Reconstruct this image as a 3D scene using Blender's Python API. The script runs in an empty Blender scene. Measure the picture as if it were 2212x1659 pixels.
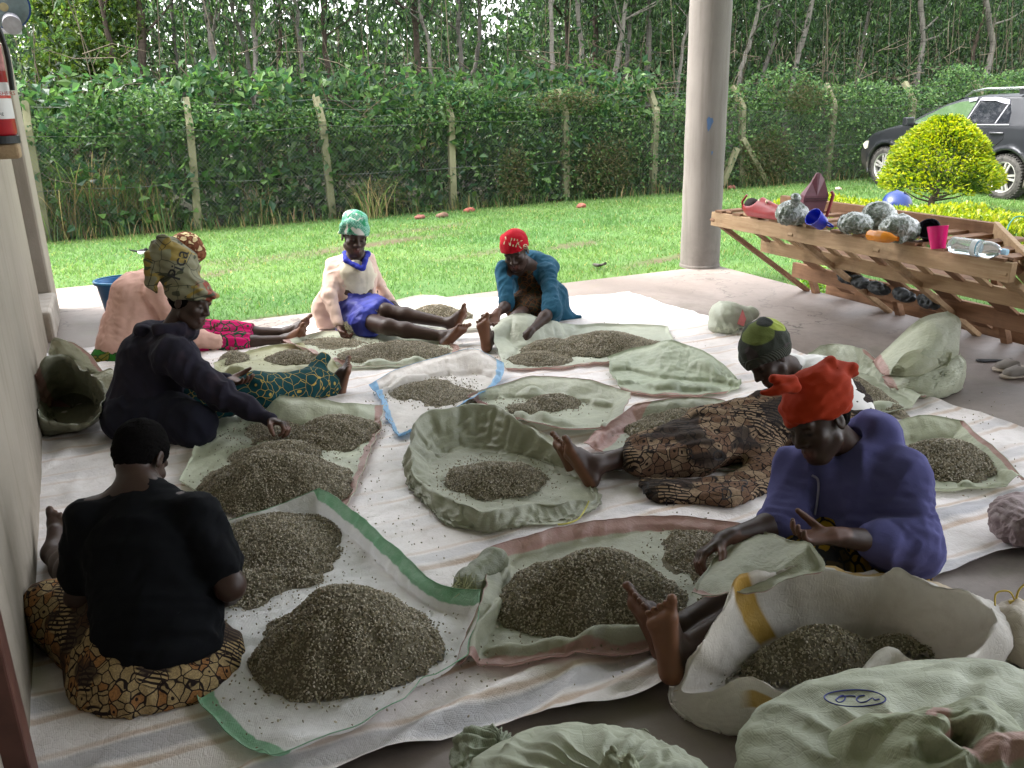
import bpy, bmesh, math, random
import numpy as np
from mathutils import Vector, Matrix

SC = bpy.context.scene
COL = SC.collection
rad = math.radians
RNG = np.random.default_rng(7)
random.seed(7)

# ------------------------------------------------------------------ camera
PW, PH = 2212.0, 1659.0
FOC = 0.8476 * PW
CAM = np.array([0.0, 0.0, 1.65])
_T, _RO, _PSI = rad(18.3), rad(1.46), rad(23.6)
_c, _s = math.cos(_PSI), math.sin(_PSI)
_RZ = np.array([[_c, _s, 0], [-_s, _c, 0], [0, 0, 1.0]])
_up = np.array([0, math.sin(_T), math.cos(_T)])
_rt = np.array([1.0, 0, 0])
FWD = _RZ @ np.array([0, math.cos(_T), -math.sin(_T)])
IX = _RZ @ (math.cos(_RO) * _rt - math.sin(_RO) * _up)
IY = _RZ @ (math.cos(_RO) * _up + math.sin(_RO) * _rt)


def ray(u, v):
    return FWD + IX * ((u - PW / 2) / FOC) - IY * ((v - PH / 2) / FOC)


def G(u, v, z=0.0):
    """point of the horizontal plane z seen at photo position u, v"""
    d = ray(u, v)
    return CAM + d * ((z - CAM[2]) / d[2])


def A(u, v, dep):
    """point at forward distance dep seen at photo position u, v"""
    return CAM + ray(u, v) * dep


def depth_of(p):
    return float((np.asarray(p) - CAM) @ FWD)


def proj(p):
    q = np.atleast_2d(p) - CAM
    d = q @ FWD
    return PW / 2 + FOC * (q @ IX) / d, PH / 2 - FOC * (q @ IY) / d, d


cam = bpy.data.cameras.new('camera')
cam.sensor_width = 36
cam.sensor_fit = 'HORIZONTAL'
cam.lens = 0.8476 * 36
cam.clip_start = 0.05
cam.clip_end = 500
camo = bpy.data.objects.new('camera', cam)
COL.objects.link(camo)
camo.matrix_world = Matrix(((IX[0], IY[0], -FWD[0], CAM[0]), (IX[1], IY[1], -FWD[1], CAM[1]),
                            (IX[2], IY[2], -FWD[2], CAM[2]), (0, 0, 0, 1)))
SC.camera = camo

# ------------------------------------------------------------------ sky, sun, exposure
SUN_EL, SUN_AZ = rad(56), rad(296)      # azimuth from +Y towards +X
world = bpy.data.worlds.new('World')
SC.world = world
world.use_nodes = True
wn = world.node_tree
wn.nodes.clear()
sky = wn.nodes.new('ShaderNodeTexSky')
sky.sky_type = 'NISHITA'
sky.sun_disc = False
sky.sun_elevation = SUN_EL
sky.sun_rotation = SUN_AZ
sky.air_density = 1.0
sky.dust_density = 4.0
sky.ozone_density = 1.0
hsv = wn.nodes.new('ShaderNodeHueSaturation')
hsv.inputs['Saturation'].default_value = 0.2
hsv.inputs['Value'].default_value = 1.0
bg = wn.nodes.new('ShaderNodeBackground')
bg.inputs['Strength'].default_value = 0.15
wo = wn.nodes.new('ShaderNodeOutputWorld')
wn.links.new(sky.outputs[0], hsv.inputs['Color'])
wn.links.new(hsv.outputs[0], bg.inputs['Color'])
wn.links.new(bg.outputs[0], wo.inputs['Surface'])

sl = bpy.data.lights.new('sun', 'SUN')
sl.energy = 0.6
sl.angle = rad(14)
sl.color = (1.0, 0.96, 0.9)
so = bpy.data.objects.new('sun', sl)
COL.objects.link(so)
_sd = Vector((math.cos(SUN_EL) * math.sin(SUN_AZ), math.cos(SUN_EL) * math.cos(SUN_AZ), math.sin(SUN_EL)))
so.rotation_euler = (-_sd).to_track_quat('-Z', 'Y').to_euler()

vs = SC.view_settings
vs.view_transform = 'Standard'
vs.look = 'None'
vs.gamma = 1
vs.use_curve_mapping = False
vs.exposure = 3.15
SC.render.engine = 'CYCLES'
SC.cycles.use_denoising = True
SC.cycles.max_bounces = 8
SC.cycles.diffuse_bounces = 5
SC.cycles.transparent_max_bounces = 8


# ------------------------------------------------------------------ object helpers
def link(o, parent=None):
    COL.objects.link(o)
    if parent is not None:
        o.parent = parent
    return o


def tag(o, label=None, cat=None, group=None, kind=None):
    if label:
        o['label'] = label
    if cat:
        o['category'] = cat
    if group:
        o['group'] = group
    if kind:
        o['kind'] = kind
    return o


def thing(name, label, cat, loc=(0, 0, 0), rz=0, group=None):
    o = bpy.data.objects.new(name, None)
    o.empty_display_size = 0.1
    o.location = Vector(loc)
    o.rotation_euler = (0, 0, rz)
    link(o)
    return tag(o, label, cat, group)


def mesh_np(name, V, faces, mat=None, parent=None, uv=None, col=None, smooth=True, local=None):
    """V: n x 3; faces: array m x k or list of such arrays; world coords (made local to an unrotated parent)"""
    V = np.asarray(V, dtype=np.float64)
    if parent is not None and local is None:
        V = V - np.array(parent.location)
    fl = [np.asarray(f, dtype=np.int64) for f in (faces if isinstance(faces, list) else [faces])]
    fl = [f for f in fl if f.size]
    me = bpy.data.meshes.new(name)
    me.vertices.add(len(V))
    me.vertices.foreach_set('co', V.astype(np.float32).ravel())
    idx = np.concatenate([f.ravel() for f in fl])
    tot = np.concatenate([np.full(len(f), f.shape[1], dtype=np.int32) for f in fl])
    st = np.concatenate([[0], np.cumsum(tot)[:-1]]).astype(np.int32)
    me.loops.add(len(idx))
    me.loops.foreach_set('vertex_index', idx.astype(np.int32))
    me.polygons.add(len(tot))
    me.polygons.foreach_set('loop_start', st)
    me.polygons.foreach_set('loop_total', tot)
    me.polygons.foreach_set('use_smooth', np.full(len(tot), smooth, dtype=bool))
    if uv is not None:
        l = me.uv_layers.new(name='UVMap')
        l.data.foreach_set('uv', np.asarray(uv, dtype=np.float32)[idx].ravel())
    if col is not None:
        c = np.asarray(col, dtype=np.float32)
        if c.shape[1] == 3:
            c = np.hstack([c, np.ones((len(c), 1), np.float32)])
        a = me.color_attributes.new('Col', 'FLOAT_COLOR', 'POINT')
        a.data.foreach_set('color', c.ravel())
    me.update()
    me.validate()
    o = bpy.data.objects.new(name, me)
    if mat is not None:
        me.materials.append(mat)
    return link(o, parent)


class MB:
    """collects shapes in world coordinates, builds ONE mesh"""

    def __init__(s):
        s.V, s.F3, s.F4, s.n = [], [], [], 0

    def add(s, V, F):
        V = np.asarray(V, dtype=float)
        F = np.asarray(F)
        (s.F3 if F.shape[1] == 3 else s.F4).append(F + s.n)
        s.V.append(V)
        s.n += len(V)
        return s

    def obox(s, c, ax, hs, taper=1.0):
        """oriented box: centre, 3 axes, half sizes"""
        c = np.asarray(c, float)
        ax = [np.asarray(a, float) for a in ax]
        P = []
        for k in (-1, 1):
            t = taper if k > 0 else 1.0
            for i, j in ((-1, -1), (1, -1), (1, 1), (-1, 1)):
                P.append(c + ax[0] * (i * hs[0] * t) + ax[1] * (j * hs[1] * t) + ax[2] * (k * hs[2]))
        F = [(0, 3, 2, 1), (4, 5, 6, 7), (0, 1, 5, 4), (1, 2, 6, 5), (2, 3, 7, 6), (3, 0, 4, 7)]
        return s.add(P, F)

    def box(s, lo, hi):
        lo, hi = np.asarray(lo, float), np.asarray(hi, float)
        return s.obox((lo + hi) / 2, np.eye(3), (hi - lo) / 2)

    def bar(s, a, b, w, t, upv=(0, 0, 1)):
        """plank from a to b: width w along side, thickness t along up"""
        a, b = np.asarray(a, float), np.asarray(b, float)
        d = b - a
        L = np.linalg.norm(d)
        d = d / L
        u = np.asarray(upv, float)
        u = u - d * (u @ d)
        u /= np.linalg.norm(u)
        return s.obox((a + b) / 2, (np.cross(d, u), u, d), (w / 2, t / 2, L / 2))

    def tube(s, pts, r, n=8, caps=True):
        pts = np.asarray(pts, float)
        m = len(pts)
        r = np.broadcast_to(np.asarray(r, float), (m,))
        tan = np.gradient(pts, axis=0)
        tan /= np.linalg.norm(tan, axis=1)[:, None] + 1e-9
        ref = np.array([0, 0, 1.0]) if abs(tan[0][2]) < 0.9 else np.array([1.0, 0, 0])
        u = np.cross(tan[0], ref)
        u /= np.linalg.norm(u)
        V = []
        an = np.arange(n) * 2 * math.pi / n
        for i in range(m):
            u = u - tan[i] * (u @ tan[i])
            u /= np.linalg.norm(u) + 1e-9
            w = np.cross(tan[i], u)
            V.append(pts[i] + r[i] * (np.cos(an)[:, None] * u + np.sin(an)[:, None] * w))
        V = np.concatenate(V)
        i = np.arange(m - 1)[:, None] * n
        j = np.arange(n)[None]
        F = np.stack([i + j, i + (j + 1) % n, i + n + (j + 1) % n, i + n + j], -1).reshape(-1, 4)
        s.add(V, F)
        if caps:
            for k, rev in ((0, True), (m - 1, False)):
                c = pts[k]
                ring = V[k * n:(k + 1) * n]
                f = np.array([[n, q, (q + 1) % n] if not rev else [n, (q + 1) % n, q] for q in range(n)])
                s.add(np.vstack([ring, c]), f)
        return s

    def lathe(s, c, ax, prof, n=24, caps=True):
        """prof: list of (r, h) along axis"""
        c = np.asarray(c, float)
        ax = np.asarray(ax, float)
        ax = ax / np.linalg.norm(ax)
        ref = np.array([0, 0, 1.0]) if abs(ax[2]) < 0.9 else np.array([1.0, 0, 0])
        u = np.cross(ref, ax)
        u /= np.linalg.norm(u)
        w = np.cross(ax, u)
        an = np.arange(n) * 2 * math.pi / n
        ring = np.cos(an)[:, None] * u + np.sin(an)[:, None] * w
        V = np.concatenate([c + ax * h + ring * r for r, h in prof])
        m = len(prof)
        i = np.arange(m - 1)[:, None] * n
        j = np.arange(n)[None]
        F = np.stack([i + j, i + (j + 1) % n, i + n + (j + 1) % n, i + n + j], -1).reshape(-1, 4)
        s.add(V, F)
        if caps:
            for k, rev in ((0, True), (m - 1, False)):
                if prof[k][0] < 1e-4:
                    continue
                f = np.array([[n, q, (q + 1) % n] if not rev else [n, (q + 1) % n, q] for q in range(n)])
                s.add(np.vstack([V[k * n:(k + 1) * n], c + ax * prof[k][1]]), f)
        return s

    def build(s, name, mat, parent=None, smooth=False, bevel=0, auto=None, uv=None):
        f = []
        if s.F3:
            f.append(np.concatenate(s.F3))
        if s.F4:
            f.append(np.concatenate(s.F4))
        o = mesh_np(name, np.concatenate(s.V), f, mat, parent, smooth=smooth, uv=uv)
        if bevel:
            m = o.modifiers.new('bevel', 'BEVEL')
            m.width = bevel
            m.segments = 2
            m.limit_method = 'ANGLE'
            m.angle_limit = rad(40)
        return o


def copy_tree(o, parent=None):
    c = o.copy()
    COL.objects.link(c)
    c.parent = parent
    for ch in list(o.children):
        copy_tree(ch, c)
    return c


# ------------------------------------------------------------------ material helpers
class M:
    """tiny node-tree builder"""

    def __init__(s, name):
        s.m = bpy.data.materials.new(name)
        s.m.use_nodes = True
        s.t = s.m.node_tree
        s.t.nodes.clear()
        s.out = s.t.nodes.new('ShaderNodeOutputMaterial')
        s.b = s.t.nodes.new('ShaderNodeBsdfPrincipled')
        s.t.links.new(s.b.outputs[0], s.out.inputs['Surface'])

    def n(s, typ, **kw):
        nd = s.t.nodes.new('ShaderNode' + typ)
        for k, v in kw.items():
            if hasattr(nd, k) and not k[0].isupper():
                setattr(nd, k, v)
            else:
                s.put(nd.inputs[k.replace('_', ' ')] if k.replace('_', ' ') in nd.inputs else nd.inputs[k], v)
        return nd

    def put(s, sock, v):
        if hasattr(v, 'bl_idname') or hasattr(v, 'is_output'):
            s.t.links.new(v, sock)
        elif isinstance(v, (tuple, list)) and len(v) == 3 and sock.type == 'RGBA':
            sock.default_value = (*v, 1)
        else:
            sock.default_value = v

    def set(s, **kw):
        for k, v in kw.items():
            s.put(s.b.inputs[k.replace('_', ' ')], v)
        return s

    def coord(s, which='Object', scale=(1, 1, 1), rot=(0, 0, 0)):
        tc = s.n('TexCoord')
        mp = s.n('Mapping')
        s.put(mp.inputs['Vector'], tc.outputs[which])
        mp.inputs['Scale'].default_value = scale
        mp.inputs['Rotation'].default_value = rot
        return mp.outputs[0]

    def noise(s, vec, scale=5, detail=3, rough=0.5, dist=0.0):
        nd = s.n('TexNoise')
        if vec is not None:
            s.put(nd.inputs['Vector'], vec)
        nd.inputs['Scale'].default_value = scale
        nd.inputs['Detail'].default_value = detail
        nd.inputs['Roughness'].default_value = rough
        nd.inputs['Distortion'].default_value = dist
        return nd.outputs['Fac']

    def ramp(s, fac, stops, interp='LINEAR'):
        nd = s.n('ValToRGB')
        s.put(nd.inputs[0], fac)
        e = nd.color_ramp.elements
        nd.color_ramp.interpolation = interp
        while len(e) < len(stops):
            e.new(0.5)
        for el, (p, c) in zip(e, stops):
            el.position = p
            c = (c, c, c) if isinstance(c, (int, float)) else c
            el.color = (*c, 1)
        return nd.outputs[0]

    def mix(s, fac, a, b, mode='MIX'):
        nd = s.n('Mix', data_type='RGBA', blend_type=mode)
        s.put(nd.inputs[0], fac)
        s.put(nd.inputs[6], a)
        s.put(nd.inputs[7], b)
        return nd.outputs[2]

    def math(s, op, a, b=0.0, c=None, clamp=False):
        nd = s.n('Math', operation=op, use_clamp=clamp)
        s.put(nd.inputs[0], a)
        s.put(nd.inputs[1], b)
        if c is not None:
            s.put(nd.inputs[2], c)
        return nd.outputs[0]

    def sep(s, vec):
        nd = s.n('SeparateXYZ')
        s.put(nd.inputs[0], vec)
        return nd.outputs

    def attr(s, name='Col'):
        return s.n('Attribute', attribute_name=name).outputs['Color']

    def bump(s, h, strength=0.3, dist=0.01):
        nd = s.n('Bump')
        nd.inputs['Strength'].default_value = strength
        nd.inputs['Distance'].default_value = dist
        s.put(nd.inputs['Height'], h)
        s.t.links.new(nd.outputs[0], s.b.inputs['Normal'])
        return s

    def translucent(s, color, fac):
        tr = s.n('BsdfTranslucent')
        s.put(tr.inputs['Color'], color)
        mx = s.n('MixShader')
        s.put(mx.inputs[0], fac)
        s.t.links.new(s.b.outputs[0], mx.inputs[1])
        s.t.links.new(tr.outputs[0], mx.inputs[2])
        s.t.links.new(mx.outputs[0], s.out.inputs['Surface'])
        return s


def plain(name, color, rough=0.6, var=0.15, scale=20, bump=0.0, metal=0.0, spec=0.4, bdist=0.003):
    m = M(name)
    v = m.coord('Object')
    nz = m.noise(v, scale, 4)
    hi = tuple(min(1, c * (1 + var)) for c in color)
    lo = tuple(c * (1 - var) for c in color)
    m.set(Base_Color=m.ramp(nz, [(0.3, lo), (0.7, hi)]), Roughness=rough, Metallic=metal, Specular_IOR_Level=spec)
    if bump:
        m.bump(nz, bump, bdist)
    return m.m


def vnoise(P, seed=0, n=7, f=1.0):
    """smooth pseudo noise in [-1, 1] from summed warped sines; P m x 3"""
    r = np.random.default_rng(seed)
    P = np.asarray(P) * f
    acc = np.zeros(len(P))
    w = P + 0.35 * np.sin(P[:, [1, 2, 0]] * 1.7 + r.uniform(0, 6, 3))
    for i in range(n):
        k = r.normal(size=3)
        k *= (0.7 + 0.9 * r.random()) / np.linalg.norm(k) * 2 * math.pi * (1 + 0.35 * i) * 0.6
        acc += np.sin(w @ k + r.uniform(0, 6.28)) / (1 + 0.3 * i)
    return acc / (0.6 * n)


def unit(v):
    v = np.asarray(v, float)
    return v / (np.linalg.norm(v) + 1e-12)
# ------------------------------------------------------------------ materials of the place
def mat_concrete():
    m = M('concrete')
    v = m.coord('Object')
    n1 = m.noise(v, 0.8, 5, 0.6)
    n2 = m.noise(v, 14, 6, 0.7)
    base = m.ramp(n1, [(0.3, (0.14, 0.112, 0.098)), (0.5, (0.19, 0.156, 0.138)), (0.72, (0.245, 0.21, 0.188))])
    base = m.mix(m.ramp(n2, [(0.45, 0.0), (0.75, 0.45)]), base, (0.12, 0.095, 0.075))
    st = m.noise(v, 1.7, 2, 0.4, 1.5)
    base = m.mix(m.ramp(st, [(0.62, 0.0), (0.7, 0.35)]), base, (0.14, 0.125, 0.08))
    wv = m.n('VectorMath', operation='ADD')
    nz = m.n('TexNoise')
    m.put(nz.inputs['Vector'], v)
    nz.inputs['Scale'].default_value = 3.0
    nz.inputs['Detail'].default_value = 5
    m.put(wv.inputs[0], v)
    m.put(wv.inputs[1], nz.outputs['Color'])
    vo = m.n('TexVoronoi', feature='DISTANCE_TO_EDGE')
    m.put(vo.inputs['Vector'], wv.outputs[0])
    vo.inputs['Scale'].default_value = 0.55
    base = m.mix(m.math('MULTIPLY', m.ramp(vo.outputs['Distance'], [(0.003, 0.8), (0.007, 0)]), m.ramp(n1, [(0.4, 0), (0.6, 1)])), base, (0.05, 0.042, 0.035))
    base = m.mix(m.ramp(m.noise(v, 0.45, 6, 0.75, 1.0), [(0.5, 0), (0.68, 0.55)]), base, (0.1, 0.082, 0.07))
    m.set(Base_Color=base, Roughness=m.ramp(n1, [(0.3, 0.45), (0.7, 0.7)]), Specular_IOR_Level=0.4)
    m.bump(m.noise(v, 60, 6, 0.7), 0.25, 0.004)
    return m.m


def mat_plaster(name, c, streak=0.5, dirt=(0.2, 0.17, 0.13)):
    m = M(name)
    v = m.coord('Object')
    vs_ = m.coord('Object', (6, 6, 0.5))
    n1 = m.noise(v, 1.3, 4, 0.6)
    n2 = m.noise(vs_, 2.2, 5, 0.65)
    base = m.ramp(n1, [(0.3, tuple(x * 0.86 for x in c)), (0.7, tuple(min(1, x * 1.06) for x in c))])
    base = m.mix(m.ramp(n2, [(0.5, 0.0), (0.78, streak)]), base, dirt)
    m.set(Base_Color=base, Roughness=0.85, Specular_IOR_Level=0.2)
    z = m.sep(v)[2]
    low = m.math('MULTIPLY', m.ramp(z, [(0.0, 1), (0.55, 0)]), m.ramp(m.noise(v, 5, 5, 0.7), [(0.35, 0), (0.65, 0.8)]))
    m.set(Base_Color=m.mix(low, base, dirt))
    m.bump(m.noise(v, 45, 6, 0.75), 0.5, 0.006)
    return m.m


def mat_leaf(name, rough=0.45, trans=0.35, boost=1.0):
    m = M(name)
    c = m.attr('Col')
    m.set(Base_Color=c, Roughness=rough, Specular_IOR_Level=0.35)
    hs = m.n('HueSaturation')
    m.put(hs.inputs['Color'], c)
    hs.inputs['Value'].default_value = 1.5 * boost
    hs.inputs['Saturation'].default_value = 1.1
    m.translucent(hs.outputs[0], trans)
    return m.m


def mat_attr(name, rough=0.9, bump=0.3, scale=60, spec=0.2):
    m = M(name)
    m.set(Base_Color=m.attr('Col'), Roughness=rough, Specular_IOR_Level=spec)
    m.bump(m.noise(m.coord('Object'), scale, 5, 0.7), bump, 0.01)
    return m.m


def mat_bark(name, a, b, ring=0.5):
    m = M(name)
    v = m.coord('Object')
    n1 = m.noise(m.coord('Object', (9, 9, 1.2)), 2.0, 5, 0.7)
    base = m.ramp(n1, [(0.32, a), (0.66, b)])
    rn = m.noise(m.coord('Object', (0.6, 0.6, 7)), 3.0, 2, 0.5)
    base = m.mix(m.ramp(rn, [(0.55, 0.0), (0.68, ring)]), base, tuple(x * 0.35 for x in a))
    m.set(Base_Color=base, Roughness=0.9, Specular_IOR_Level=0.15)
    m.bump(n1, 0.6, 0.01)
    return m.m


MAT_CONC = mat_concrete()
MAT_WALL = mat_plaster('cream_plaster', (0.33, 0.29, 0.24), 0.6)
MAT_CEIL = mat_plaster('ceiling_paint', (0.6, 0.58, 0.55), 0.05)
MAT_COLUMN = mat_plaster('column_cement', (0.188, 0.168, 0.152), 0.75, (0.1, 0.086, 0.075))
MAT_POST = mat_plaster('post_cement', (0.2, 0.19, 0.115), 0.7, (0.09, 0.105, 0.04))
MAT_LEAF = mat_leaf('leaf')
MAT_LEAFS = mat_leaf('leaf_glossy', 0.35, 0.4, 1.1)
MAT_GRASS = mat_leaf('grass_blade', 0.5, 0.45, 1.0)
MAT_BARK = [mat_bark('bark_pale', (0.085, 0.075, 0.062), (0.2, 0.185, 0.16)),
            mat_bark('bark_brown', (0.035, 0.027, 0.02), (0.09, 0.07, 0.055), 0.3),
            mat_bark('bark_grey', (0.06, 0.054, 0.046), (0.15, 0.14, 0.12))]
MAT_TWIG = mat_bark('twig', (0.06, 0.048, 0.034), (0.16, 0.135, 0.095), 0.2)
MAT_WIRE = plain('galvanised_wire', (0.12, 0.13, 0.115), 0.6, 0.3, 8, metal=0.2)

GZ = -0.15                     # lawn level; the porch slab is z = 0
# ------------------------------------------------------------------ lawn
SOIL = [(A(700, 527, 11.0), 1.5, 0.28, 0.42), (A(480, 560, 9.8), 0.5, 0.18, 0.6), (A(840, 520, 11.6), 1.1, 0.22, 0.7),
        (A(515, 680, 7.4), 0.42, 0.14, 0.8), (A(430, 545, 10.3), 0.7, 0.2, 0.4), (A(1440, 530, 9.9), 0.6, 0.13, 0.7),
        (A(1240, 520, 11.0), 0.5, 0.14, 0.6), (A(1050, 545, 10.6), 0.8, 0.15, 0.45), (A(900, 490, 12.6), 1.2, 0.2, 0.5),
        (A(1640, 462, 12.0), 0.5, 0.12, 0.6), (A(300, 585, 9.4), 0.7, 0.16, 0.55), (A(1700, 425, 15), 1.2, 0.3, 0.3)]


def soil_amount(x, y):
    P = np.stack([x, y, np.zeros_like(x)], 1)
    w = vnoise(P, 5, f=0.9) * 0.5 + vnoise(P, 6, f=3.0) * 0.4 + vnoise(P, 8, f=7.0) * 0.25
    s = np.zeros_like(x)
    for c, a, b, k in SOIL:
        d = ((x - c[0]) * 0.96 + (y - c[1]) * 0.27) ** 2 / a ** 2 + ((y - c[1]) * 0.96 - (x - c[0]) * 0.27) ** 2 / b ** 2
        s = np.maximum(s, min(1, k * 1.3) * np.clip(1.5 - d + w * 1.7, 0, 1))
    s = np.maximum(s, np.clip(1 - (14.15 - y) / 0.45 + w * 0.6, 0, 1) * (y < 15.5) * 0.8)
    return np.clip(s, 0, 1)


def grass_tint(x, y):
    P = np.stack([x, y, np.zeros_like(x)], 1)
    a = vnoise(P, 11, f=0.35) * 0.5 + vnoise(P, 12, f=1.4) * 0.35
    t = np.clip(0.5 + a, 0, 1)[:, None]
    return (1 - t) * np.array([0.068, 0.15, 0.042]) + t * np.array([0.118, 0.195, 0.052])


def build_lawn():
    big = MB()
    big.add([(-250, -250, GZ - 0.05), (250, -250, GZ - 0.05), (250, 250, GZ - 0.05), (-250, 250, GZ - 0.05)], [(0, 1, 2, 3)])
    o = big.build('ground', plain('earth', (0.03, 0.035, 0.015), 0.95, 0.3, 0.3))
    tag(o, kind='structure')
    xs = np.arange(-6, 30, 0.14)
    ys = np.concatenate([np.arange(-4, 15.6, 0.13), [18, 22, 28, 40]])
    X, Y = np.meshgrid(xs, ys)
    x, y = X.ravel(), Y.ravel()
    s = soil_amount(x, y)
    z = GZ + 0.012 * vnoise(np.stack([x, y, 0 * x], 1), 3, f=0.8) - 0.02 * s
    soil = np.array([0.07, 0.05, 0.032]) * (1 + 0.25 * vnoise(np.stack([x, y, 0 * x], 1), 21, f=2.5))[:, None]
    col = grass_tint(x, y) * 0.7 * (1 - s[:, None]) + soil * s[:, None]
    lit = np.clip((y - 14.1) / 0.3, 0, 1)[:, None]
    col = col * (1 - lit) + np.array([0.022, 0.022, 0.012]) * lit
    ny, nx = X.shape
    i = np.arange(ny - 1)[:, None] * nx + np.arange(nx - 1)[None]
    F = np.stack([i, i + 1, i + nx + 1, i + nx], -1).reshape(-1, 4)
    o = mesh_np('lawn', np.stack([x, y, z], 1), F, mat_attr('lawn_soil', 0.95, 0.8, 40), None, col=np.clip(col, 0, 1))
    tag(o, kind='structure')
    # blades
    n = 560000
    r = np.random.default_rng(3)
    x = r.uniform(-3, 26, n)
    y = r.uniform(0, 14.4, n)
    keep = ~((x < 5.38) & (y < 7.08)) & ~((x < 0.5) & (y < 9.45))
    u, v, d = proj(np.stack([x, y, np.full(n, GZ)], 1))
    keep &= (d > 1) & (u > -160) & (u < 2380) & (v < 1000)
    s = soil_amount(x, y)
    keep &= r.random(n) > s * 1.05
    keep &= r.random(n) < np.clip(10.5 / np.maximum(d, 1), 0.35, 1.0)
    x, y, d = x[keep], y[keep], d[keep]
    m = len(x)
    h = r.uniform(0.018, 0.05, m) * (1 + 0.5 * vnoise(np.stack([x, y, 0 * x], 1), 31, f=1.2))
    w = r.uniform(0.003, 0.006, m) * np.clip(d / 7.5, 1, 2.2)
    a = r.uniform(0, 2 * math.pi, m)
    le = r.normal(0, 0.025, (m, 2))
    base = np.stack([x, y, np.full(m, GZ - 0.005)], 1)
    side = np.stack([np.cos(a) * w, np.sin(a) * w, 0 * a], 1)
    tip = base + np.stack([le[:, 0], le[:, 1], h + 0.005], 1)
    V = np.stack([base - side, base + side, tip], 1).reshape(-1, 3)
    c = grass_tint(x, y) * r.uniform(0.75, 1.3, (m, 1))
    yel = r.random(m) < 0.04
    c[yel] = np.array([0.3, 0.27, 0.1]) * r.uniform(0.7, 1.1, (yel.sum(), 1))
    o = mesh_np('grass', V, np.arange(3 * m).reshape(-1, 3), MAT_GRASS, None, col=np.repeat(np.clip(c, 0, 1), 3, 0), smooth=False)
    tag(o, kind='stuff', label='short bright green lawn grass growing between porch and fence', cat='grass')


build_lawn()


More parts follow.
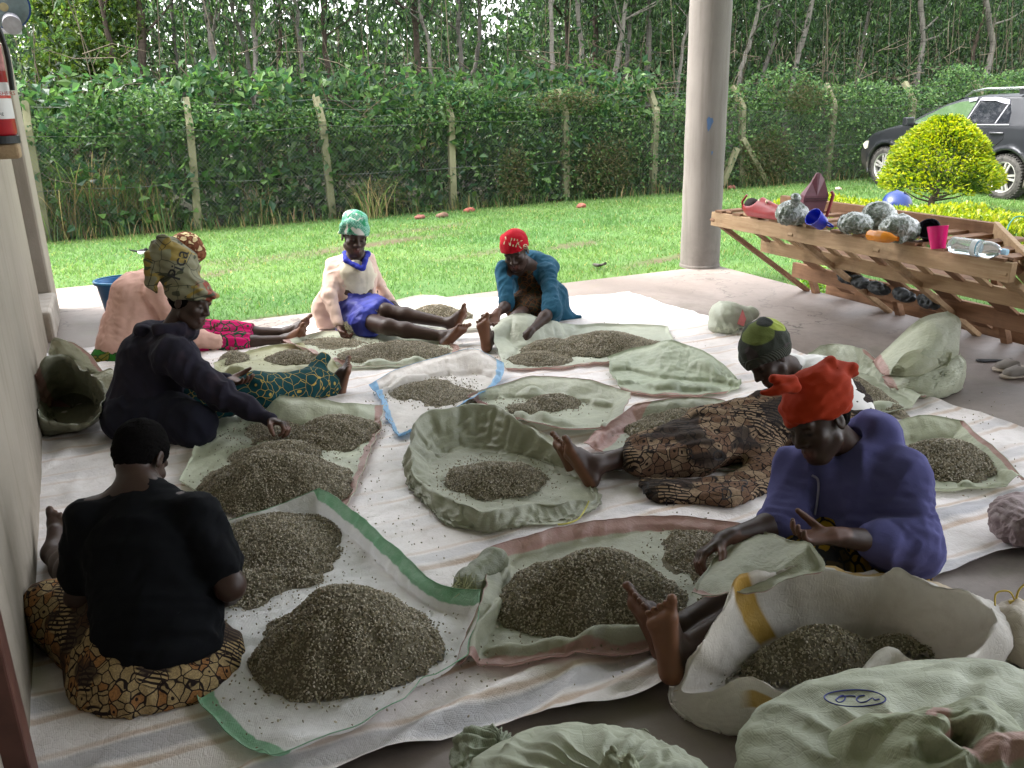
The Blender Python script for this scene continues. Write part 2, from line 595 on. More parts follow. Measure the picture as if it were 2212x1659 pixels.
# ------------------------------------------------------------------ porch
def build_porch():
    m = MB()
    m.box((-8, -4, -0.3), (5.36, 7.08, 0))
    o = m.build('porch_floor', MAT_CONC, bevel=0.015)
    tag(o, kind='structure')
    m = MB()
    m.box((-8, 7.083, -0.3), (0.42, 9.42, -0.012))
    o = m.build('walkway', MAT_CONC, bevel=0.015)
    tag(o, kind='structure')
    # left wall, recess and end pillar
    w = MB()
    W_ = [(-0.22, -3.0), (-0.655, 7.15), (-0.95, 7.15), (-0.95, -3.0)]
    w.add([(x, y, -0.05) for x, y in W_] + [(x, y, 4.4) for x, y in W_], [(3, 2, 1, 0), (4, 5, 6, 7), (0, 1, 5, 4), (1, 2, 6, 5), (2, 3, 7, 6), (3, 0, 4, 7)])
    o = w.build('wall', MAT_WALL, bevel=0.01)
    tag(o, 'long cream plastered wall along the left side of the porch', 'wall')
    st = MB()
    st.box((-0.9, 7.155, -0.02), (-0.6, 7.95, 0.22))
    tag(st.build('step', mat_plaster('step_cement', (0.5, 0.45, 0.4), 0.3), bevel=0.02),
        'small whitish concrete ledge between long wall and end pillar', 'ledge')
    p = MB()
    p.box((-1.6, 7.953, -0.02), (-0.63, 8.42, 2.13))
    o = p.build('pillar', MAT_WALL, bevel=0.02)
    tag(o, 'cream pillar with streaked paint at the far end of the wall', 'pillar')
    d = MB()
    d.box((-1.3, 7.158, 0.222), (-0.95, 7.95, 2.4))  # dark box fills the gap; the shade of the recess is in its colour
    tag(d.build('door', plain('door_recess_shade', (0.05, 0.04, 0.035), 0.6)), 'dark door panel between wall and pillar, recess shade put into its colour', 'door')
    # roof and an added unseen wall behind the camera that cuts fill light
    r = MB()
    r.box((-8, -4.0, 4.403), (5.6, 7.4, 4.6))
    tag(r.build('roof', MAT_CEIL), 'flat porch roof slab carried by round column', 'roof')
    b = MB()
    b.box((-8, -3.3, -0.02), (5.3, -3.003, 4.4))
    tag(b.build('wall', mat_plaster('fill_cut_paint', (0.3, 0.28, 0.25), 0.3)), 'unseen grey wall behind the porch, added to cut fill light', 'wall')
    # column
    c = thing('column', 'round grey cement column with blue paint smudges at porch corner', 'column', (5.19, 7.12, 0))
    m = MB()
    n = 48
    prof = [(0.192 + 0.0015 * math.sin(k * 1.7) + 0.001 * math.sin(k * 4.1), k * 4.4 / 30) for k in range(31)]
    m.lathe((5.19, 7.12, 0), (0, 0, 1), prof, n)
    m.build('shaft', MAT_COLUMN, c, smooth=True)
    base = MB()
    base.lathe((5.19, 7.12, 0), (0, 0, 1), [(0.199, 0), (0.199, 0.02), (0.195, 0.03)], 48)
    base.build('base_ring', MAT_COLUMN, c, smooth=False)
    for (u, v, w_, h_) in ((1533, 266, 0.028, 0.06), (1538, 330, 0.008, 0.017)):
        # smudge patches hug the shaft
        q = A(u, v, 8.6)
        q = q + (q - CAM) * 0
        dirc = unit(np.array([q[0] - 5.19, q[1] - 7.12, 0]))
        d = ray(u, v)
        # intersect cylinder
        ox, oy = CAM[0] - 5.19, CAM[1] - 7.12
        a_ = d[0] ** 2 + d[1] ** 2
        b_ = ox * d[0] + oy * d[1]
        t = (-b_ - math.sqrt(b_ * b_ - a_ * (ox * ox + oy * oy - 0.1935 ** 2))) / a_
        hit = CAM + d * t
        th = math.atan2(hit[1] - 7.12, hit[0] - 5.19)
        V, F = [], []
        N = 10
        for k in range(N):
            an = 2 * math.pi * k / N
            rr = 1 + 0.3 * math.sin(3 * an + 1)
            t2 = th + w_ * rr * math.cos(an) / 0.1935
            V.append((5.19 + 0.1955 * math.cos(t2), 7.12 + 0.1955 * math.sin(t2), hit[2] + h_ * rr * math.sin(an) + 0.4 * w_ * math.cos(an)))
        V.append((5.19 + 0.196 * math.cos(th), 7.12 + 0.196 * math.sin(th), hit[2]))
        F = [(N, k, (k + 1) % N) for k in range(N)]
        MB().add(V, F).build('paint_smudge', plain('blue_paint', (0.05, 0.1, 0.2), 0.6), c)
    # rusty brown door jamb close to the camera
    j = MB()
    g = G(40, 1650)
    j.box((-0.485, 1.93, 0.0), (-0.38, 2.01, 2.3))
    tag(j.build('door_post', plain('rusty_brown_steel', (0.075, 0.03, 0.022), 0.5, 0.3, 12, 0.2), bevel=0.006),
        'rusty brown steel post by the wall in the near left corner', 'post')


build_porch()


# ------------------------------------------------------------------ leaves
def leaf_mesh(P, size, ratio=0.5, r=None, up=0.3, axis=None, fold=0.12, droop=0.2):
    """P m x 3 -> verts, tris of folded diamond leaves"""
    m = len(P)
    size = np.broadcast_to(size, (m,))[:, None]
    a = r.normal(size=(m, 3))
    if axis is not None:
        a = a * 0.55 + axis
    a /= np.linalg.norm(a, axis=1)[:, None]
    n = r.normal(size=(m, 3)) * 0.8 + np.array([0, -0.4, 0.6 + up])
    n -= a * (n * a).sum(1)[:, None]
    n /= np.linalg.norm(n, axis=1)[:, None] + 1e-9
    b = np.cross(n, a)
    w = size * ratio * 0.5
    v0 = P
    v1 = P + a * size * 0.42 + b * w + n * size * fold
    v2 = P + a * size - n * size * droop * 0.5
    v3 = P + a * size * 0.42 - b * w + n * size * fold
    V = np.stack([v0, v1, v2, v3], 1).reshape(-1, 3)
    k = np.arange(m)[:, None] * 4
    F = np.concatenate([k + np.array([[0, 1, 2]]), k + np.array([[0, 2, 3]])])
    return V, F


def leaf_cols(m, r, cols, lo=0.7, hi=1.3):
    cols = np.asarray(cols, float)
    c = cols[r.integers(0, len(cols), m)] * r.uniform(lo, hi, (m, 1))
    return np.repeat(np.clip(c, 0, 1), 4, 0)


GREENS = [(0.04, 0.084, 0.026), (0.053, 0.107, 0.032), (0.032, 0.068, 0.03), (0.075, 0.135, 0.04)]
DARKG = [(0.022, 0.042, 0.016), (0.03, 0.055, 0.021), (0.019, 0.035, 0.017)]
LIME = [(0.09, 0.14, 0.025), (0.12, 0.165, 0.03), (0.065, 0.115, 0.022)]

FY = 14.2


def fx(u, v=430, y=FY):
    d = ray(u, v)
    t = (y - CAM[1]) / d[1]
    return (CAM + d * t)[0]


def build_fence():
    f = thing('chain_link_fence', 'chain link fence on pale concrete posts with bent tops, grown through by vines', 'fence', (0, FY, GZ))
    us = [(110, 430), (420, 430), (715, 430), (978, 430), (1222, 420), (1409, 400), (1600, 380), (1787, 370), (1957, 360)]
    xs = [fx(*p) for p in us]
    xs[0] = xs[1] - (xs[2] - xs[1])
    xs = [xs[0] - 2.1] + xs + [xs[-1] + 2.1, xs[-1] + 4.2]
    lean = [0, 0.02, 0.05, -0.02, 0.02, 0.0, 0.03, -0.03, 0.02, 0, 0, 0]
    for x, l in zip(xs, lean):
        m = MB()
        w = 0.055
        prof = [(0, GZ - 0.1, w * 1.1), (0, 0.5, w), (0, 1.36, w * 0.95), (0.30, 1.74, w * 0.85)]
        V = []
        for dy, z, ww in prof:
            for sx, sy in ((-1, -1), (1, -1), (1, 1), (-1, 1)):
                V.append((x + l * (z - GZ) + sx * ww, FY + dy + sy * ww, z - (0.03 * sy if z > 1.5 else 0)))
        F = [(k * 4 + a, k * 4 + (a + 1) % 4, k * 4 + 4 + (a + 1) % 4, k * 4 + 4 + a) for k in range(3) for a in range(4)]
        F += [(3, 2, 1, 0), (12, 13, 14, 15)]
        m.add(V, F).build('concrete_post', MAT_POST, f, bevel=0.008)
    # diagonal strut of the sixth post
    for a, b in (((1655, 395), (1604, 300)), ((1560, 400), (1592, 320))):
        pa, pb = [CAM + ray(*q) * ((FY - 0.12 - CAM[1]) / ray(*q)[1]) for q in (a, b)]
        m = MB()
        m.bar(pa, pb, 0.1, 0.1, (0, -1, 0))
        m.build('brace', MAT_POST, f, bevel=0.008)
    # wire mesh: zigzag wires
    p = 0.062
    x0, x1 = xs[0], xs[-1]
    zt = lambda x: 1.27 + 0.05 * np.sin(x * 1.9) - 0.1 * np.abs(np.sin((x - xs[1]) / 2.15 * math.pi)) ** 2 * 0.5
    nrow = 23
    cols = np.arange(x0, x1, p)
    V, F = [], []
    k = np.arange(nrow)
    base = 0
    r = np.random.default_rng(8)
    bend = lambda x, z: 0.05 * np.sin(x * 1.3 + z) + 0.03 * np.sin(x * 3.7 + 2 * z)
    for i, cx in enumerate(cols):
        for sgn in (-1, 1):
            zz = GZ + 0.03 + k / (nrow - 1) * (float(zt(cx)) - GZ - 0.03)
            xx = cx + sgn * (p / 2) * np.where(k % 2 == 0, 1, -1)
            yy = FY - 0.07 + bend(cx, zz) * 0.5 + 0.004 * sgn
            c = np.stack([xx, yy, zz], 1)
            w = 0.0021
            ring = np.array([[0.0, -w, 0], [w, w * 0.6, 0], [-w, w * 0.6, 0]])
            V.append((c[:, None, :] + ring[None]).reshape(-1, 3))
            a = base + np.arange(nrow - 1)[:, None] * 3
            b = np.arange(3)[None]
            F.append(np.stack([a + b, a + (b + 1) % 3, a + 3 + (b + 1) % 3, a + 3 + b], -1).reshape(-1, 4))
            base += nrow * 3
    tag(mesh_np('wire_mesh', np.concatenate(V), np.concatenate(F), MAT_WIRE, f, smooth=False), kind='stuff')
    for z, dy, sag in ((1.30, -0.06, 0.05), (1.44, 0.06, 0.04), (1.56, 0.15, 0.05), (1.69, 0.25, 0.05), (0.55, -0.07, 0.02)):
        m = MB()
        pts = []
        for a, b in zip(xs[:-1], xs[1:]):
            for t in np.linspace(0, 1, 7)[:-1]:
                pts.append((a + (b - a) * t, FY + dy, z - sag * 4 * t * (1 - t) + 0.01 * math.sin(a * 7 + t * 9)))
        m.tube(pts, 0.004, 4)
        m.build('strand_wire', MAT_WIRE, f)
    return xs


POSTX = build_fence()


def clump_field(P, seed, f):
    return vnoise(P, seed, f=f)


def scatter_stuff(name, n, lo, hi, dens, size, ratio, cols, label, cat, seed, axis=None, mat=None, chi=1.3, clo=0.65):
    r = np.random.default_rng(seed)
    P = r.uniform(lo, hi, (n, 3))
    P = P[dens(P, r)]
    u, v, d = proj(P)
    P = P[(u > -260) & (u < 2480) & (v > -330)]
    s = r.uniform(size[0], size[1], len(P))
    V, F = leaf_mesh(P, s, ratio, r, axis=axis)
    o = mesh_np(name, V, F, mat or MAT_LEAF, None, col=leaf_cols(len(P), r, cols, clo, chi), smooth=False)
    tag(o, label, cat, kind='stuff')
    return o


def build_vines():
    # dense small leaved vine over the right part of the fence and bushes behind the left part
    def top(x):
        return 1.62 + 0.16 * np.sin(x * 1.1 + 1) + 0.13 * np.sin(x * 2.7) + np.where(x > 10.5, 0.2, 0)

    def dv(P, r):
        x, y, z = P.T
        yy = np.abs(y - (FY + 0.08)) / 0.36
        g = vnoise(P, 41, f=1.1) * 0.5 + vnoise(P, 42, f=3.0) * 0.35
        leftness = np.clip((7.5 - x) / 2.0, 0, 1)
        keep = (z < top(x) + 0.15 * g) & (g + 0.62 - 0.75 * leftness * (z < 1.15) > r.random(len(x)) * 0.9)
        keep &= r.random(len(x)) > yy ** 2 * 0.8
        return keep
    scatter_stuff('climbing_vine', 150000, (-4, FY - 0.22, GZ), (23, FY + 0.45, 2.2), dv, (0.045, 0.09), 0.62,
                  [tuple(1.3 * q for q in g_) for g_ in GREENS] + [(0.1, 0.17, 0.05)], 'green climbing vine leaves covering the chain link fence', 'vine', 51, chi=1.4)

    def dd(P, r):
        x, y, z = P.T
        s = np.zeros(len(x))
        for cx, cz, a, b in ((6.3, 0.35, 0.35, 0.55), (8.1, 0.4, 0.7, 0.6), (11.8, 0.35, 0.7, 0.6), (3.9, 0.15, 0.5, 0.3), (12.6, 1.5, 0.5, 0.3), (7.3, 1.55, 0.8, 0.2)):
            s = np.maximum(s, 1.2 - ((x - cx) / a) ** 2 - ((z - cz) / b) ** 2)
        return r.random(len(x)) < s + 0.3 * vnoise(P, 57, f=2)
    scatter_stuff('dry_vine', 60000, (2, FY - 0.24, GZ), (14, FY - 0.02, 1.9), dd, (0.04, 0.09), 0.3,
                  [(0.11, 0.1, 0.045), (0.085, 0.1, 0.04), (0.13, 0.11, 0.055), (0.06, 0.09, 0.03)], 'dry brownish patches of creeper on the fence', 'dry creeper', 58)

    # bigger leaved bushes behind the wire, left half
    def db(P, r):
        x, y, z = P.T
        g = vnoise(P, 43, f=0.9) * 0.6 + vnoise(P, 44, f=2.3) * 0.45
        return (z < 2.0 + 0.5 * g) & (g > r.random(len(x)) * 0.75 - 0.12)
    scatter_stuff('broad_leaf_bush', 62000, (-4, FY - 0.12, GZ), (9.5, FY + 1.2, 2.5), db, (0.11, 0.22), 0.58,
                  [(0.045, 0.1, 0.032), (0.062, 0.13, 0.038), (0.038, 0.085, 0.042), (0.09, 0.16, 0.045)],
                  'broad leaved green bushes crowding behind the left fence', 'bush', 52, mat=MAT_LEAFS)

    def du(P, r):
        x, y, z = P.T
        g = vnoise(P, 45, f=0.8) * 0.6 + vnoise(P, 46, f=2.0) * 0.5
        return (g > r.random(len(x)) * 0.9 - 0.25) & (z < 2.1 + 0.4 * g)
    scatter_stuff('undergrowth', 70000, (-5, FY + 0.5, GZ), (25, FY + 2.6, 2.5), du, (0.08, 0.15), 0.5,
                  GREENS + DARKG, 'dark undergrowth at the foot of the tree belt', 'undergrowth', 53)

    # canopy mass between the trunks, narrow drooping leaves
    def dc(P, r):
        x, y, z = P.T
        g = vnoise(P * [1, 1, 0.55], 47, f=0.55) * 0.7 + vnoise(P * [1, 1, 0.6], 48, f=1.5) * 0.5
        thin = np.clip((z - 2.6) / 2.2, 0, 1) * (0.22 - 0.4 * (x > 9.5))
        return g - thin * 1.25 > r.random(len(x)) * 0.8 - 0.34
    scatter_stuff('tree_belt_foliage', 210000, (-6, FY + 1.2, 1.2), (30, FY + 6.5, 6.2), dc, (0.09, 0.2), 0.34,
                  GREENS + DARKG + DARKG, 'narrow dark green foliage of the tree belt behind the fence', 'foliage', 54,
                  axis=np.array([0, 0, -0.6]))

    # far backing foliage
    def df(P, r):
        x, y, z = P.T
        g = vnoise(P, 49, f=0.35) * 0.7 + vnoise(P, 50, f=0.9) * 0.5
        lim = 3.7 + 2.9 * g + np.where(x > 12.5, 2.6, 0)
        return (z < lim) & (g > r.random(len(x)) - 1.0)
    scatter_stuff('far_foliage', 110000, (-12, FY + 7, GZ), (48, FY + 14, 8.0), df, (0.24, 0.46), 0.55,
                  GREENS + DARKG + [(0.06, 0.105, 0.025)], 'far green thicket showing between the trunks', 'thicket', 55)

    # dry stems and sticks standing in the belt
    r = np.random.default_rng(61)
    m = MB()
    for i in range(420):
        x = r.uniform(-5, 26)
        y = FY + r.uniform(0.6, 5.5)
        z0 = GZ + r.uniform(0, 1.0)
        h = r.uniform(1.5, 4.6)
        le = r.normal(0, 0.28, 2)
        t = np.linspace(0, 1, 5)[:, None]
        pts = np.array([x, y, z0]) + t * np.array([le[0], le[1], h]) + np.sin(t * 5 + i) * r.normal(0, 0.05, 3) * [1, 1, 0]
        m.tube(pts, np.linspace(r.uniform(0.008, 0.02), 0.004, 5), 4, caps=False)
    for i in range(520):   # slanting dead twigs at the hedge top
        x = r.uniform(-5, 26)
        y = FY + r.uniform(0.1, 2.0)
        a = np.array([x, y, r.uniform(0.9, 2.4)])
        b = a + r.normal(0, 1, 3) * [0.5, 0.2, 0.35]
        c = (a + b) / 2 + r.normal(0, 0.08, 3)
        m.tube([a, c, b], [0.009, 0.007, 0.003], 4, caps=False)
    tag(m.build('dry_stem', MAT_TWIG), 'thin dry stems standing between the tree trunks', 'stems', kind='stuff')


build_vines()


# ------------------------------------------------------------------ trees
TRUNKS = [  # (points in the photo from low to high), width px, bark kind, distance behind fence
    (((468, 200), (463, 120), (448, 34), (440, -60)), 17, 0, 1.6, 'pale grey trunk curving left above the first bare post'),
    (((545, 190), (530, 100), (499, 17), (485, -60)), 10, 2, 2.2, 'thin grey trunk leaning left beside the curved pale trunk'),
    (((556, 215), (552, 110), (546, 17), (544, -60)), 12, 0, 1.5, 'straight ringed grey trunk third along the left thicket'),
    (((606, 200), (607, 84), (606, 0), (605, -60)), 10, 1, 2.5, 'brown trunk half hidden by leaves left of second post'),
    (((657, 219), (650, 120), (640, 7), (636, -60)), 11, 2, 1.4, 'slender trunk rising just left of the second post'),
    (((712, 229), (704, 110), (694, 0), (690, -60)), 12, 1, 2.0, 'dark trunk rising just right of the second post'),
    (((249, 200), (240, 120), (219, 20), (210, -60)), 12, 1, 1.8, 'brown trunk under the yellow green creeper'),
    (((310, 215), (308, 110), (303, 0), (300, -60)), 21, 1, 1.9, 'thick dark trunk right of the yellow green creeper'),
    (((395, 200), (380, 120), (372, 40), (366, -60)), 9, 2, 2.6, 'thin bent trunk between thick dark trunk and first post'),
    (((907, 185), (898, 80), (893, 0), (890, -60)), 16, 1, 1.8, 'dark brown trunk standing left of the third post'),
    (((932, 185), (925, 90), (905, 20), (895, -60)), 9, 0, 1.5, 'thin pale trunk close to the right of a dark one'),
    (((1005, 205), (996, 120), (988, 60), (991, -40)), 12, 2, 1.7, 'forked grey trunk right of the third post'),
    (((1012, 190), (1030, 130), (1036, 60), (1040, -50)), 10, 2, 2.0, 'grey trunk branching right from beside the forked one'),
    (((1195, 195), (1193, 110), (1190, 0), (1189, -60)), 12, 0, 1.3, 'pale ringed trunk directly above the fourth post'),
    (((1226, 190), (1226, 100), (1225, 0), (1224, -60)), 12, 1, 2.3, 'dark trunk just right of the pale ringed one'),
    (((1257, 198), (1255, 100), (1247, 7), (1240, -60)), 12, 0, 1.5, 'pale trunk bending left high up right of fourth post'),
    (((1288, 190), (1287, 100), (1284, 0), (1283, -60)), 14, 1, 2.4, 'dark straight trunk midway between fourth and fifth post'),
    (((1325, 195), (1338, 101), (1355, 0), (1362, -60)), 12, 0, 1.4, 'pale trunk leaning right, left of the fifth post'),
    (((1348, 195), (1357, 100), (1368, 0), (1373, -60)), 12, 2, 1.7, 'grey trunk leaning right beside a paler twin'),
    (((1399, 195), (1401, 100), (1403, 0), (1404, -60)), 14, 2, 1.6, 'grey brown trunk right above the fifth post'),
    (((1462, 195), (1480, 89), (1494, 0), (1502, -60)), 8, 0, 1.3, 'thin pale trunk just left of the cement column'),
    (((1590, 195), (1606, 130), (1625, 80), (1640, 0)), 10, 0, 1.3, 'crooked pale trunk just right of the cement column'),
    (((1632, 195), (1650, 150), (1672, 95), (1690, 0)), 10, 2, 1.8, 'slanting grey trunk right of the crooked pale one'),
    (((1708, 190), (1730, 100), (1755, 7), (1770, -60)), 14, 0, 1.5, 'long pale trunk leaning right, left of the seventh post'),
    (((1983, 160), (1995, 110), (1990, 36), (1984, -60)), 14, 0, 1.6, 'pale trunk with a fork above the parked car bonnet'),
    (((2122, 185), (2147, 107), (2138, 50), (2120, -60)), 14, 0, 1.4, 'pale crooked trunk above the roof of the parked car'),
    (((2090, 180), (2105, 110), (2125, 40), (2140, -60)), 9, 1, 2.2, 'dark thin trunk behind the crooked pale one'),
    (((1850, 190), (1862, 100), (1880, 0), (1886, -60)), 8, 2, 2.4, 'thin grey trunk between seventh post and parked car'),
]


def build_trees():
    r = np.random.default_rng(77)
    for pts, w, kind, dy, lab in TRUNKS:
        Y = FY + dy
        W3 = []
        for u, v in pts:
            d = ray(u, v)
            W3.append(CAM + d * ((Y - CAM[1]) / d[1]))
        W3 = np.array(W3)
        foot = W3[0] + (W3[0] - W3[1]) * 0.9
        foot[2] = GZ - 0.05
        foot[1] = Y
        upd = W3[-1] - W3[-2]
        top = W3[-1] + upd * 1.2
        top2 = top + unit(upd) * 2.2
        ctrl = np.vstack([foot, W3, top, top2])
        # resample smooth
        t = np.linspace(0, len(ctrl) - 1, 22)
        C = np.stack([np.interp(t, np.arange(len(ctrl)), ctrl[:, k]) for k in range(3)], 1)
        for _ in range(2):
            C[1:-1] = (C[:-2] + 2 * C[1:-1] + C[2:]) / 4
        C[1:-1, :2] += r.normal(0, 0.012, (20, 2))
        rad0 = w * depth_of(W3[1]) / FOC / 2
        R = np.interp(C[:, 2], [GZ, 1.5, 7.5], [rad0 * 1.25, rad0, rad0 * 0.25]) * (1 + 0.06 * r.normal(size=22))
        tr = thing('tree', lab, 'tree', tuple(foot), group='trees of the belt behind the fence')
        m = MB()
        m.tube(C, R, 9, caps=False)
        m.build('trunk', MAT_BARK[kind], tr, smooth=True)
        tips = []
        mb = MB()
        for k in range(9):
            i = r.integers(8, 21)
            a = C[i]
            dirn = unit(np.array([r.normal(), r.normal() * 0.7, 0.9]))
            L = r.uniform(0.6, 1.6)
            q = [a, a + dirn * L * 0.5 + r.normal(0, 0.05, 3), a + dirn * L + np.array([0, 0, 0.15])]
            mb.tube(q, [R[i] * 0.45, R[i] * 0.3, 0.006], 5, caps=False)
            tips.append(q)
        mb.build('branch', MAT_BARK[kind], tr, smooth=True)
        P = []
        for q in tips:
            nl = 130
            tt = r.uniform(0.3, 1.1, (nl, 1))
            P.append(q[0] + (q[2] - q[0]) * tt + r.normal(0, 0.22, (nl, 3)))
        P.append(C[-1] + r.normal(0, 0.6, (500, 3)))
        P = np.concatenate(P)
        V, F = leaf_mesh(P, r.uniform(0.07, 0.15, len(P)), 0.3, r, axis=np.array([0, 0, -0.7]))
        mesh_np('crown', V, F, MAT_LEAF, tr, col=leaf_cols(len(P), r, GREENS + DARKG), smooth=False)
    # creeper covered tree, yellow green, top left
    c = A(150, 60, 14.3)
    tr = thing('creeper', 'yellow green creeper hanging in a curtain at upper left', 'creeper', (c[0], c[1], GZ))
    P = []
    for k in range(95):
        u, v = r.uniform(55, 285), r.uniform(-120, 150)
        if v > 90 and u > 240:
            continue
        base = A(u, v, r.uniform(13.6, 14.9))
        n = r.integers(110, 190)
        L = r.uniform(0.25, 0.75)
        tt = r.uniform(0, 1, (n, 1)) ** 0.8
        P.append(base + np.array([0, 0, -L]) * tt + r.normal(0, 0.13, (n, 3)) * (1.1 - 0.7 * tt))
    P = np.concatenate(P)
    V, F = leaf_mesh(P, r.uniform(0.05, 0.095, len(P)), 0.75, r)
    mesh_np('foliage', V, F, MAT_LEAFS, tr, col=leaf_cols(len(P), r, LIME + [(0.08, 0.15, 0.03)], 0.65, 1.3), smooth=False)
    m = MB()
    m.tube([(c[0], c[1] + 0.5, GZ), (c[0] + 0.1, c[1] + 0.5, 2), (c[0] - 0.1, c[1] + 0.4, 5.5)], [0.1, 0.09, 0.05], 8)
    m.build('stem', MAT_BARK[1], tr, smooth=True)


build_trees()


def blades(name, P, L, w, r, cols, label, cat, spread=0.5, seg=4, kind='stuff', parent=None, droop=0.5):
    """arching grass blades as ribbons"""
    m = len(P)
    a = r.uniform(0, 2 * math.pi, m)
    out = np.stack([np.cos(a), np.sin(a), 0 * a], 1) * (r.uniform(0.1, 1, m) * spread)[:, None]
    side = np.stack([-np.sin(a), np.cos(a), 0 * a], 1)
    t = np.linspace(0, 1, seg + 1)
    V = []
    for k in t:
        c = P + out * (L * k ** 1.4)[:, None] + np.array([0, 0, 1]) * (L * (k - droop * spread * k ** 3 * 0.6))[:, None]
        ww = (w * (1 - 0.85 * k))[:, None]
        V.append(np.stack([c - side * ww, c + side * ww], 1))
    V = np.stack(V, 1).reshape(m, -1, 3)
    nv = V.shape[1]
    base = np.arange(m)[:, None, None] * nv
    f = np.array([[2 * k, 2 * k + 1, 2 * k + 3, 2 * k + 2] for k in range(seg)])[None]
    F = (base + f).reshape(-1, 4)
    c = np.asarray(cols)[r.integers(0, len(cols), m)] * r.uniform(0.7, 1.3, (m, 1))
    o = mesh_np(name, V.reshape(-1, 3), F, MAT_GRASS, parent, col=np.repeat(np.clip(c, 0, 1), nv, 0), smooth=False)
    return tag(o, label, cat, kind=kind)


def build_reeds():
    r = np.random.default_rng(5)
    P, L = [], []
    for u, v, n, l in ((150, 510, 120, 1.2), (180, 508, 90, 1.5), (215, 505, 150, 1.6), (260, 500, 130, 1.4), (310, 495, 150, 1.5), (350, 500, 90, 1.1), (120, 515, 80, 1.1), (560, 480, 70, 0.9), (800, 472, 60, 0.9)):
        g = G(u, v, GZ)
        P.append(np.stack([g[0] + r.normal(0, 0.12, n), g[1] + 0.05 + r.normal(0, 0.14, n), np.full(n, GZ)], 1))
        L.append(r.uniform(0.5, 1, n) * l)
    blades('tall_grass', np.concatenate(P), np.concatenate(L), r.uniform(0.006, 0.013, sum(map(len, P))), r,
           [(0.09, 0.17, 0.05), (0.13, 0.2, 0.06), (0.3, 0.22, 0.11), (0.24, 0.2, 0.1)],
           'tall reed grass, part dry, at the left foot of the fence', 'reeds', 0.75)
    P, L = [], []
    for k in range(160):
        x = r.uniform(-3, 21)
        n = r.integers(8, 26)
        P.append(np.stack([x + r.normal(0, 0.14, n), FY - 0.12 + r.normal(0, 0.1, n), np.full(n, GZ)], 1))
        L.append(r.uniform(0.08, 0.34, n))
    blades('fence_weed', np.concatenate(P), np.concatenate(L), r.uniform(0.005, 0.011, sum(map(len, P))), r,
           GREENS + [(0.2, 0.2, 0.08), (0.25, 0.18, 0.09)], 'weeds and dry grass along the fence foot', 'weeds', 0.6)


build_reeds()
# ------------------------------------------------------------------ implicit body modelling
def catmull(P, n, closed=False):
    P = np.asarray(P, float)
    m = len(P)
    t = np.linspace(0, m if closed else m - 1, n, endpoint=not closed)
    i = np.floor(t).astype(int)
    if not closed:
        i = np.minimum(i, m - 2)
    f = (t - i)[:, None]
    g = (lambda k: P[k % m]) if closed else (lambda k: P[np.clip(k, 0, m - 1)])
    a, b, c, d = g(i - 1), g(i), g(i + 1), g(i + 2)
    return 0.5 * (2 * b + (c - a) * f + (2 * a - 5 * b + 4 * c - d) * f ** 2 + (3 * b - a - 3 * c + d) * f ** 3)


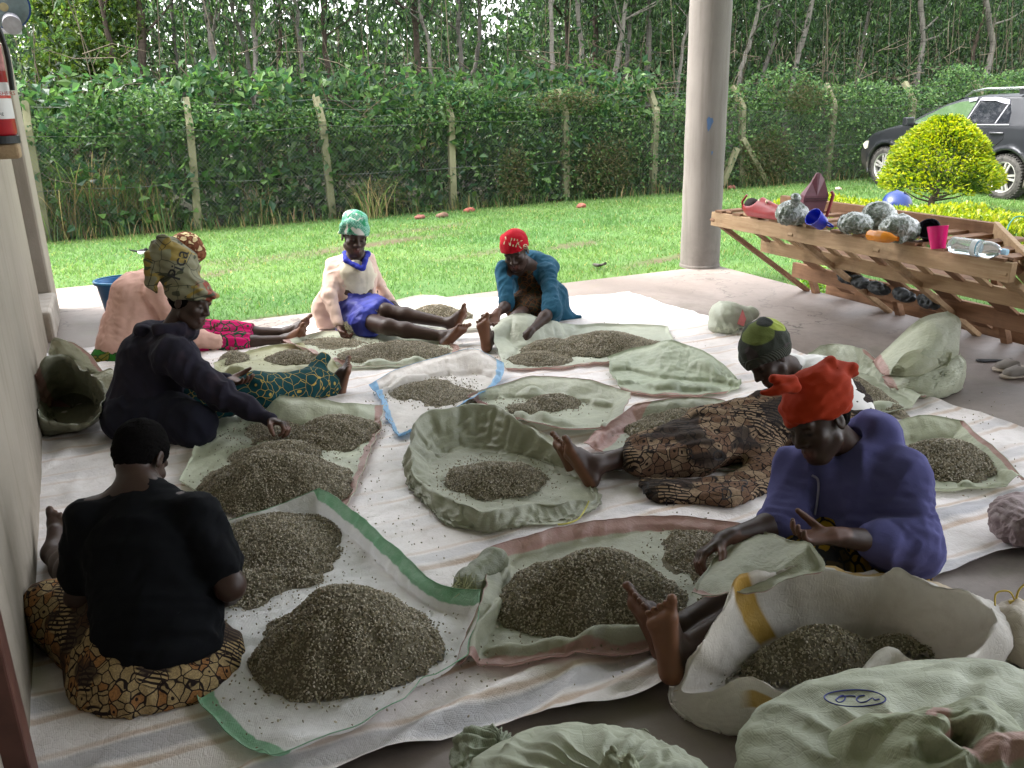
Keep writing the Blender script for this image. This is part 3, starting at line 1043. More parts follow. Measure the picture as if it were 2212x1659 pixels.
class Field:
    """smooth blend of tapered limbs, turned into ONE continuous surface"""

    def __init__(s, h):
        s.h = h
        s.ops = []

    @staticmethod
    def _basis(ax):
        return np.asarray(ax, float)

    def cap(s, a, b, ra, rb=None, k=0.02, flat=None, f=1.0, mode='add'):
        rb = ra if rb is None else rb
        a, b = np.asarray(a, float), np.asarray(b, float)
        R = max(ra, rb)
        lo = np.minimum(a, b) - R
        hi = np.maximum(a, b) + R
        if flat is not None:
            flat = unit(flat)

        def fn(P):
            q = P - a
            ba = b - a
            if flat is not None:
                q = q + (q @ flat)[..., None] * flat * (1 / f - 1)
                bb = ba + (ba @ flat) * flat * (1 / f - 1)
            else:
                bb = ba
            hh = np.clip((q @ bb) / (bb @ bb + 1e-12), 0, 1)
            d = np.linalg.norm(q - hh[..., None] * bb, axis=-1) - (ra + (rb - ra) * hh)
            return d * (math.sqrt(f) if flat is not None else 1)
        s.ops.append((fn, lo, hi, k, mode))
        return s

    def chain(s, pts, rs, k=0.02, flat=None, f=1.0, mode='add'):
        for i in range(len(pts) - 1):
            s.cap(pts[i], pts[i + 1], rs[i], rs[i + 1], k, flat, f, mode)
        return s

    def ell(s, c, rr, ax=None, k=0.02, mode='add'):
        c = np.asarray(c, float)
        rr = np.asarray(rr, float)
        ax = np.eye(3) if ax is None else np.asarray(ax, float)   # rows are axes
        R = np.sqrt(((ax * rr[:, None]) ** 2).sum(0))

        def fn(P):
            q = (P - c) @ ax.T
            k0 = np.linalg.norm(q / rr, axis=-1)
            k1 = np.linalg.norm(q / rr ** 2, axis=-1)
            return k0 * (k0 - 1) / (k1 + 1e-9)
        s.ops.append((fn, c - R, c + R, k, mode))
        return s

    def half(s, p, n, k=0.004):
        """cut away everything on the side the normal points to"""
        p, n = np.asarray(p, float), unit(n)
        s.ops.append((lambda P: -((P - p) @ n), None, None, k, 'sub'))
        return s

    def mesh(s):
        h = s.h
        los = np.min([o[1] for o in s.ops if o[1] is not None and o[4] == 'add'], axis=0) - 4 * h
        his = np.max([o[2] for o in s.ops if o[2] is not None and o[4] == 'add'], axis=0) + 4 * h
        n = np.ceil((his - los) / h).astype(int) + 1
        F = np.full(n, 0.25, np.float32)
        gx = [los[i] + np.arange(n[i]) * h for i in range(3)]
        for fn, lo, hi, k, mode in s.ops:
            if lo is None:
                i0, i1 = np.zeros(3, int), n
            else:
                mg = k + 3.5 * h
                i0 = np.clip(np.floor((lo - mg - los) / h).astype(int), 0, n)
                i1 = np.clip(np.ceil((hi + mg - los) / h).astype(int) + 1, 0, n)
            if np.any(i1 <= i0):
                continue
            P = np.stack(np.meshgrid(gx[0][i0[0]:i1[0]], gx[1][i0[1]:i1[1]], gx[2][i0[2]:i1[2]], indexing='ij'), -1)
            d = fn(P).astype(np.float32)
            sl_ = (slice(i0[0], i1[0]), slice(i0[1], i1[1]), slice(i0[2], i1[2]))
            o = F[sl_]
            if mode == 'add':
                if k > 0:
                    hh = np.clip(0.5 + 0.5 * (o - d) / k, 0, 1)
                    F[sl_] = o + (d - o) * hh - k * hh * (1 - hh)
                else:
                    F[sl_] = np.minimum(o, d)
            else:
                kk = max(k, 1e-5)
                hh = np.clip(0.5 - 0.5 * (o + d) / kk, 0, 1)
                F[sl_] = o + (-d - o) * hh + kk * hh * (1 - hh)
        return surface_net(F, los, h)


def surface_net(F, org, h):
    n = np.array(F.shape)
    S = F < 0
    c = S[:-1, :-1, :-1].astype(np.int8)
    tot = np.zeros(c.shape, np.int8)
    for dx in (0, 1):
        for dy in (0, 1):
            for dz in (0, 1):
                tot += S[dx:n[0] - 1 + dx, dy:n[1] - 1 + dy, dz:n[2] - 1 + dz]
    act = (tot > 0) & (tot < 8)
    I = np.argwhere(act)
    cid = np.full(c.shape, -1, np.int64)
    cid[act] = np.arange(len(I))
    corner = np.array([(x, y, z) for x in (0, 1) for y in (0, 1) for z in (0, 1)])
    vals = np.stack([F[I[:, 0] + q[0], I[:, 1] + q[1], I[:, 2] + q[2]] for q in corner], 1)
    acc = np.zeros((len(I), 3))
    cnt = np.zeros(len(I))
    for a in range(8):
        for b in range(a + 1, 8):
            if np.abs(corner[a] - corner[b]).sum() != 1:
                continue
            va, vb = vals[:, a], vals[:, b]
            x = (va < 0) != (vb < 0)
            t = np.where(x, va / (va - vb + 1e-12 * (va == vb)), 0)
            acc += np.where(x[:, None], corner[a] + t[:, None] * (corner[b] - corner[a]), 0)
            cnt += x
    V = org + (I + acc / cnt[:, None]) * h
    quads = []
    for ax in range(3):
        o1, o2 = [(1, 2), (2, 0), (0, 1)][ax]
        sl0 = [slice(None)] * 3
        sl1 = [slice(None)] * 3
        sl0[ax] = slice(0, n[ax] - 1)
        sl1[ax] = slice(1, n[ax])
        e = S[tuple(sl0)] != S[tuple(sl1)]
        E_ = np.argwhere(e)
        ok = (E_[:, o1] > 0) & (E_[:, o2] > 0) & (E_[:, o1] < n[o1] - 1) & (E_[:, o2] < n[o2] - 1)
        E_ = E_[ok]
        if not len(E_):
            continue
        inside = S[tuple(E_.T)]
        d1 = np.zeros(3, int)
        d1[o1] = 1
        d2 = np.zeros(3, int)
        d2[o2] = 1
        q = np.stack([cid[tuple((E_ - d1 - d2).T)], cid[tuple((E_ - d2).T)], cid[tuple(E_.T)], cid[tuple((E_ - d1).T)]], 1)
        q[~inside] = q[~inside][:, ::-1]
        quads.append(q)
    Q = np.concatenate(quads)
    Q = Q[(Q >= 0).all(1)]
    # light smoothing
    V = relax(V, Q, 2, 0.45)
    return V, Q


def relax(V, Q, it=1, lam=0.5):
    E_ = np.concatenate([Q[:, [0, 1]], Q[:, [1, 2]], Q[:, [2, 3]], Q[:, [3, 0]]])
    E_ = np.concatenate([E_, E_[:, ::-1]])
    deg = np.bincount(E_[:, 0], minlength=len(V))[:, None]
    for i in range(it):
        for l in (lam, -lam * 1.04):
            acc = np.stack([np.bincount(E_[:, 0], V[E_[:, 1], k], len(V)) for k in range(3)], 1)
            V = V + l * (acc / np.maximum(deg, 1) - V)
    return V


def vnormals(V, Q):
    a = np.cross(V[Q[:, 2]] - V[Q[:, 0]], V[Q[:, 3 % Q.shape[1]]] - V[Q[:, 1]]) if Q.shape[1] == 4 else np.cross(V[Q[:, 1]] - V[Q[:, 0]], V[Q[:, 2]] - V[Q[:, 0]])
    N = np.zeros_like(V)
    for k in range(Q.shape[1]):
        for c in range(3):
            N[:, c] += np.bincount(Q[:, k], a[:, c], len(V))
    return N / (np.linalg.norm(N, axis=1)[:, None] + 1e-12)


def tri_wave(t):
    f = t - np.floor(t)
    return 4 * np.abs(f - 0.5) - 1


def crumple(P, seed, wl, n=5, sharp=0.75, ax=None):
    """sharp creases: folded waves in random directions with patchy strength"""
    r = np.random.default_rng(seed)
    acc = np.zeros(len(P))
    if ax is not None:
        a_ = unit(ax)
        P = P - (P @ a_)[:, None] * a_ * 0.72
    w = P + 0.16 * wl * np.stack([vnoise(P, seed + 50 + i, f=0.45 / wl) for i in range(3)], 1)
    for i in range(n):
        k = r.normal(size=3) * [1, 1, 0.8]
        k = k / np.linalg.norm(k) / (wl * r.uniform(0.7, 1.6))
        t = w @ k + r.uniform(0, 1)
        md = np.clip(vnoise(P, seed + 7 * i, f=0.35 / wl) * 1.1 + 0.35, 0, 1)
        acc += md * (sharp * tri_wave(t) + (1 - sharp) * np.sin(t * 6.283))
    return acc / math.sqrt(n)


def folds(V, Q, items):
    """cloth folds: items (seed, freq, amp, stretch axis or None, centre or None, radius, ridged)"""
    for seed, f, amp, ax, c, R, ridged in items:
        N = vnormals(V, Q)
        P = V.copy()
        if ax is not None:
            ax_ = unit(ax)
            P = P - (P @ ax_)[:, None] * ax_ * 0.8
        n = vnoise(P, seed, f=f)
        if ridged:
            n = 0.55 - np.abs(n) * 1.6
        w = 1.0
        if c is not None:
            w = np.exp(-((V - np.asarray(c)) ** 2).sum(1) / R ** 2)[:, None]
        V = V + N * (n * amp)[:, None] * w
    return V


def on_sphere(u, v, c, L, near=True):
    """point seen at u, v at distance L from c"""
    d = ray(u, v)
    o = CAM - np.asarray(c)
    a, b, cc = d @ d, d @ o, o @ o - L * L
    q = b * b - a * cc
    if q < 0:
        return CAM + d * (-b / a)
    t = (-b - math.sqrt(q)) / a if near else (-b + math.sqrt(q)) / a
    return CAM + d * t


def frame(fwd, up):
    """rows: left, forward, up"""
    f = unit(fwd)
    u = np.asarray(up, float)
    u = unit(u - f * (u @ f))
    l = np.cross(u, f)
    return np.array([l, f, u])


def W2(x, y, z):
    """direction from picture right, towards the viewer, picture up"""
    return IX * x - FWD * y + IY * z


def thin_out(o, ratio):
    m = o.modifiers.new('decimate', 'DECIMATE')
    m.ratio = ratio


class Person:
    def __init__(s, label, loc, h=0.005, skin=(0.04, 0.0205, 0.0145)):
        s.root = thing('person', label, 'person', tuple(loc), group='people sorting coffee on the porch')
        s.f = Field(h)
        s.h = h
        s.skin = np.array(skin)
        s.paint = []

    def head(s, c, fwd, up, sc=1.0):
        ax = frame(fwd, up)
        s.hc, s.hax, s.hs = np.asarray(c, float), ax, sc
        T = lambda x, y, z: s.hc + (np.array([x, y, z]) * sc) @ ax
        s.T = T
        f = s.f
        r = lambda *a: np.array(a) * sc
        f.ell(T(0, -0.010, 0.025), r(0.073, 0.094, 0.088), ax, 0.02)
        f.ell(T(0, 0.026, -0.040), r(0.060, 0.068, 0.083), ax, 0.02 * sc)
        f.ell(T(0, 0.062, -0.100), r(0.030, 0.030, 0.024), ax, 0.022 * sc)
        for q in (-1, 1):
            f.ell(T(q * 0.040, 0.062, -0.034), r(0.024, 0.022, 0.020), ax, 0.02 * sc)
            f.cap(T(q * 0.052, 0.01, -0.07), T(q * 0.022, 0.058, -0.105), 0.018 * sc, 0.016 * sc, 0.02 * sc)
            f.ell(T(q * 0.076, -0.008, -0.016), r(0.007, 0.019, 0.031), ax @ np.eye(3), 0.006)
            f.ell(T(q * 0.084, -0.002, -0.012), r(0.006, 0.010, 0.017), ax, 0.004, 'sub')
        f.cap(T(-0.040, 0.078, 0.014), T(0.040, 0.078, 0.014), 0.012 * sc, None, 0.015 * sc)
        for q in (-1, 1):
            f.ell(T(q * 0.032, 0.100, -0.009), r(0.017, 0.016, 0.012), ax, 0.012 * sc, 'sub')
            f.ell(T(q * 0.031, 0.076, -0.010), r(0.015, 0.013, 0.011), ax, 0.004)
        f.cap(T(0, 0.088, 0.004), T(0, 0.108, -0.036), 0.009 * sc, 0.0125 * sc, 0.010 * sc)
        for q in (-1, 1):
            f.ell(T(q * 0.014, 0.098, -0.041), r(0.011, 0.012, 0.009), ax, 0.007 * sc)
        f.cap(T(-0.019, 0.086, -0.069), T(0.019, 0.086, -0.069), 0.007 * sc, None, 0.006 * sc)
        f.cap(T(0, 0.093, -0.067), T(0, 0.093, -0.068), 0.009 * sc, None, 0.008 * sc)
        f.cap(T(-0.014, 0.087, -0.083), T(0.014, 0.087, -0.083), 0.009 * sc, None, 0.007 * sc)
        f.cap(T(-0.02, 0.1, -0.0755), T(0.02, 0.1, -0.0755), 0.0035 * sc, None, 0.003, mode='sub')
        lips = T(0, 0.092, -0.076)
        s.paint.append((lambda V, c=lips, a=ax: np.clip(1.4 - np.linalg.norm(((V - c) @ a.T) / (np.array([0.024, 0.02, 0.017]) * sc), axis=1), 0, 1), np.array([0.1, 0.035, 0.03])))
        for q in (-1, 1):
            e = T(q * 0.031, 0.086, -0.015)
            s.paint.append((lambda V, c=e, a=ax: np.clip(1.6 - np.linalg.norm(((V - c) @ a.T) / (np.array([0.016, 0.014, 0.0035]) * sc), axis=1), 0, 1), np.array([0.008, 0.006, 0.005])))
            e2 = T(q * 0.031, 0.09, 0.018)
            s.paint.append((lambda V, c=e2, a=ax: 0.7 * np.clip(1.6 - np.linalg.norm(((V - c) @ a.T) / (np.array([0.02, 0.014, 0.004]) * sc), axis=1), 0, 1), np.array([0.01, 0.008, 0.006])))
        return s

    def neck(s, base, r=0.054):
        s.f.cap(base, s.T(0, -0.028, -0.055), r * 1.08, r * 0.95, 0.03)
        return s

    def hand(s, w, d, n, thumb=1, curl=(0.5, 0.6, 0.5), sc=1.0, tw=None, spread=0.12, palm=True, fan=None):
        """w wrist, d direction, n where the palm faces, thumb side +1/-1"""
        d = unit(d)
        n = np.asarray(n, float)
        n = unit(n - d * (n @ d))
        t = np.cross(d, n) * thumb
        f = s.f
        w = np.asarray(w, float)
        L = [0.070, 0.077, 0.072, 0.056]
        off = [0.029, 0.010, -0.010, -0.028]
        kn = []
        for i in range(4):
            K = w + d * (0.088 - 0.004 * abs(i - 1)) * sc + t * off[i] * sc
            f.cap(w + t * off[i] * 0.55 * sc + d * 0.004, K, 0.0155 * sc, 0.0125 * sc, 0.012)
            kn.append(K)
        f.cap(w - d * 0.03, w + d * 0.012, 0.026 * sc, 0.025 * sc, 0.015, n, 0.75)
        for i in range(4):
            p = kn[i]
            a = 0
            ci = curl[i] if isinstance(curl[0], (tuple, list)) else curl
            for j, (fr, rr) in enumerate(((0.46, 0.0105), (0.30, 0.0095), (0.24, 0.0085))):
                a += ci[j]
                dr = unit(d * math.cos(a) + n * math.sin(a) + t * spread * (1.5 - i) * 0.6)
                q = p + dr * L[i] * fr * sc
                f.cap(p, q, rr * sc, (rr - 0.001) * sc, 0.004)
                p = q
        T0 = w + d * 0.026 * sc + t * 0.026 * sc + n * 0.006
        tw = tw or (0.55, 0.75, 0.45)
        d1 = unit(d * tw[0] + t * tw[1] + n * tw[2])
        d2 = unit(d * 0.9 + t * 0.15 + n * (tw[2] + 0.3))
        T1 = T0 + d1 * 0.042 * sc
        T2 = T1 + unit(d1 + d2) * 0.032 * sc
        T3 = T2 + d2 * 0.026 * sc
        f.cap(T0, T1, 0.0155 * sc, 0.0125 * sc, 0.012).cap(T1, T2, 0.0125 * sc, 0.011 * sc, 0.005).cap(T2, T3, 0.011 * sc, 0.009 * sc, 0.004)
        if palm:
            c0 = w + d * 0.07 * sc
            s.paint.append((lambda V, c=c0, n_=n: np.clip(((V - c) @ n_) / 0.012 + 0.2, 0, 1) * (np.linalg.norm(V - c, axis=1) < 0.13 * sc) * 0.85,
                            np.array([0.12, 0.055, 0.036])))
        return s

    def foot(s, ank, t, n, big=1, sc=1.0, sole=(0.15, 0.066, 0.036)):
        """ank ankle, t heel-to-toe, n out of the sole, big toe side +1/-1"""
        t = unit(t)
        n = np.asarray(n, float)
        n = unit(n - t * (n @ t))
        b = np.cross(t, n) * big
        f = s.f
        ank = np.asarray(ank, float)
        heel = ank + (n * 0.048 - t * 0.036) * sc
        bi = ank + (n * 0.060 + t * 0.118 + b * 0.020) * sc
        bo = ank + (n * 0.062 + t * 0.098 - b * 0.024) * sc
        f.cap(ank - n * 0.02, ank + n * 0.02, 0.034 * sc, 0.034 * sc, 0.02)
        f.cap(ank, heel, 0.033 * sc, 0.031 * sc, 0.02)
        f.cap(heel, bi, 0.028 * sc, 0.023 * sc, 0.02).cap(heel, bo, 0.028 * sc, 0.019 * sc, 0.02)
        f.cap(ank + t * 0.012, ank + (t * 0.085 + n * 0.032 + b * 0.008) * sc, 0.033 * sc, 0.024 * sc, 0.025)
        f.cap(bi, bo, 0.022 * sc, 0.018 * sc, 0.015)
        tl = [0.052, 0.044, 0.040, 0.035, 0.030]
        tr_ = [0.0135, 0.0095, 0.009, 0.0085, 0.008]
        for i in range(5):
            q = i / 4
            p0 = bi * (1 - q) + bo * q + b * 0.004 * (2 - i)
            p1 = p0 + (t * tl[i] * 0.75 - n * 0.007 + b * 0.003 * (2 - i)) * sc
            p2 = p0 + (t * tl[i] - n * 0.001 + b * 0.004 * (2 - i)) * sc
            f.cap(p0, p1, tr_[i] * 1.05 * sc, tr_[i] * 0.9 * sc, 0.008).cap(p1, p2, tr_[i] * 0.95 * sc, tr_[i] * 1.0 * sc, 0.003)
        c0 = ank + n * 0.05 * sc + t * 0.05 * sc
        s.paint.append((lambda V, c=c0, n_=n, t_=t: np.clip(((V - c) @ n_ - 0.008 + 0.06 * np.clip((V - c) @ t_ - 0.075, 0, 1)) / 0.016 + 0.5, 0, 1) * (np.linalg.norm(V - c, axis=1) < 0.17 * sc),
                        np.array(sole)))
        return s

    def arm(s, sh, el, wr, r=(0.045, 0.038, 0.036, 0.024), k=0.025):
        s.f.cap(sh, el, r[0], r[1], k)
        mid = el + (wr - el) * 0.3
        s.f.cap(el, mid, r[1] * 0.97, r[2] * 1.04, k).cap(mid, wr, r[2] * 1.04, r[3], k)
        return s

    def leg(s, hip, kn, ank, r=(0.075, 0.055, 0.052, 0.033), k=0.03):
        s.f.cap(hip, kn, r[0], r[1], k)
        mid = kn + (ank - kn) * 0.32
        s.f.cap(kn, mid, r[1] * 0.93, r[2], k).cap(mid, ank, r[2], r[3], k)
        return s

    def build(s):
        V, Q = s.f.mesh()
        c = np.tile(s.skin, (len(V), 1))
        for fn, cc in s.paint:
            w = fn(V)[:, None]
            c = c * (1 - w) + cc * w
        c *= (1 + 0.12 * vnoise(V, 3, f=9))[:, None]
        o = mesh_np('body', V, Q, MAT_SKIN, s.root, col=np.clip(c, 0, 1))
        thin_out(o, 0.36)
        return o

    def cloth(s, name, f, mat, fold=(), col=None, label=None, cr=((0.15, 0.008), (0.06, 0.004)), bands=()):
        V, Q = f.mesh()
        if fold:
            V = folds(V, Q, fold)
        for d_, wl, am in bands:
            t = V @ unit(d_) / wl + 0.35 * vnoise(V, 91, f=0.25 / wl)
            V = V + vnormals(V, Q) * ((0.5 * tri_wave(t) + 0.5 * np.sin(t * 6.283 + 1)) * am * (0.6 + 0.5 * vnoise(V, 92, f=4)))[:, None]
        for i, (wl, am) in enumerate(cr):
            V = V + vnormals(V, Q) * (crumple(V, 77 + 31 * i + len(V) % 97, wl, 5, 0.6) * am)[:, None]
        o = mesh_np(name, V, Q, mat, s.root, col=None if col is None else col(V))
        if label:
            o['label'] = label
        thin_out(o, 0.45)
        return o


def mat_skin():
    m = M('skin')
    v = m.coord('Object')
    m.set(Base_Color=m.attr('Col'), Roughness=m.ramp(m.noise(v, 40, 3), [(0.3, 0.4), (0.7, 0.55)]), Specular_IOR_Level=0.33)
    m.set(Subsurface_Weight=0.05, Subsurface_Radius=(0.012, 0.005, 0.003))
    m.bump(m.noise(v, 220, 3), 0.12, 0.002)
    return m.m


MAT_SKIN = mat_skin()


def mat_cloth(name, c, var=0.12, rough=0.9, weave=260, bump=0.25, sheen=0.3, spots=None):
    m = M(name)
    v = m.coord('Object')
    n1 = m.noise(v, 6, 4, 0.6)
    base = m.ramp(n1, [(0.3, tuple(x * (1 - var) for x in c)), (0.7, tuple(min(1, x * (1 + var)) for x in c))])
    if spots:
        sp, col2 = spots
        base = m.mix(m.ramp(m.noise(v, sp, 3, 0.6), [(0.55, 0), (0.68, 0.6)]), base, col2)
    m.set(Base_Color=base, Roughness=rough, Specular_IOR_Level=0.08, Sheen_Weight=sheen * 0.12, Sheen_Roughness=0.5)
    m.bump(m.noise(v, weave, 2), bump, 0.002)
    return m.m


def mat_print(name, ground, ink, second, scale=16, cell=0.5, thin=0.06, dark=None, rot=(0.4, 0.3, 0.2), rough=0.85, crack=False):
    """printed cotton: cells outlined in ink, some cells in a second colour"""
    m = M(name)
    v = m.coord('Object', (1, 1, 1), rot)
    wv = m.n('VectorMath', operation='ADD')
    nz = m.n('TexNoise')
    m.put(nz.inputs['Vector'], v)
    nz.inputs['Scale'].default_value = scale * 0.5
    sc = m.n('VectorMath', operation='SCALE')
    m.put(sc.inputs[0], nz.outputs['Color'])
    sc.inputs['Scale'].default_value = 0.5 / scale * 2
    m.put(wv.inputs[0], v)
    m.put(wv.inputs[1], sc.outputs[0])
    vo = m.n('TexVoronoi', feature='DISTANCE_TO_EDGE')
    m.put(vo.inputs['Vector'], wv.outputs[0])
    vo.inputs['Scale'].default_value = scale
    vc = m.n('TexVoronoi', feature='F1')
    m.put(vc.inputs['Vector'], wv.outputs[0])
    vc.inputs['Scale'].default_value = scale
    pick = m.sep(vc.outputs['Color'])[0]
    crk = m.ramp(m.noise(v, scale * 2.6, 4, 0.7, 1.0), [(0.42, 0), (0.5, 0.45), (0.58, 0)])
    base = m.mix(m.ramp(pick, [(cell, 0), (cell + 0.01, 1)], 'CONSTANT'), ground, second)
    if crack:
        base = m.mix(crk, base, ink)
        wv2 = m.n('TexWave', wave_type='BANDS', bands_direction='DIAGONAL', wave_profile='SIN')
        m.put(wv2.inputs['Vector'], v)
        wv2.inputs['Scale'].default_value = scale * 0.9
        wv2.inputs['Distortion'].default_value = 1.5
        wv2.inputs['Detail'].default_value = 1
        band = m.mix(m.ramp(wv2.outputs['Fac'], [(0.45, 0), (0.55, 1)]), ink, ground)
        base = m.mix(m.ramp(m.noise(v, scale * 0.16, 1, 0.4), [(0.5, 0), (0.52, 1)]), base, band)
    dot = m.ramp(vc.outputs['Distance'], [(0.16, 1), (0.2, 0)])
    base = m.mix(m.math('MULTIPLY', dot, m.ramp(pick, [(0.3, 0), (0.31, 1)], 'CONSTANT')), base, ink)
    base = m.mix(m.ramp(vo.outputs['Distance'], [(thin, 1), (thin * 1.5, 0)]), base, ink)
    if dark:
        big = m.noise(v, scale * 0.22, 2, 0.5)
        base = m.mix(m.ramp(big, [(0.52, 0), (0.56, 0.85)]), base, dark)
    m.set(Base_Color=base, Roughness=rough, Specular_IOR_Level=0.12)
    m.bump(m.noise(m.coord('Object'), 240, 2), 0.2, 0.002)
    return m.m
# ------------------------------------------------------------------ helpers that lay marks on a built surface
from mathutils.bvhtree import BVHTree


def bvh_of(o):
    dg = bpy.context.evaluated_depsgraph_get()
    ev = o.evaluated_get(dg)
    me = ev.to_mesh()
    mw = np.array(o.matrix_world)
    if o.parent is not None:
        mw = np.array(Matrix.Translation(o.parent.location)) @ np.array(o.matrix_basis)
    n = len(me.vertices)
    V = np.empty(n * 3, np.float32)
    me.vertices.foreach_get('co', V)
    V = V.reshape(-1, 3) @ mw[:3, :3].T + mw[:3, 3]
    F = [tuple(p.vertices) for p in me.polygons]
    t = BVHTree.FromPolygons([tuple(v) for v in V], F)
    ev.to_mesh_clear()
    return t


def lay_on(o, pts, off=0.003):
    """move points along the line of sight onto a built surface"""
    t = bvh_of(o)
    out = []
    last = None
    for p in pts:
        d = unit(np.asarray(p) - CAM)
        hit = t.ray_cast(Vector(CAM), Vector(d))
        if hit[0] is None:
            out.append(None)
            continue
        q = np.array(hit[0]) - d * off
        out.append(q)
    good = [q for q in out if q is not None]
    if not good:
        return np.asarray(pts, float)
    m = np.median([np.linalg.norm(q - CAM) for q in good])
    return np.array([q if q is not None else CAM + unit(np.asarray(p) - CAM) * m for q, p in zip(out, pts)])


def lettering(txt, target_uv, d, size, xdir, ydir, colr, name, on, parent, off=0.003, sx=1.0):
    cu = bpy.data.curves.new(name, 'FONT')
    cu.body = txt
    cu.size = size
    cu.align_x, cu.align_y = 'CENTER', 'CENTER'
    cu.resolution_u = 2
    to = bpy.data.objects.new('tmp_text', cu)
    COL.objects.link(to)
    me = bpy.data.meshes.new_from_object(to.evaluated_get(bpy.context.evaluated_depsgraph_get()))
    V = np.array([v.co[:] for v in me.vertices])
    F = [list(p.vertices) for p in me.polygons]
    bpy.data.objects.remove(to)
    bpy.data.meshes.remove(me)
    xd = unit(xdir)
    yd = unit(ydir - xd * np.dot(ydir, xd))
    c = A(target_uv[0], target_uv[1], d)
    pts = lay_on(on, c + V[:, :1] * xd * sx + V[:, 1:2] * yd, off)
    back = pts + np.array([unit(p - CAM) for p in pts]) * 0.0015
    ff = {}
    for f_ in F:
        ff.setdefault(len(f_), []).append(f_)
    n = len(pts)
    ed = {(a, b) for f_ in F for a, b in zip(f_, f_[1:] + f_[:1])}
    sides = [(a, a + n, b + n, b) for (a, b) in ed if (b, a) not in ed]
    return mesh_np(name, np.vstack([pts, back]), [np.array(v) for v in ff.values()] + [np.array(sides)], plain(name + '_ink', colr, 0.8, 0.05), parent, smooth=False)


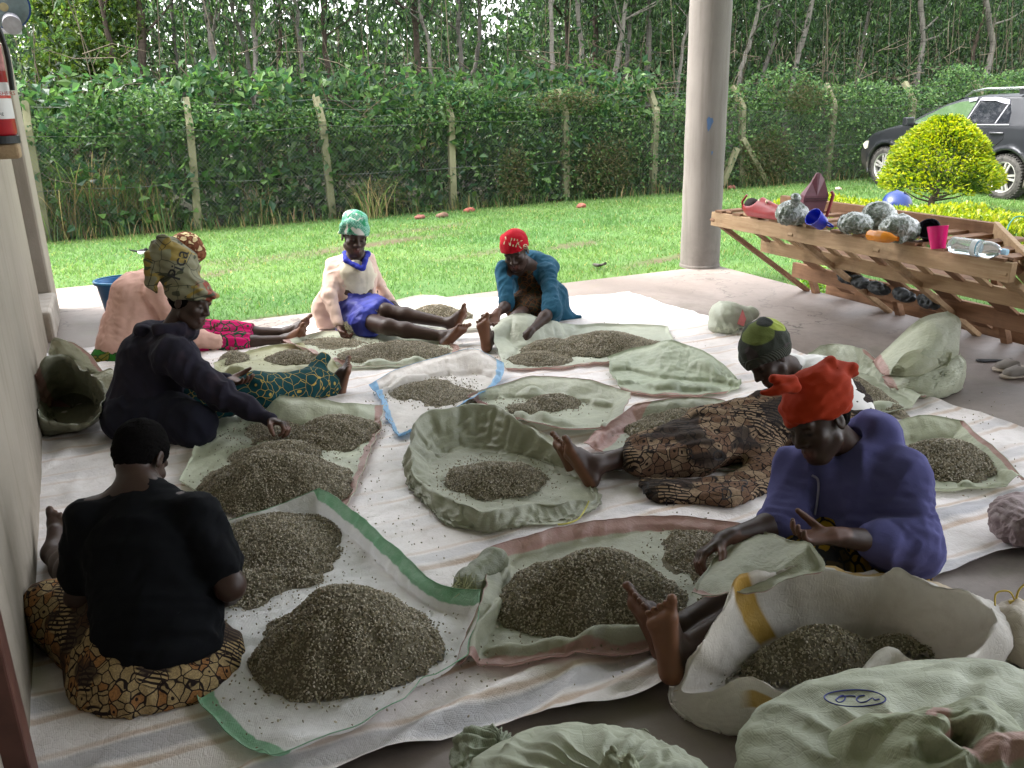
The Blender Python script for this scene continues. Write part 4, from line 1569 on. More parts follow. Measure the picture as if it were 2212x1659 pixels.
# ------------------------------------------------------------------ the people
def person_cardigan():
    d0 = 6.55
    pel = A(768, 690, d0)
    pel[2] = 0.12
    P = Person('person in pale pink cardigan and blue skirt, mint headscarf, legs stretched out', (pel[0], pel[1], 0))
    nb = A(770, 552, 6.48)
    hc = A(766, 508, 6.40)
    fw = W2(0.36, 0.80, -0.42)
    P.head(hc, fw, W2(-0.05, -0.1, 1), 1.14)
    P.neck(nb - IY * 0.02)
    sl_ = A(721, 574, 6.52)
    sr = A(793, 562, 6.56)
    el = on_sphere(711, 640, sl_, 0.29)
    wl = on_sphere(733, 704, el, 0.25)
    er = on_sphere(816, 616, sr, 0.27, False)
    wr = on_sphere(849, 656, er, 0.25)
    P.arm(sl_, el, wl)
    P.arm(sr, er, wr)
    P.hand(wl, A(752, 738, depth_of(wl) - 0.02) - wl, W2(0.8, 0.5, 0.5), 1, (0.6, 0.9, 0.7), 1.0)
    P.hand(wr, A(880, 676, depth_of(wr) - 0.06) - wr, W2(0, 0.2, -1), 1, (0.15, 0.25, 0.2), 1.0)
    # torso
    f = P.f
    chest = (nb + pel) / 2 + (nb - pel) * 0.2
    side = unit(sr - sl_)
    fr = frame(fw, nb - pel)
    f.chain([sl_, nb - IY * 0.03, sr], [0.045, 0.055, 0.045], 0.04)
    f.chain([nb - IY * 0.03, chest, pel], [0.06, 0.13, 0.14], 0.05, fr[1], 0.72)
    # legs
    hl, hr = pel + side * -0.07, pel + side * 0.09
    k1 = A(832, 672, 6.32)
    a1 = on_sphere(972, 699, k1, 0.50)
    k2 = A(838, 706, 6.14)
    k2[2] = max(k2[2], 0.07)
    a2 = G(960, 728, 0.065)
    P.leg(hr, k1, a1, (0.085, 0.058, 0.054, 0.034))
    P.leg(hl, k2, a2, (0.085, 0.058, 0.054, 0.036))
    P.foot(a1, W2(0.42, 0.1, 0.9), W2(0.9, 0.35, -0.35), -1, 1.0)
    P.foot(a2, W2(0.66, 0.05, 0.72), W2(0.62, 0.6, -0.45), 1, 1.08)
    P.build()
    # white blouse
    b = Field(0.0072)
    b.chain([nb - IY * 0.055, chest, pel + (chest - pel) * 0.35], [0.075, 0.142, 0.128], 0.05, fr[1], 0.74)
    b.half(nb - IY * 0.06 - FWD * 0.1, IY - FWD * 0.7)
    b.half(pel + (chest - pel) * 0.50, pel - chest)
    P.cloth('blouse', b, mat_cloth('cream_cotton', (0.62, 0.56, 0.44), spots=(9, (0.45, 0.42, 0.36))), [(1, 7, 0.006, fr[2], None, 1, True), (2, 16, 0.003, fr[0], None, 1, False)])
    # blue collar
    c = Field(0.005)
    lo = A(783, 580, 6.36)
    for q in (-1, 1):
        c.chain([nb + FWD * 0.07 + IY * 0.03, nb + IX * 0.085 * q + IY * 0.012, nb + IX * (0.07 * q + 0.01) - FWD * 0.085 - IY * 0.05, lo + IX * 0.008 * q],
                [0.02, 0.02, 0.019, 0.014], 0.012)
    P.cloth('collar', c, mat_cloth('royal_blue_cotton', (0.03, 0.04, 0.33), rough=0.7), [(3, 20, 0.003, None, None, 1, True)])
    # skirt
    k = Field(0.0072)
    k.chain([pel + (chest - pel) * 0.42, pel + (chest - pel) * 0.05], [0.118, 0.165], 0.05, fr[1], 0.8)
    k.chain([pel - IY * 0.02, hr + (k1 - hr) * 0.5, hr + (k1 - hr) * 0.97], [0.145, 0.115, 0.083], 0.06)
    k.chain([pel - IY * 0.02, hl + (k2 - hl) * 0.5, hl + (k2 - hl) * 0.8], [0.13, 0.10, 0.085], 0.06)
    mid = (hl + hr) / 2 * 0.5 + (k1 + k2) / 2 * 0.5
    k.ell(mid - IY * 0.03, (0.13, 0.13, 0.07), None, 0.06)
    k.half(hr + (k1 - hr) * 1.0, k1 - hr)
    k.half((0, 0, 0.004), (0, 0, -1))
    m = M('blue_print_skirt')
    v = m.coord('Object')
    vo = m.n('TexVoronoi', feature='F1')
    m.put(vo.inputs['Vector'], v)
    vo.inputs['Scale'].default_value = 5.5
    med = m.ramp(vo.outputs['Distance'], [(0.36, 1), (0.38, 0)], 'LINEAR')
    v2 = m.n('TexVoronoi', feature='F1')
    m.put(v2.inputs['Vector'], v)
    v2.inputs['Scale'].default_value = 60
    inner = m.mix(m.ramp(v2.outputs['Distance'], [(0.3, 1), (0.45, 0)]), (0.42, 0.39, 0.28), (0.05, 0.05, 0.06))
    base = m.mix(m.ramp(m.noise(v, 5, 3), [(0.35, 0), (0.7, 1)]), (0.014, 0.018, 0.2), (0.03, 0.05, 0.42))
    med = m.math('MULTIPLY', med, m.ramp(m.sep(v)[2], [(0.2, 1), (0.22, 0)]))
    m.set(Base_Color=m.mix(med, base, inner), Roughness=0.65)
    m.bump(m.noise(v, 250, 2), 0.15, 0.002)
    P.cloth('skirt', k, m.m, [(4, 5.5, 0.016, k1 - hr, None, 1, True), (5, 12, 0.006, fr[2], None, 1, True)])
    # cardigan: back, side panels, sleeves
    g = Field(0.0072)
    g.chain([nb - IY * 0.05 - fr[1] * 0.02, chest - fr[1] * 0.02, pel - fr[1] * 0.03], [0.07, 0.15, 0.165], 0.05, fr[1], 0.75)
    g.chain([nb - IY * 0.035 - fr[1] * 0.02 - side * 0.03, sl_], [0.058, 0.056], 0.03)
    g.chain([sl_, el, el + (wl - el) * 0.92], [0.058, 0.05, 0.037], 0.03)
    g.chain([nb - IY * 0.035 - fr[1] * 0.02 + side * 0.03, sr], [0.058, 0.056], 0.03)
    g.chain([sr, er, er + (wr - er) * 0.92], [0.062, 0.05, 0.036], 0.03)
    hem = A(705, 700, 6.6)
    g.chain([sl_ - IY * 0.1, hem + IY * 0.12, hem], [0.07, 0.09, 0.08], 0.06, fr[1], 0.6)
    # open front
    fo = frame(W2(0.45, 0.9, 0), IY)
    g.chain([nb + fo[1] * 0.14 - IY * 0.02 + side * 0.02, chest + fo[1] * 0.17 + side * 0.035, pel + fo[1] * 0.2 + side * 0.10 - IY * 0.1], [0.075, 0.125, 0.2], 0.012, None, 1, 'sub')
    g.half((0, 0, 0.015), (0, 0, -1))
    P.cloth('cardigan', g, mat_cloth('blush_knit', (0.60, 0.44, 0.37), 0.06, weave=420), [(6, 9, 0.007, fr[0], None, 1, True), (7, 20, 0.004, sl_ - el, el, 0.18, True), (8, 22, 0.004, sr - er, er, 0.16, True)])
    # headscarf
    h = Field(0.006)
    T = P.T
    h.ell(T(0, -0.014, 0.038), np.array([0.092, 0.112, 0.092]) * 1.14, P.hax, 0.02)
    h.ell(T(0.0, -0.03, 0.105), np.array([0.074, 0.085, 0.05]) * 1.14, P.hax, 0.03)
    h.cap(T(-0.05, 0.05, 0.09), T(-0.085, 0.01, 0.06), 0.03, 0.022, 0.015)
    h.cap(T(-0.07, 0.03, 0.085), T(-0.1, 0.0, 0.0), 0.022, 0.016, 0.012)
    h.half(T(0, 0.08, 0.024), -P.hax[2] + P.hax[1] * 0.25)
    m = M('mint_scarf')
    v = m.coord('Object')
    ck = m.n('TexChecker')
    m.put(ck.inputs['Vector'], v)
    ck.inputs['Scale'].default_value = 95
    m.put(ck.inputs['Color1'], (0.045, 0.26, 0.17))
    m.put(ck.inputs['Color2'], (0.22, 0.43, 0.33))
    nz = m.noise(v, 11, 2, 0.5, 1.0)
    base = m.mix(m.ramp(nz, [(0.52, 0), (0.56, 1)]), ck.outputs[0], (0.62, 0.60, 0.56))
    base = m.mix(m.ramp(m.noise(v, 14, 2, 0.5), [(0.6, 0), (0.63, 1)]), base, (0.01, 0.22, 0.09))
    m.set(Base_Color=base, Roughness=0.85)
    P.cloth('headscarf', h, m.m, [(9, 16, 0.006, P.hax[0], None, 1, True)])



person_cardigan()


def person_red_beanie():
    pel = A(1165, 688, 6.6)
    pel[2] = 0.12
    P = Person('person in teal hooded cardigan and red knitted hat bending over beans', (pel[0], pel[1], 0))
    nb = A(1142, 574, 6.48)
    hc = A(1113, 540, 6.33)
    fw = W2(-0.22, 0.74, -0.62)
    P.head(hc, fw, W2(-0.16, 0.2, 1), 1.14)
    P.neck(nb - IY * 0.02)
    s1, s2 = A(1089, 582, 6.42), A(1182, 588, 6.44)
    e1 = on_sphere(1096, 658, s1, 0.29)
    w1 = on_sphere(1072, 679, e1, 0.22)
    e2 = A(1192, 670, 6.20)
    w2 = A(1140, 722, 5.98)
    P.arm(s1, e1, w1)
    P.arm(s2, e2, w2, (0.045, 0.042, 0.04, 0.027))
    P.hand(w1, W2(-0.25, 0.6, -0.75), W2(0.0, 0.75, 0.65), 1, (0.45, 0.5, 0.4), 1.02)
    P.hand(w2, A(1116, 752, depth_of(w2) - 0.04) - w2, W2(-0.2, -0.7, -0.75), -1, (0.5, 0.6, 0.4), 1.05)
    side = unit(s2 - s1)
    fr = frame(fw, nb - pel)
    chest = nb * 0.62 + pel * 0.38
    P.f.chain([s1, nb - IY * 0.02, s2], [0.05, 0.055, 0.05], 0.04)
    P.f.chain([nb - IY * 0.03, chest, pel], [0.06, 0.13, 0.14], 0.05, fr[1], 0.72)
    # legs stretched to the left, partly under the sack
    kn = A(1120, 712, 6.2)
    kn[2] = 0.15
    an = A(1056, 735, 5.93)
    P.leg(pel - side * 0.06, kn, an, (0.085, 0.06, 0.055, 0.036))
    P.foot(an, W2(-0.12, 0.15, 1), W2(-0.35, 0.9, -0.1), 1, 1.08)
    k2 = A(1135, 700, 6.4)
    k2[2] = 0.13
    P.leg(pel + side * 0.03, k2, A(1100, 720, 6.25), (0.085, 0.06, 0.05, 0.034))
    P.build()
    d = Field(0.0078)
    d.chain([nb - IY * 0.08, chest, pel], [0.075, 0.142, 0.16], 0.05, fr[1], 0.76)
    d.ell(pel - FWD * 0.12 - IX * 0.06, (0.2, 0.2, 0.11), None, 0.08)
    d.half((0, 0, 0.004), (0, 0, -1))
    d.half(nb - IY * 0.06 - FWD * 0.1, IY - FWD * 0.55)
    P.cloth('dress', d, mat_print('dark_floral', (0.022, 0.016, 0.012), (0.09, 0.035, 0.01), (0.03, 0.03, 0.02), 26, 0.55, 0.05), [(11, 9, 0.008, fr[2], None, 1, True)])
    g = Field(0.0072)
    g.chain([nb - IY * 0.06 + FWD * 0.03, chest + FWD * 0.02, pel + FWD * 0.02], [0.085, 0.158, 0.18], 0.05, fr[1], 0.78)
    g.chain([nb - IY * 0.02 + FWD * 0.03, s1], [0.065, 0.06], 0.03).chain([nb - IY * 0.02 + FWD * 0.03, s2], [0.07, 0.064], 0.03)
    g.chain([s1, e1 * 0.95 + s1 * 0.05], [0.062, 0.058], 0.03)
    g.chain([s2, e2], [0.066, 0.06], 0.03)
    g.chain([e2 - unit(e2 - s2) * 0.035, e2 + unit(e2 - s2) * 0.005], [0.066, 0.066], 0.004)
    tail = [A(1195, 640, 6.68), A(1215, 690, 6.75), A(1252, 704, 6.75)]
    tail[2][2] = 0.02
    g.chain([chest + FWD * 0.05] + tail, [0.13, 0.10, 0.075, 0.012], 0.06)
    # open front
    g.chain([nb + W2(-0.1, 0.12, -0.06), chest + W2(-0.06, 0.16, -0.03), pel + W2(-0.06, 0.2, 0.0)], [0.06, 0.095, 0.14], 0.01, None, 1, 'sub')
    # hood lying on the back
    hb = nb + IX * 0.07 + IY * 0.035 + FWD * 0.06
    g.ell(hb, (0.13, 0.10, 0.075), frame(FWD, IY + IX * 0.4), 0.04)
    g.ell(hb + IX * 0.075 - IY * 0.035, (0.08, 0.09, 0.07), None, 0.04)
    g.half((0, 0, 0.006), (0, 0, -1))
    g.ell(P.T(0, 0, -0.02), np.array([0.085, 0.10, 0.12]) * 1.14, P.hax, 0.01, 'sub')
    P.cloth('cardigan', g, mat_cloth('teal_fleece', (0.018, 0.075, 0.125), 0.2, sheen=0.6, bump=0.5, weave=160),
            [(12, 8, 0.009, fr[2], None, 1, True), (13, 20, 0.004, None, None, 1, True)])
    h = Field(0.006)
    h.ell(P.T(0, -0.014, 0.036), np.array([0.090, 0.110, 0.098]) * 1.14, P.hax, 0.02)
    h.ell(P.T(-0.075, -0.06, 0.06), np.array([0.03, 0.03, 0.03]) * 1.1, P.hax, 0.03)
    h.half(P.T(0, 0.08, 0.026), -P.hax[2] + P.hax[1] * 0.2)
    bn = P.cloth('beanie', h, mat_cloth('red_knit', (0.36, 0.006, 0.016), 0.1, weave=300, bump=0.6, sheen=0.5), [(14, 11, 0.003, None, None, 1, False)])
    # stitched letters on the hat
    lettering('NIKe', (1114, 526), 6.2, 0.085, IX * 0.97 - IY * 0.22, IY, (0.45, 0.38, 0.24), 'stitched_lettering', bn, P.root)


person_red_beanie()


def person_navy():
    pel = A(318, 905, 4.62)
    pel[2] = 0.13
    P = Person('person in dark navy hoodie with tall patterned head wrap, reaching right over beans', (pel[0], pel[1], 0), 0.0056)
    nb = A(362, 722, 4.62)
    hc = A(410, 652, 4.62)
    fw = W2(0.95, 0.22, -0.24)
    P.head(hc, fw, W2(0.1, 0, 1), 1.1)
    P.neck(nb + IX * 0.01)
    s1, s2 = A(372, 768, 4.46), A(385, 752, 4.80)
    e1 = on_sphere(474, 850, s1, 0.32)
    w1 = on_sphere(582, 906, e1, 0.29, True)
    e2 = A(445, 835, 4.72)
    w2 = A(488, 818, 4.66)
    P.arm(s1, e1, w1)
    P.arm(s2, e2, w2)
    P.hand(w1, A(620, 918, depth_of(w1) - 0.03) - w1, W2(-0.1, 0.1, -1), -1, (0.7, 0.9, 0.6), 1.05)
    P.hand(w2, W2(1, 0.25, -0.22), W2(0.05, 0.25, 1), -1, (0.35, 0.5, 0.4), 1.05)
    fr = frame(W2(0.9, 0.3, 0), nb - pel)
    chest = nb * 0.6 + pel * 0.4
    P.f.chain([s1, nb - IY * 0.03, s2], [0.05, 0.055, 0.05], 0.04)
    P.f.chain([nb - IY * 0.04, chest, pel], [0.06, 0.14, 0.16], 0.05, fr[1], 0.75)
    k1 = A(560, 855, 4.75)
    k1[2] = 0.16
    an = A(718, 832, 5.15)
    P.leg(pel, k1, an, (0.1, 0.065, 0.055, 0.035))
    P.foot(an, W2(0.25, 0.1, 1), W2(0.95, -0.25, -0.15), 1, 1.05)
    P.build()
    # hoodie
    g = Field(0.0078)
    low = A(315, 890, 4.6)
    g.chain([nb - IY * 0.08, chest - fr[1] * 0.02, low], [0.1, 0.19, 0.225], 0.06, fr[0], 0.8)
    g.chain([nb - IY * 0.05, s1], [0.075, 0.085], 0.05).chain([nb - IY * 0.05, s2], [0.075, 0.08], 0.05)
    g.chain([s1, e1, w1 - unit(w1 - e1) * 0.03], [0.09, 0.066, 0.042], 0.045)
    g.chain([w1 - unit(w1 - e1) * 0.05, w1 - unit(w1 - e1) * 0.005], [0.037, 0.036], 0.008)
    g.chain([s2, e2, w2], [0.08, 0.062, 0.036], 0.04)
    # hood lying round the neck
    hx = nb - fr[1] * 0.06 + IY * 0.02
    ring = []
    for k in range(9):
        a = math.pi * (0.15 + 1.7 * k / 8) + math.pi / 2 - math.pi
        ring.append(nb + fr[1] * (0.115 * math.cos(a) * -1 - 0.015) + fr[0] * 0.12 * math.sin(a) + IY * (0.0 + 0.05 * (1 - abs(k - 4) / 4)))
    g.chain(ring, [0.03, 0.038, 0.046, 0.052, 0.055, 0.052, 0.046, 0.038, 0.03], 0.006)
    g.ell(nb - fr[1] * 0.10 - IY * 0.03, (0.085, 0.075, 0.07), None, 0.05)
    g.cap(nb + IY * 0.03, nb + IY * 0.16 + fr[1] * 0.04, 0.058, 0.07, 0.012, mode='sub')
    g.half((0, 0, 0.01), (0, 0, -1))
    P.cloth('hoodie', g, mat_cloth('faded_navy_fleece', (0.019, 0.017, 0.027), 0.25, sheen=0.35, spots=(5, (0.04, 0.026, 0.032))),
            [(21, 5.5, 0.018, fr[2], None, 1, True), (22, 11, 0.013, e1 - s1, e1, 0.25, True), (23, 9, 0.012, None, chest, 0.3, True)], cr=((0.14, 0.007), (0.06, 0.003)))
    # dark lap and printed wrap over the legs
    k = Field(0.009)
    k.ell(pel + W2(0.0, 0.02, -0.04), (0.21, 0.2, 0.13), None, 0.05)
    lp = A(420, 925, 4.42)
    lp[2] = 0.1
    k.chain([pel, lp], [0.16, 0.115], 0.08)
    k.half((0, 0, 0.005), (0, 0, -1))
    P.cloth('skirt', k, mat_cloth('black_navy_cotton', (0.012, 0.012, 0.02), 0.2), [(24, 6, 0.012, None, None, 1, True)])
    w = Field(0.0072)
    w.chain([pel + (k1 - pel) * 0.4, k1, k1 + (an - k1) * 0.55, k1 + (an - k1) * 0.93], [0.12, 0.095, 0.085, 0.075], 0.05)
    top = A(700, 775, 5.15)
    w.chain([k1 + (an - k1) * 0.6, top], [0.075, 0.035], 0.05)
    w.half((0, 0, 0.005), (0, 0, -1))
    P.cloth('wrapper', w, mat_print('teal_gold_print', (0.006, 0.04, 0.045), (0.34, 0.24, 0.055), (0.006, 0.04, 0.045), 17, 0.62, 0.016),
            [(25, 7, 0.014, an - k1, None, 1, True)])
    # tall head wrap
    h = Field(0.006)
    T = P.T
    B = np.array
    h.ell(T(0, -0.012, 0.042), B([0.096, 0.118, 0.082]) * 1.1, P.hax, 0.02)
    crown = A(382, 575, 4.64)
    h.ell(crown, (0.125, 0.11, 0.12), frame(W2(0.9, 0.2, 0.35), W2(-0.3, 0, 1)), 0.05)
    h.ell(A(360, 545, 4.64), (0.09, 0.085, 0.085), frame(W2(0.9, 0.2, 0.3), IY), 0.04)
    # band across the brow and the tail hanging behind
    h.chain([T(0.085, -0.06, 0.055), T(0.092, 0.02, 0.062), T(0.06, 0.082, 0.060), T(0, 0.104, 0.056), T(-0.06, 0.082, 0.06)], [0.02, 0.021, 0.018, 0.016, 0.018], 0.015)
    h.chain([A(352, 525, 4.56), A(333, 560, 4.55), A(328, 605, 4.55), A(338, 632, 4.56)], [0.045, 0.05, 0.036, 0.006], 0.015, FWD, 0.45)
    h.half(T(0, 0.08, 0.020), -P.hax[2] + P.hax[1] * 0.25)
    m = M('painted_scarf')
    v = m.coord('Object')
    n1 = m.noise(v, 7.5, 2, 0.4, 1.2)
    olive, red, ochre, dk = (0.19, 0.18, 0.11), (0.26, 0.055, 0.03), (0.24, 0.17, 0.035), (0.05, 0.055, 0.03)
    z = m.sep(v)
    # the red painted part sits at the brow, olive above
    tip = T(0, 0.12, 0.07) - B(pel * [1, 1, 0])
    dd = m.n('VectorMath', operation='DISTANCE')
    m.put(dd.inputs[0], v)
    dd.inputs[1].default_value = tuple(tip)
    f1 = m.math('ADD', dd.outputs['Value'], m.math('MULTIPLY', m.math('SUBTRACT', n1, 0.5), 0.22))
    base = m.mix(m.ramp(f1, [(0.075, 1), (0.08, 0)]), olive, red)
    patch = m.noise(v, 9, 1, 0.3, 0.6)
    base = m.mix(m.ramp(patch, [(0.57, 0), (0.575, 1)]), base, ochre)
    base = m.mix(m.ramp(m.noise(m.coord('Object', (1, 1, 2.2)), 8, 1, 0.3, 1.5), [(0.62, 0), (0.625, 1)]), base, dk)
    wv = m.n('TexVoronoi', feature='DISTANCE_TO_EDGE')
    m.put(wv.inputs['Vector'], v)
    wv.inputs['Scale'].default_value = 9
    base = m.mix(m.ramp(wv.outputs['Distance'], [(0.012, 0.8), (0.02, 0)]), base, (0.02, 0.018, 0.012))
    m.set(Base_Color=base, Roughness=0.8)
    m.bump(m.noise(v, 260, 2), 0.15, 0.002)
    wr_ = P.cloth('head_wrap', h, m.m, [(26, 9, 0.008, P.hax[1] + P.hax[2] * 0.3, None, 1, True)], cr=((0.09, 0.004), (0.04, 0.002)), bands=((P.hax[2] + P.hax[1] * 0.25, 0.05, 0.006),))
    lettering('Pica', (386, 572), 4.4, 0.10, IY * 0.9 + IX * 0.3, -IX + IY * 0.3, (0.02, 0.02, 0.02), 'script_lettering', wr_, P.root)
    # hairline below the wrap
    hr_ = Field(0.005)
    hr_.ell(T(0, -0.018, 0.018), B([0.078, 0.098, 0.086]) * 1.1, P.hax, 0.02)
    hr_.half(T(0, -0.02, -0.045), -P.hax[2])
    hr_.half(T(0, 0.035, 0), P.hax[1])
    P.cloth('hair', hr_, MAT_HAIR, [(28, 50, 0.003, None, None, 1, False)])


MAT_HAIR = plain('black_hair', (0.004, 0.0035, 0.0035), 1.0, 0.3, 150, 0.9, spec=0.05)
person_navy()


def person_pink():
    pel = A(283, 752, 6.15)
    pel[2] = 0.13
    P = Person('person in pale pink shirt half hidden behind the tall head wrap, legs stretched right', (pel[0], pel[1], 0), 0.007)
    nb = A(352, 598, 6.15)
    hc = A(402, 552, 6.1)
    fw = W2(0.9, 0.2, -0.5)
    P.head(hc, fw, W2(0.4, 0, 1), 1.08)
    P.neck(nb)
    s1, s2 = A(345, 634, 6.0), A(362, 622, 6.32)
    e1 = on_sphere(392, 722, s1, 0.30)
    w1 = on_sphere(492, 746, e1, 0.30)
    e2 = A(400, 715, 6.35)
    w2 = A(432, 712, 6.2)
    P.arm(s1, e1, w1)
    P.arm(s2, e2, w2)
    P.hand(w1, A(528, 752, depth_of(w1)) - w1, W2(0.1, 0.1, -1), -1, (0.5, 0.7, 0.5), 1.05)
    P.hand(w2, W2(1, 0.2, -0.1), W2(0, 0.2, 1), -1, (0.5, 0.6, 0.5), 1.0)
    fr = frame(W2(0.95, 0.2, 0), nb - pel)
    chest = nb * 0.6 + pel * 0.4
    P.f.chain([s1, nb - IY * 0.03, s2], [0.05, 0.055, 0.05], 0.04)
    P.f.chain([nb - IY * 0.04, chest, pel], [0.06, 0.13, 0.15], 0.05)
    k1, k2 = A(505, 722, 6.3), A(510, 745, 6.2)
    a1, a2 = A(622, 720, 6.38), A(620, 735, 6.28)
    P.leg(pel, k1, a1, (0.1, 0.062, 0.055, 0.037))
    P.leg(pel, k2, a2, (0.1, 0.062, 0.055, 0.037))
    P.foot(a1, W2(0.5, 0.05, 0.85), W2(0.85, 0.15, -0.45), 1, 1.15)
    P.foot(a2, W2(0.55, 0.1, 0.8), W2(0.8, 0.3, -0.5), -1, 1.05)
    P.build()
    g = Field(0.0085)
    low = A(280, 745, 6.12)
    g.chain([nb - IY * 0.03, chest - fr[1] * 0.05, low], [0.095, 0.2, 0.215], 0.06)
    g.chain([nb, s1], [0.08, 0.08], 0.05).chain([nb, s2], [0.08, 0.08], 0.05)
    g.chain([s1, e1, e1 + (w1 - e1) * 0.92], [0.085, 0.07, 0.055], 0.04)
    g.chain([s2, e2, w2], [0.08, 0.065, 0.05], 0.04)
    g.half(low - IY * 0.09, -IY)
    P.cloth('shirt', g, mat_cloth('pale_pink_linen', (0.58, 0.36, 0.30), 0.1, weave=200), [(31, 6, 0.014, fr[2], None, 1, True), (32, 14, 0.005, fr[0], None, 1, True)])
    k = Field(0.0085)
    k.ell(A(275, 772, 6.1), (0.24, 0.22, 0.13), None, 0.05)
    k.half((0, 0, 0.005), (0, 0, -1))
    P.cloth('underskirt', k, mat_print('green_print', (0.02, 0.13, 0.015), (0.02, 0.05, 0.015), (0.14, 0.12, 0.02), 12, 0.7, 0.03), [(33, 9, 0.014, IY, None, 1, True)])
    w = Field(0.0078)
    w.chain([pel, k1, k1 + (a1 - k1) * 0.30], [0.13, 0.095, 0.08], 0.04).chain([pel, k2, k2 + (a2 - k2) * 0.22], [0.13, 0.085, 0.075], 0.04)
    w.half(A(545, 730, 6.25), IX + IY * 0.1)
    w.half((0, 0, 0.005), (0, 0, -1))
    P.cloth('skirt', w, mat_print('hot_pink_print', (0.52, 0.01, 0.12), (0.01, 0.06, 0.03), (0.42, 0.02, 0.12), 15, 0.6, 0.045), [(34, 9, 0.012, k1 - pel, None, 1, True)])
    h = Field(0.0085)
    T = P.T
    h.ell(T(0, -0.015, 0.045), (0.105, 0.125, 0.095), P.hax, 0.02)
    h.ell(A(405, 522, 6.1), (0.08, 0.08, 0.06), None, 0.03)
    h.cap(A(400, 520, 6.1), A(396, 508, 6.1), 0.03, 0.02, 0.01)
    h.cap(A(414, 530, 6.1), A(428, 548, 6.1), 0.05, 0.045, 0.02)
    P.cloth('headscarf', h, mat_print('cream_brown_scarf', (0.5, 0.4, 0.22), (0.12, 0.04, 0.02), (0.2, 0.08, 0.04), 22, 0.6, 0.08), [(35, 16, 0.012, None, None, 1, True)])


person_pink()


def person_black():
    pel = A(335, 1415, 2.68)
    P = Person('person in black short sleeved top seen from behind, seated in brown patterned skirt', (pel[0], pel[1], 0), 0.0054)
    nb = A(303, 1052, 2.74)
    hc = A(305, 986, 2.82)
    fw = W2(0.15, -0.85, -0.55)
    P.head(hc, fw, W2(0.03, -0.35, 0.9), 0.98)
    P.neck(nb - IY * 0.03, 0.05)
    s1, s2 = A(190, 1120, 2.70), A(428, 1110, 2.70)
    e1 = A(175, 1290, 2.72)
    e2 = A(497, 1265, 2.66)
    w1 = A(205, 1360, 2.92)
    w2 = A(470, 1300, 2.92)
    P.arm(s1, e1, w1, (0.05, 0.045, 0.042, 0.028))
    P.arm(s2, e2, w2, (0.05, 0.044, 0.042, 0.028))
    P.hand(w1, W2(0.5, -0.8, 0), W2(0.3, 0, -1), -1, (0.4, 0.5, 0.4), 1.0)
    P.hand(w2, W2(-0.2, -0.9, 0.1), W2(-0.3, 0, -1), 1, (0.4, 0.5, 0.4), 1.0)
    fr = frame(W2(0, -1, 0), nb - pel)
    chest = nb * 0.62 + pel * 0.38
    P.f.chain([s1, nb - IY * 0.035, s2], [0.052, 0.06, 0.052], 0.05)
    P.f.chain([nb - IY * 0.05, chest, pel], [0.07, 0.145, 0.155], 0.05, fr[1], 0.75)
    # left leg stretched forward to the foot by the wall
    kn = A(175, 1290, 3.05)
    kn[2] = 0.12
    an = A(116, 1196, 3.27)
    P.leg(pel - IX * 0.08, kn, an, (0.1, 0.065, 0.058, 0.038))
    P.foot(an, W2(-0.12, -0.25, 1), W2(-0.15, -0.95, -0.2), 1, 1.05)
    k2 = A(120, 1350, 2.85)
    k2[2] = 0.1
    P.leg(pel + IX * 0.02, k2, A(300, 1380, 3.0), (0.1, 0.07, 0.06, 0.04))
    P.build()
    g = Field(0.0072)
    low = A(340, 1330, 2.66)
    hem = A(340, 1385, 2.64)
    side = unit(s2 - s1)
    g.chain([nb - IY * 0.06, chest, low, hem], [0.1, 0.178, 0.175, 0.19], 0.06, fr[1], 0.74)
    g.chain([s1 + side * 0.02 - IY * 0.01, nb - IY * 0.05, s2 - side * 0.02 - IY * 0.01], [0.062, 0.066, 0.062], 0.03)
    g.chain([s1, s1 + (e1 - s1) * 0.72], [0.066, 0.068], 0.03)
    g.chain([s2, s2 + (e2 - s2) * 0.70], [0.066, 0.066], 0.03)
    g.half(hem - IY * 0.035 + IX * 0.0, -IY + IX * 0.07 + FWD * 0.1)
    P.cloth('top', g, mat_cloth('black_cotton', (0.0055, 0.006, 0.0075), 0.2, sheen=0.12, weave=220), [(41, 5, 0.010, fr[0], None, 1, True), (42, 9, 0.006, IX, low, 0.22, True), (43, 14, 0.004, None, None, 1, True)])
    k = Field(0.0072)
    k.ell(A(342, 1440, 2.68), (0.262, 0.235, 0.135), frame(FWD * [1, 1, 0], (0, 0, 1)), 0.05)
    k.chain([pel + IX * -0.05, k2], [0.16, 0.1], 0.07)
    k.cap(A(130, 1330, 2.8), A(230, 1300, 2.85), 0.05, 0.07, 0.05)
    k.half((0, 0, 0.006), (0, 0, -1))
    P.cloth('skirt', k, MAT_BROWNPRINT, [(44, 5, 0.010, IY, None, 1, True), (45, 11, 0.006, IY, None, 1, True)])
    h = Field(0.004)
    T = P.T
    h.ell(T(0, -0.014, 0.032), np.array([0.080, 0.101, 0.091]) * 0.98, P.hax, 0.02)
    h.ell(T(0, -0.045, -0.01), np.array([0.066, 0.060, 0.072]) * 0.98, P.hax, 0.03)
    h.half(T(0, -0.05, -0.062), -P.hax[2] + P.hax[1] * 0.3)
    h.half(T(0, 0.06, 0), P.hax[1] - P.hax[2] * 0.4)
    h.ell(T(0.085, 0.0, -0.02), np.array([0.028, 0.03, 0.036]), P.hax, 0.01, 'sub')
    h.ell(T(-0.085, 0.0, -0.02), np.array([0.028, 0.03, 0.036]), P.hax, 0.01, 'sub')
    P.cloth('hair', h, MAT_HAIR, [(46, 60, 0.003, None, None, 1, False)])


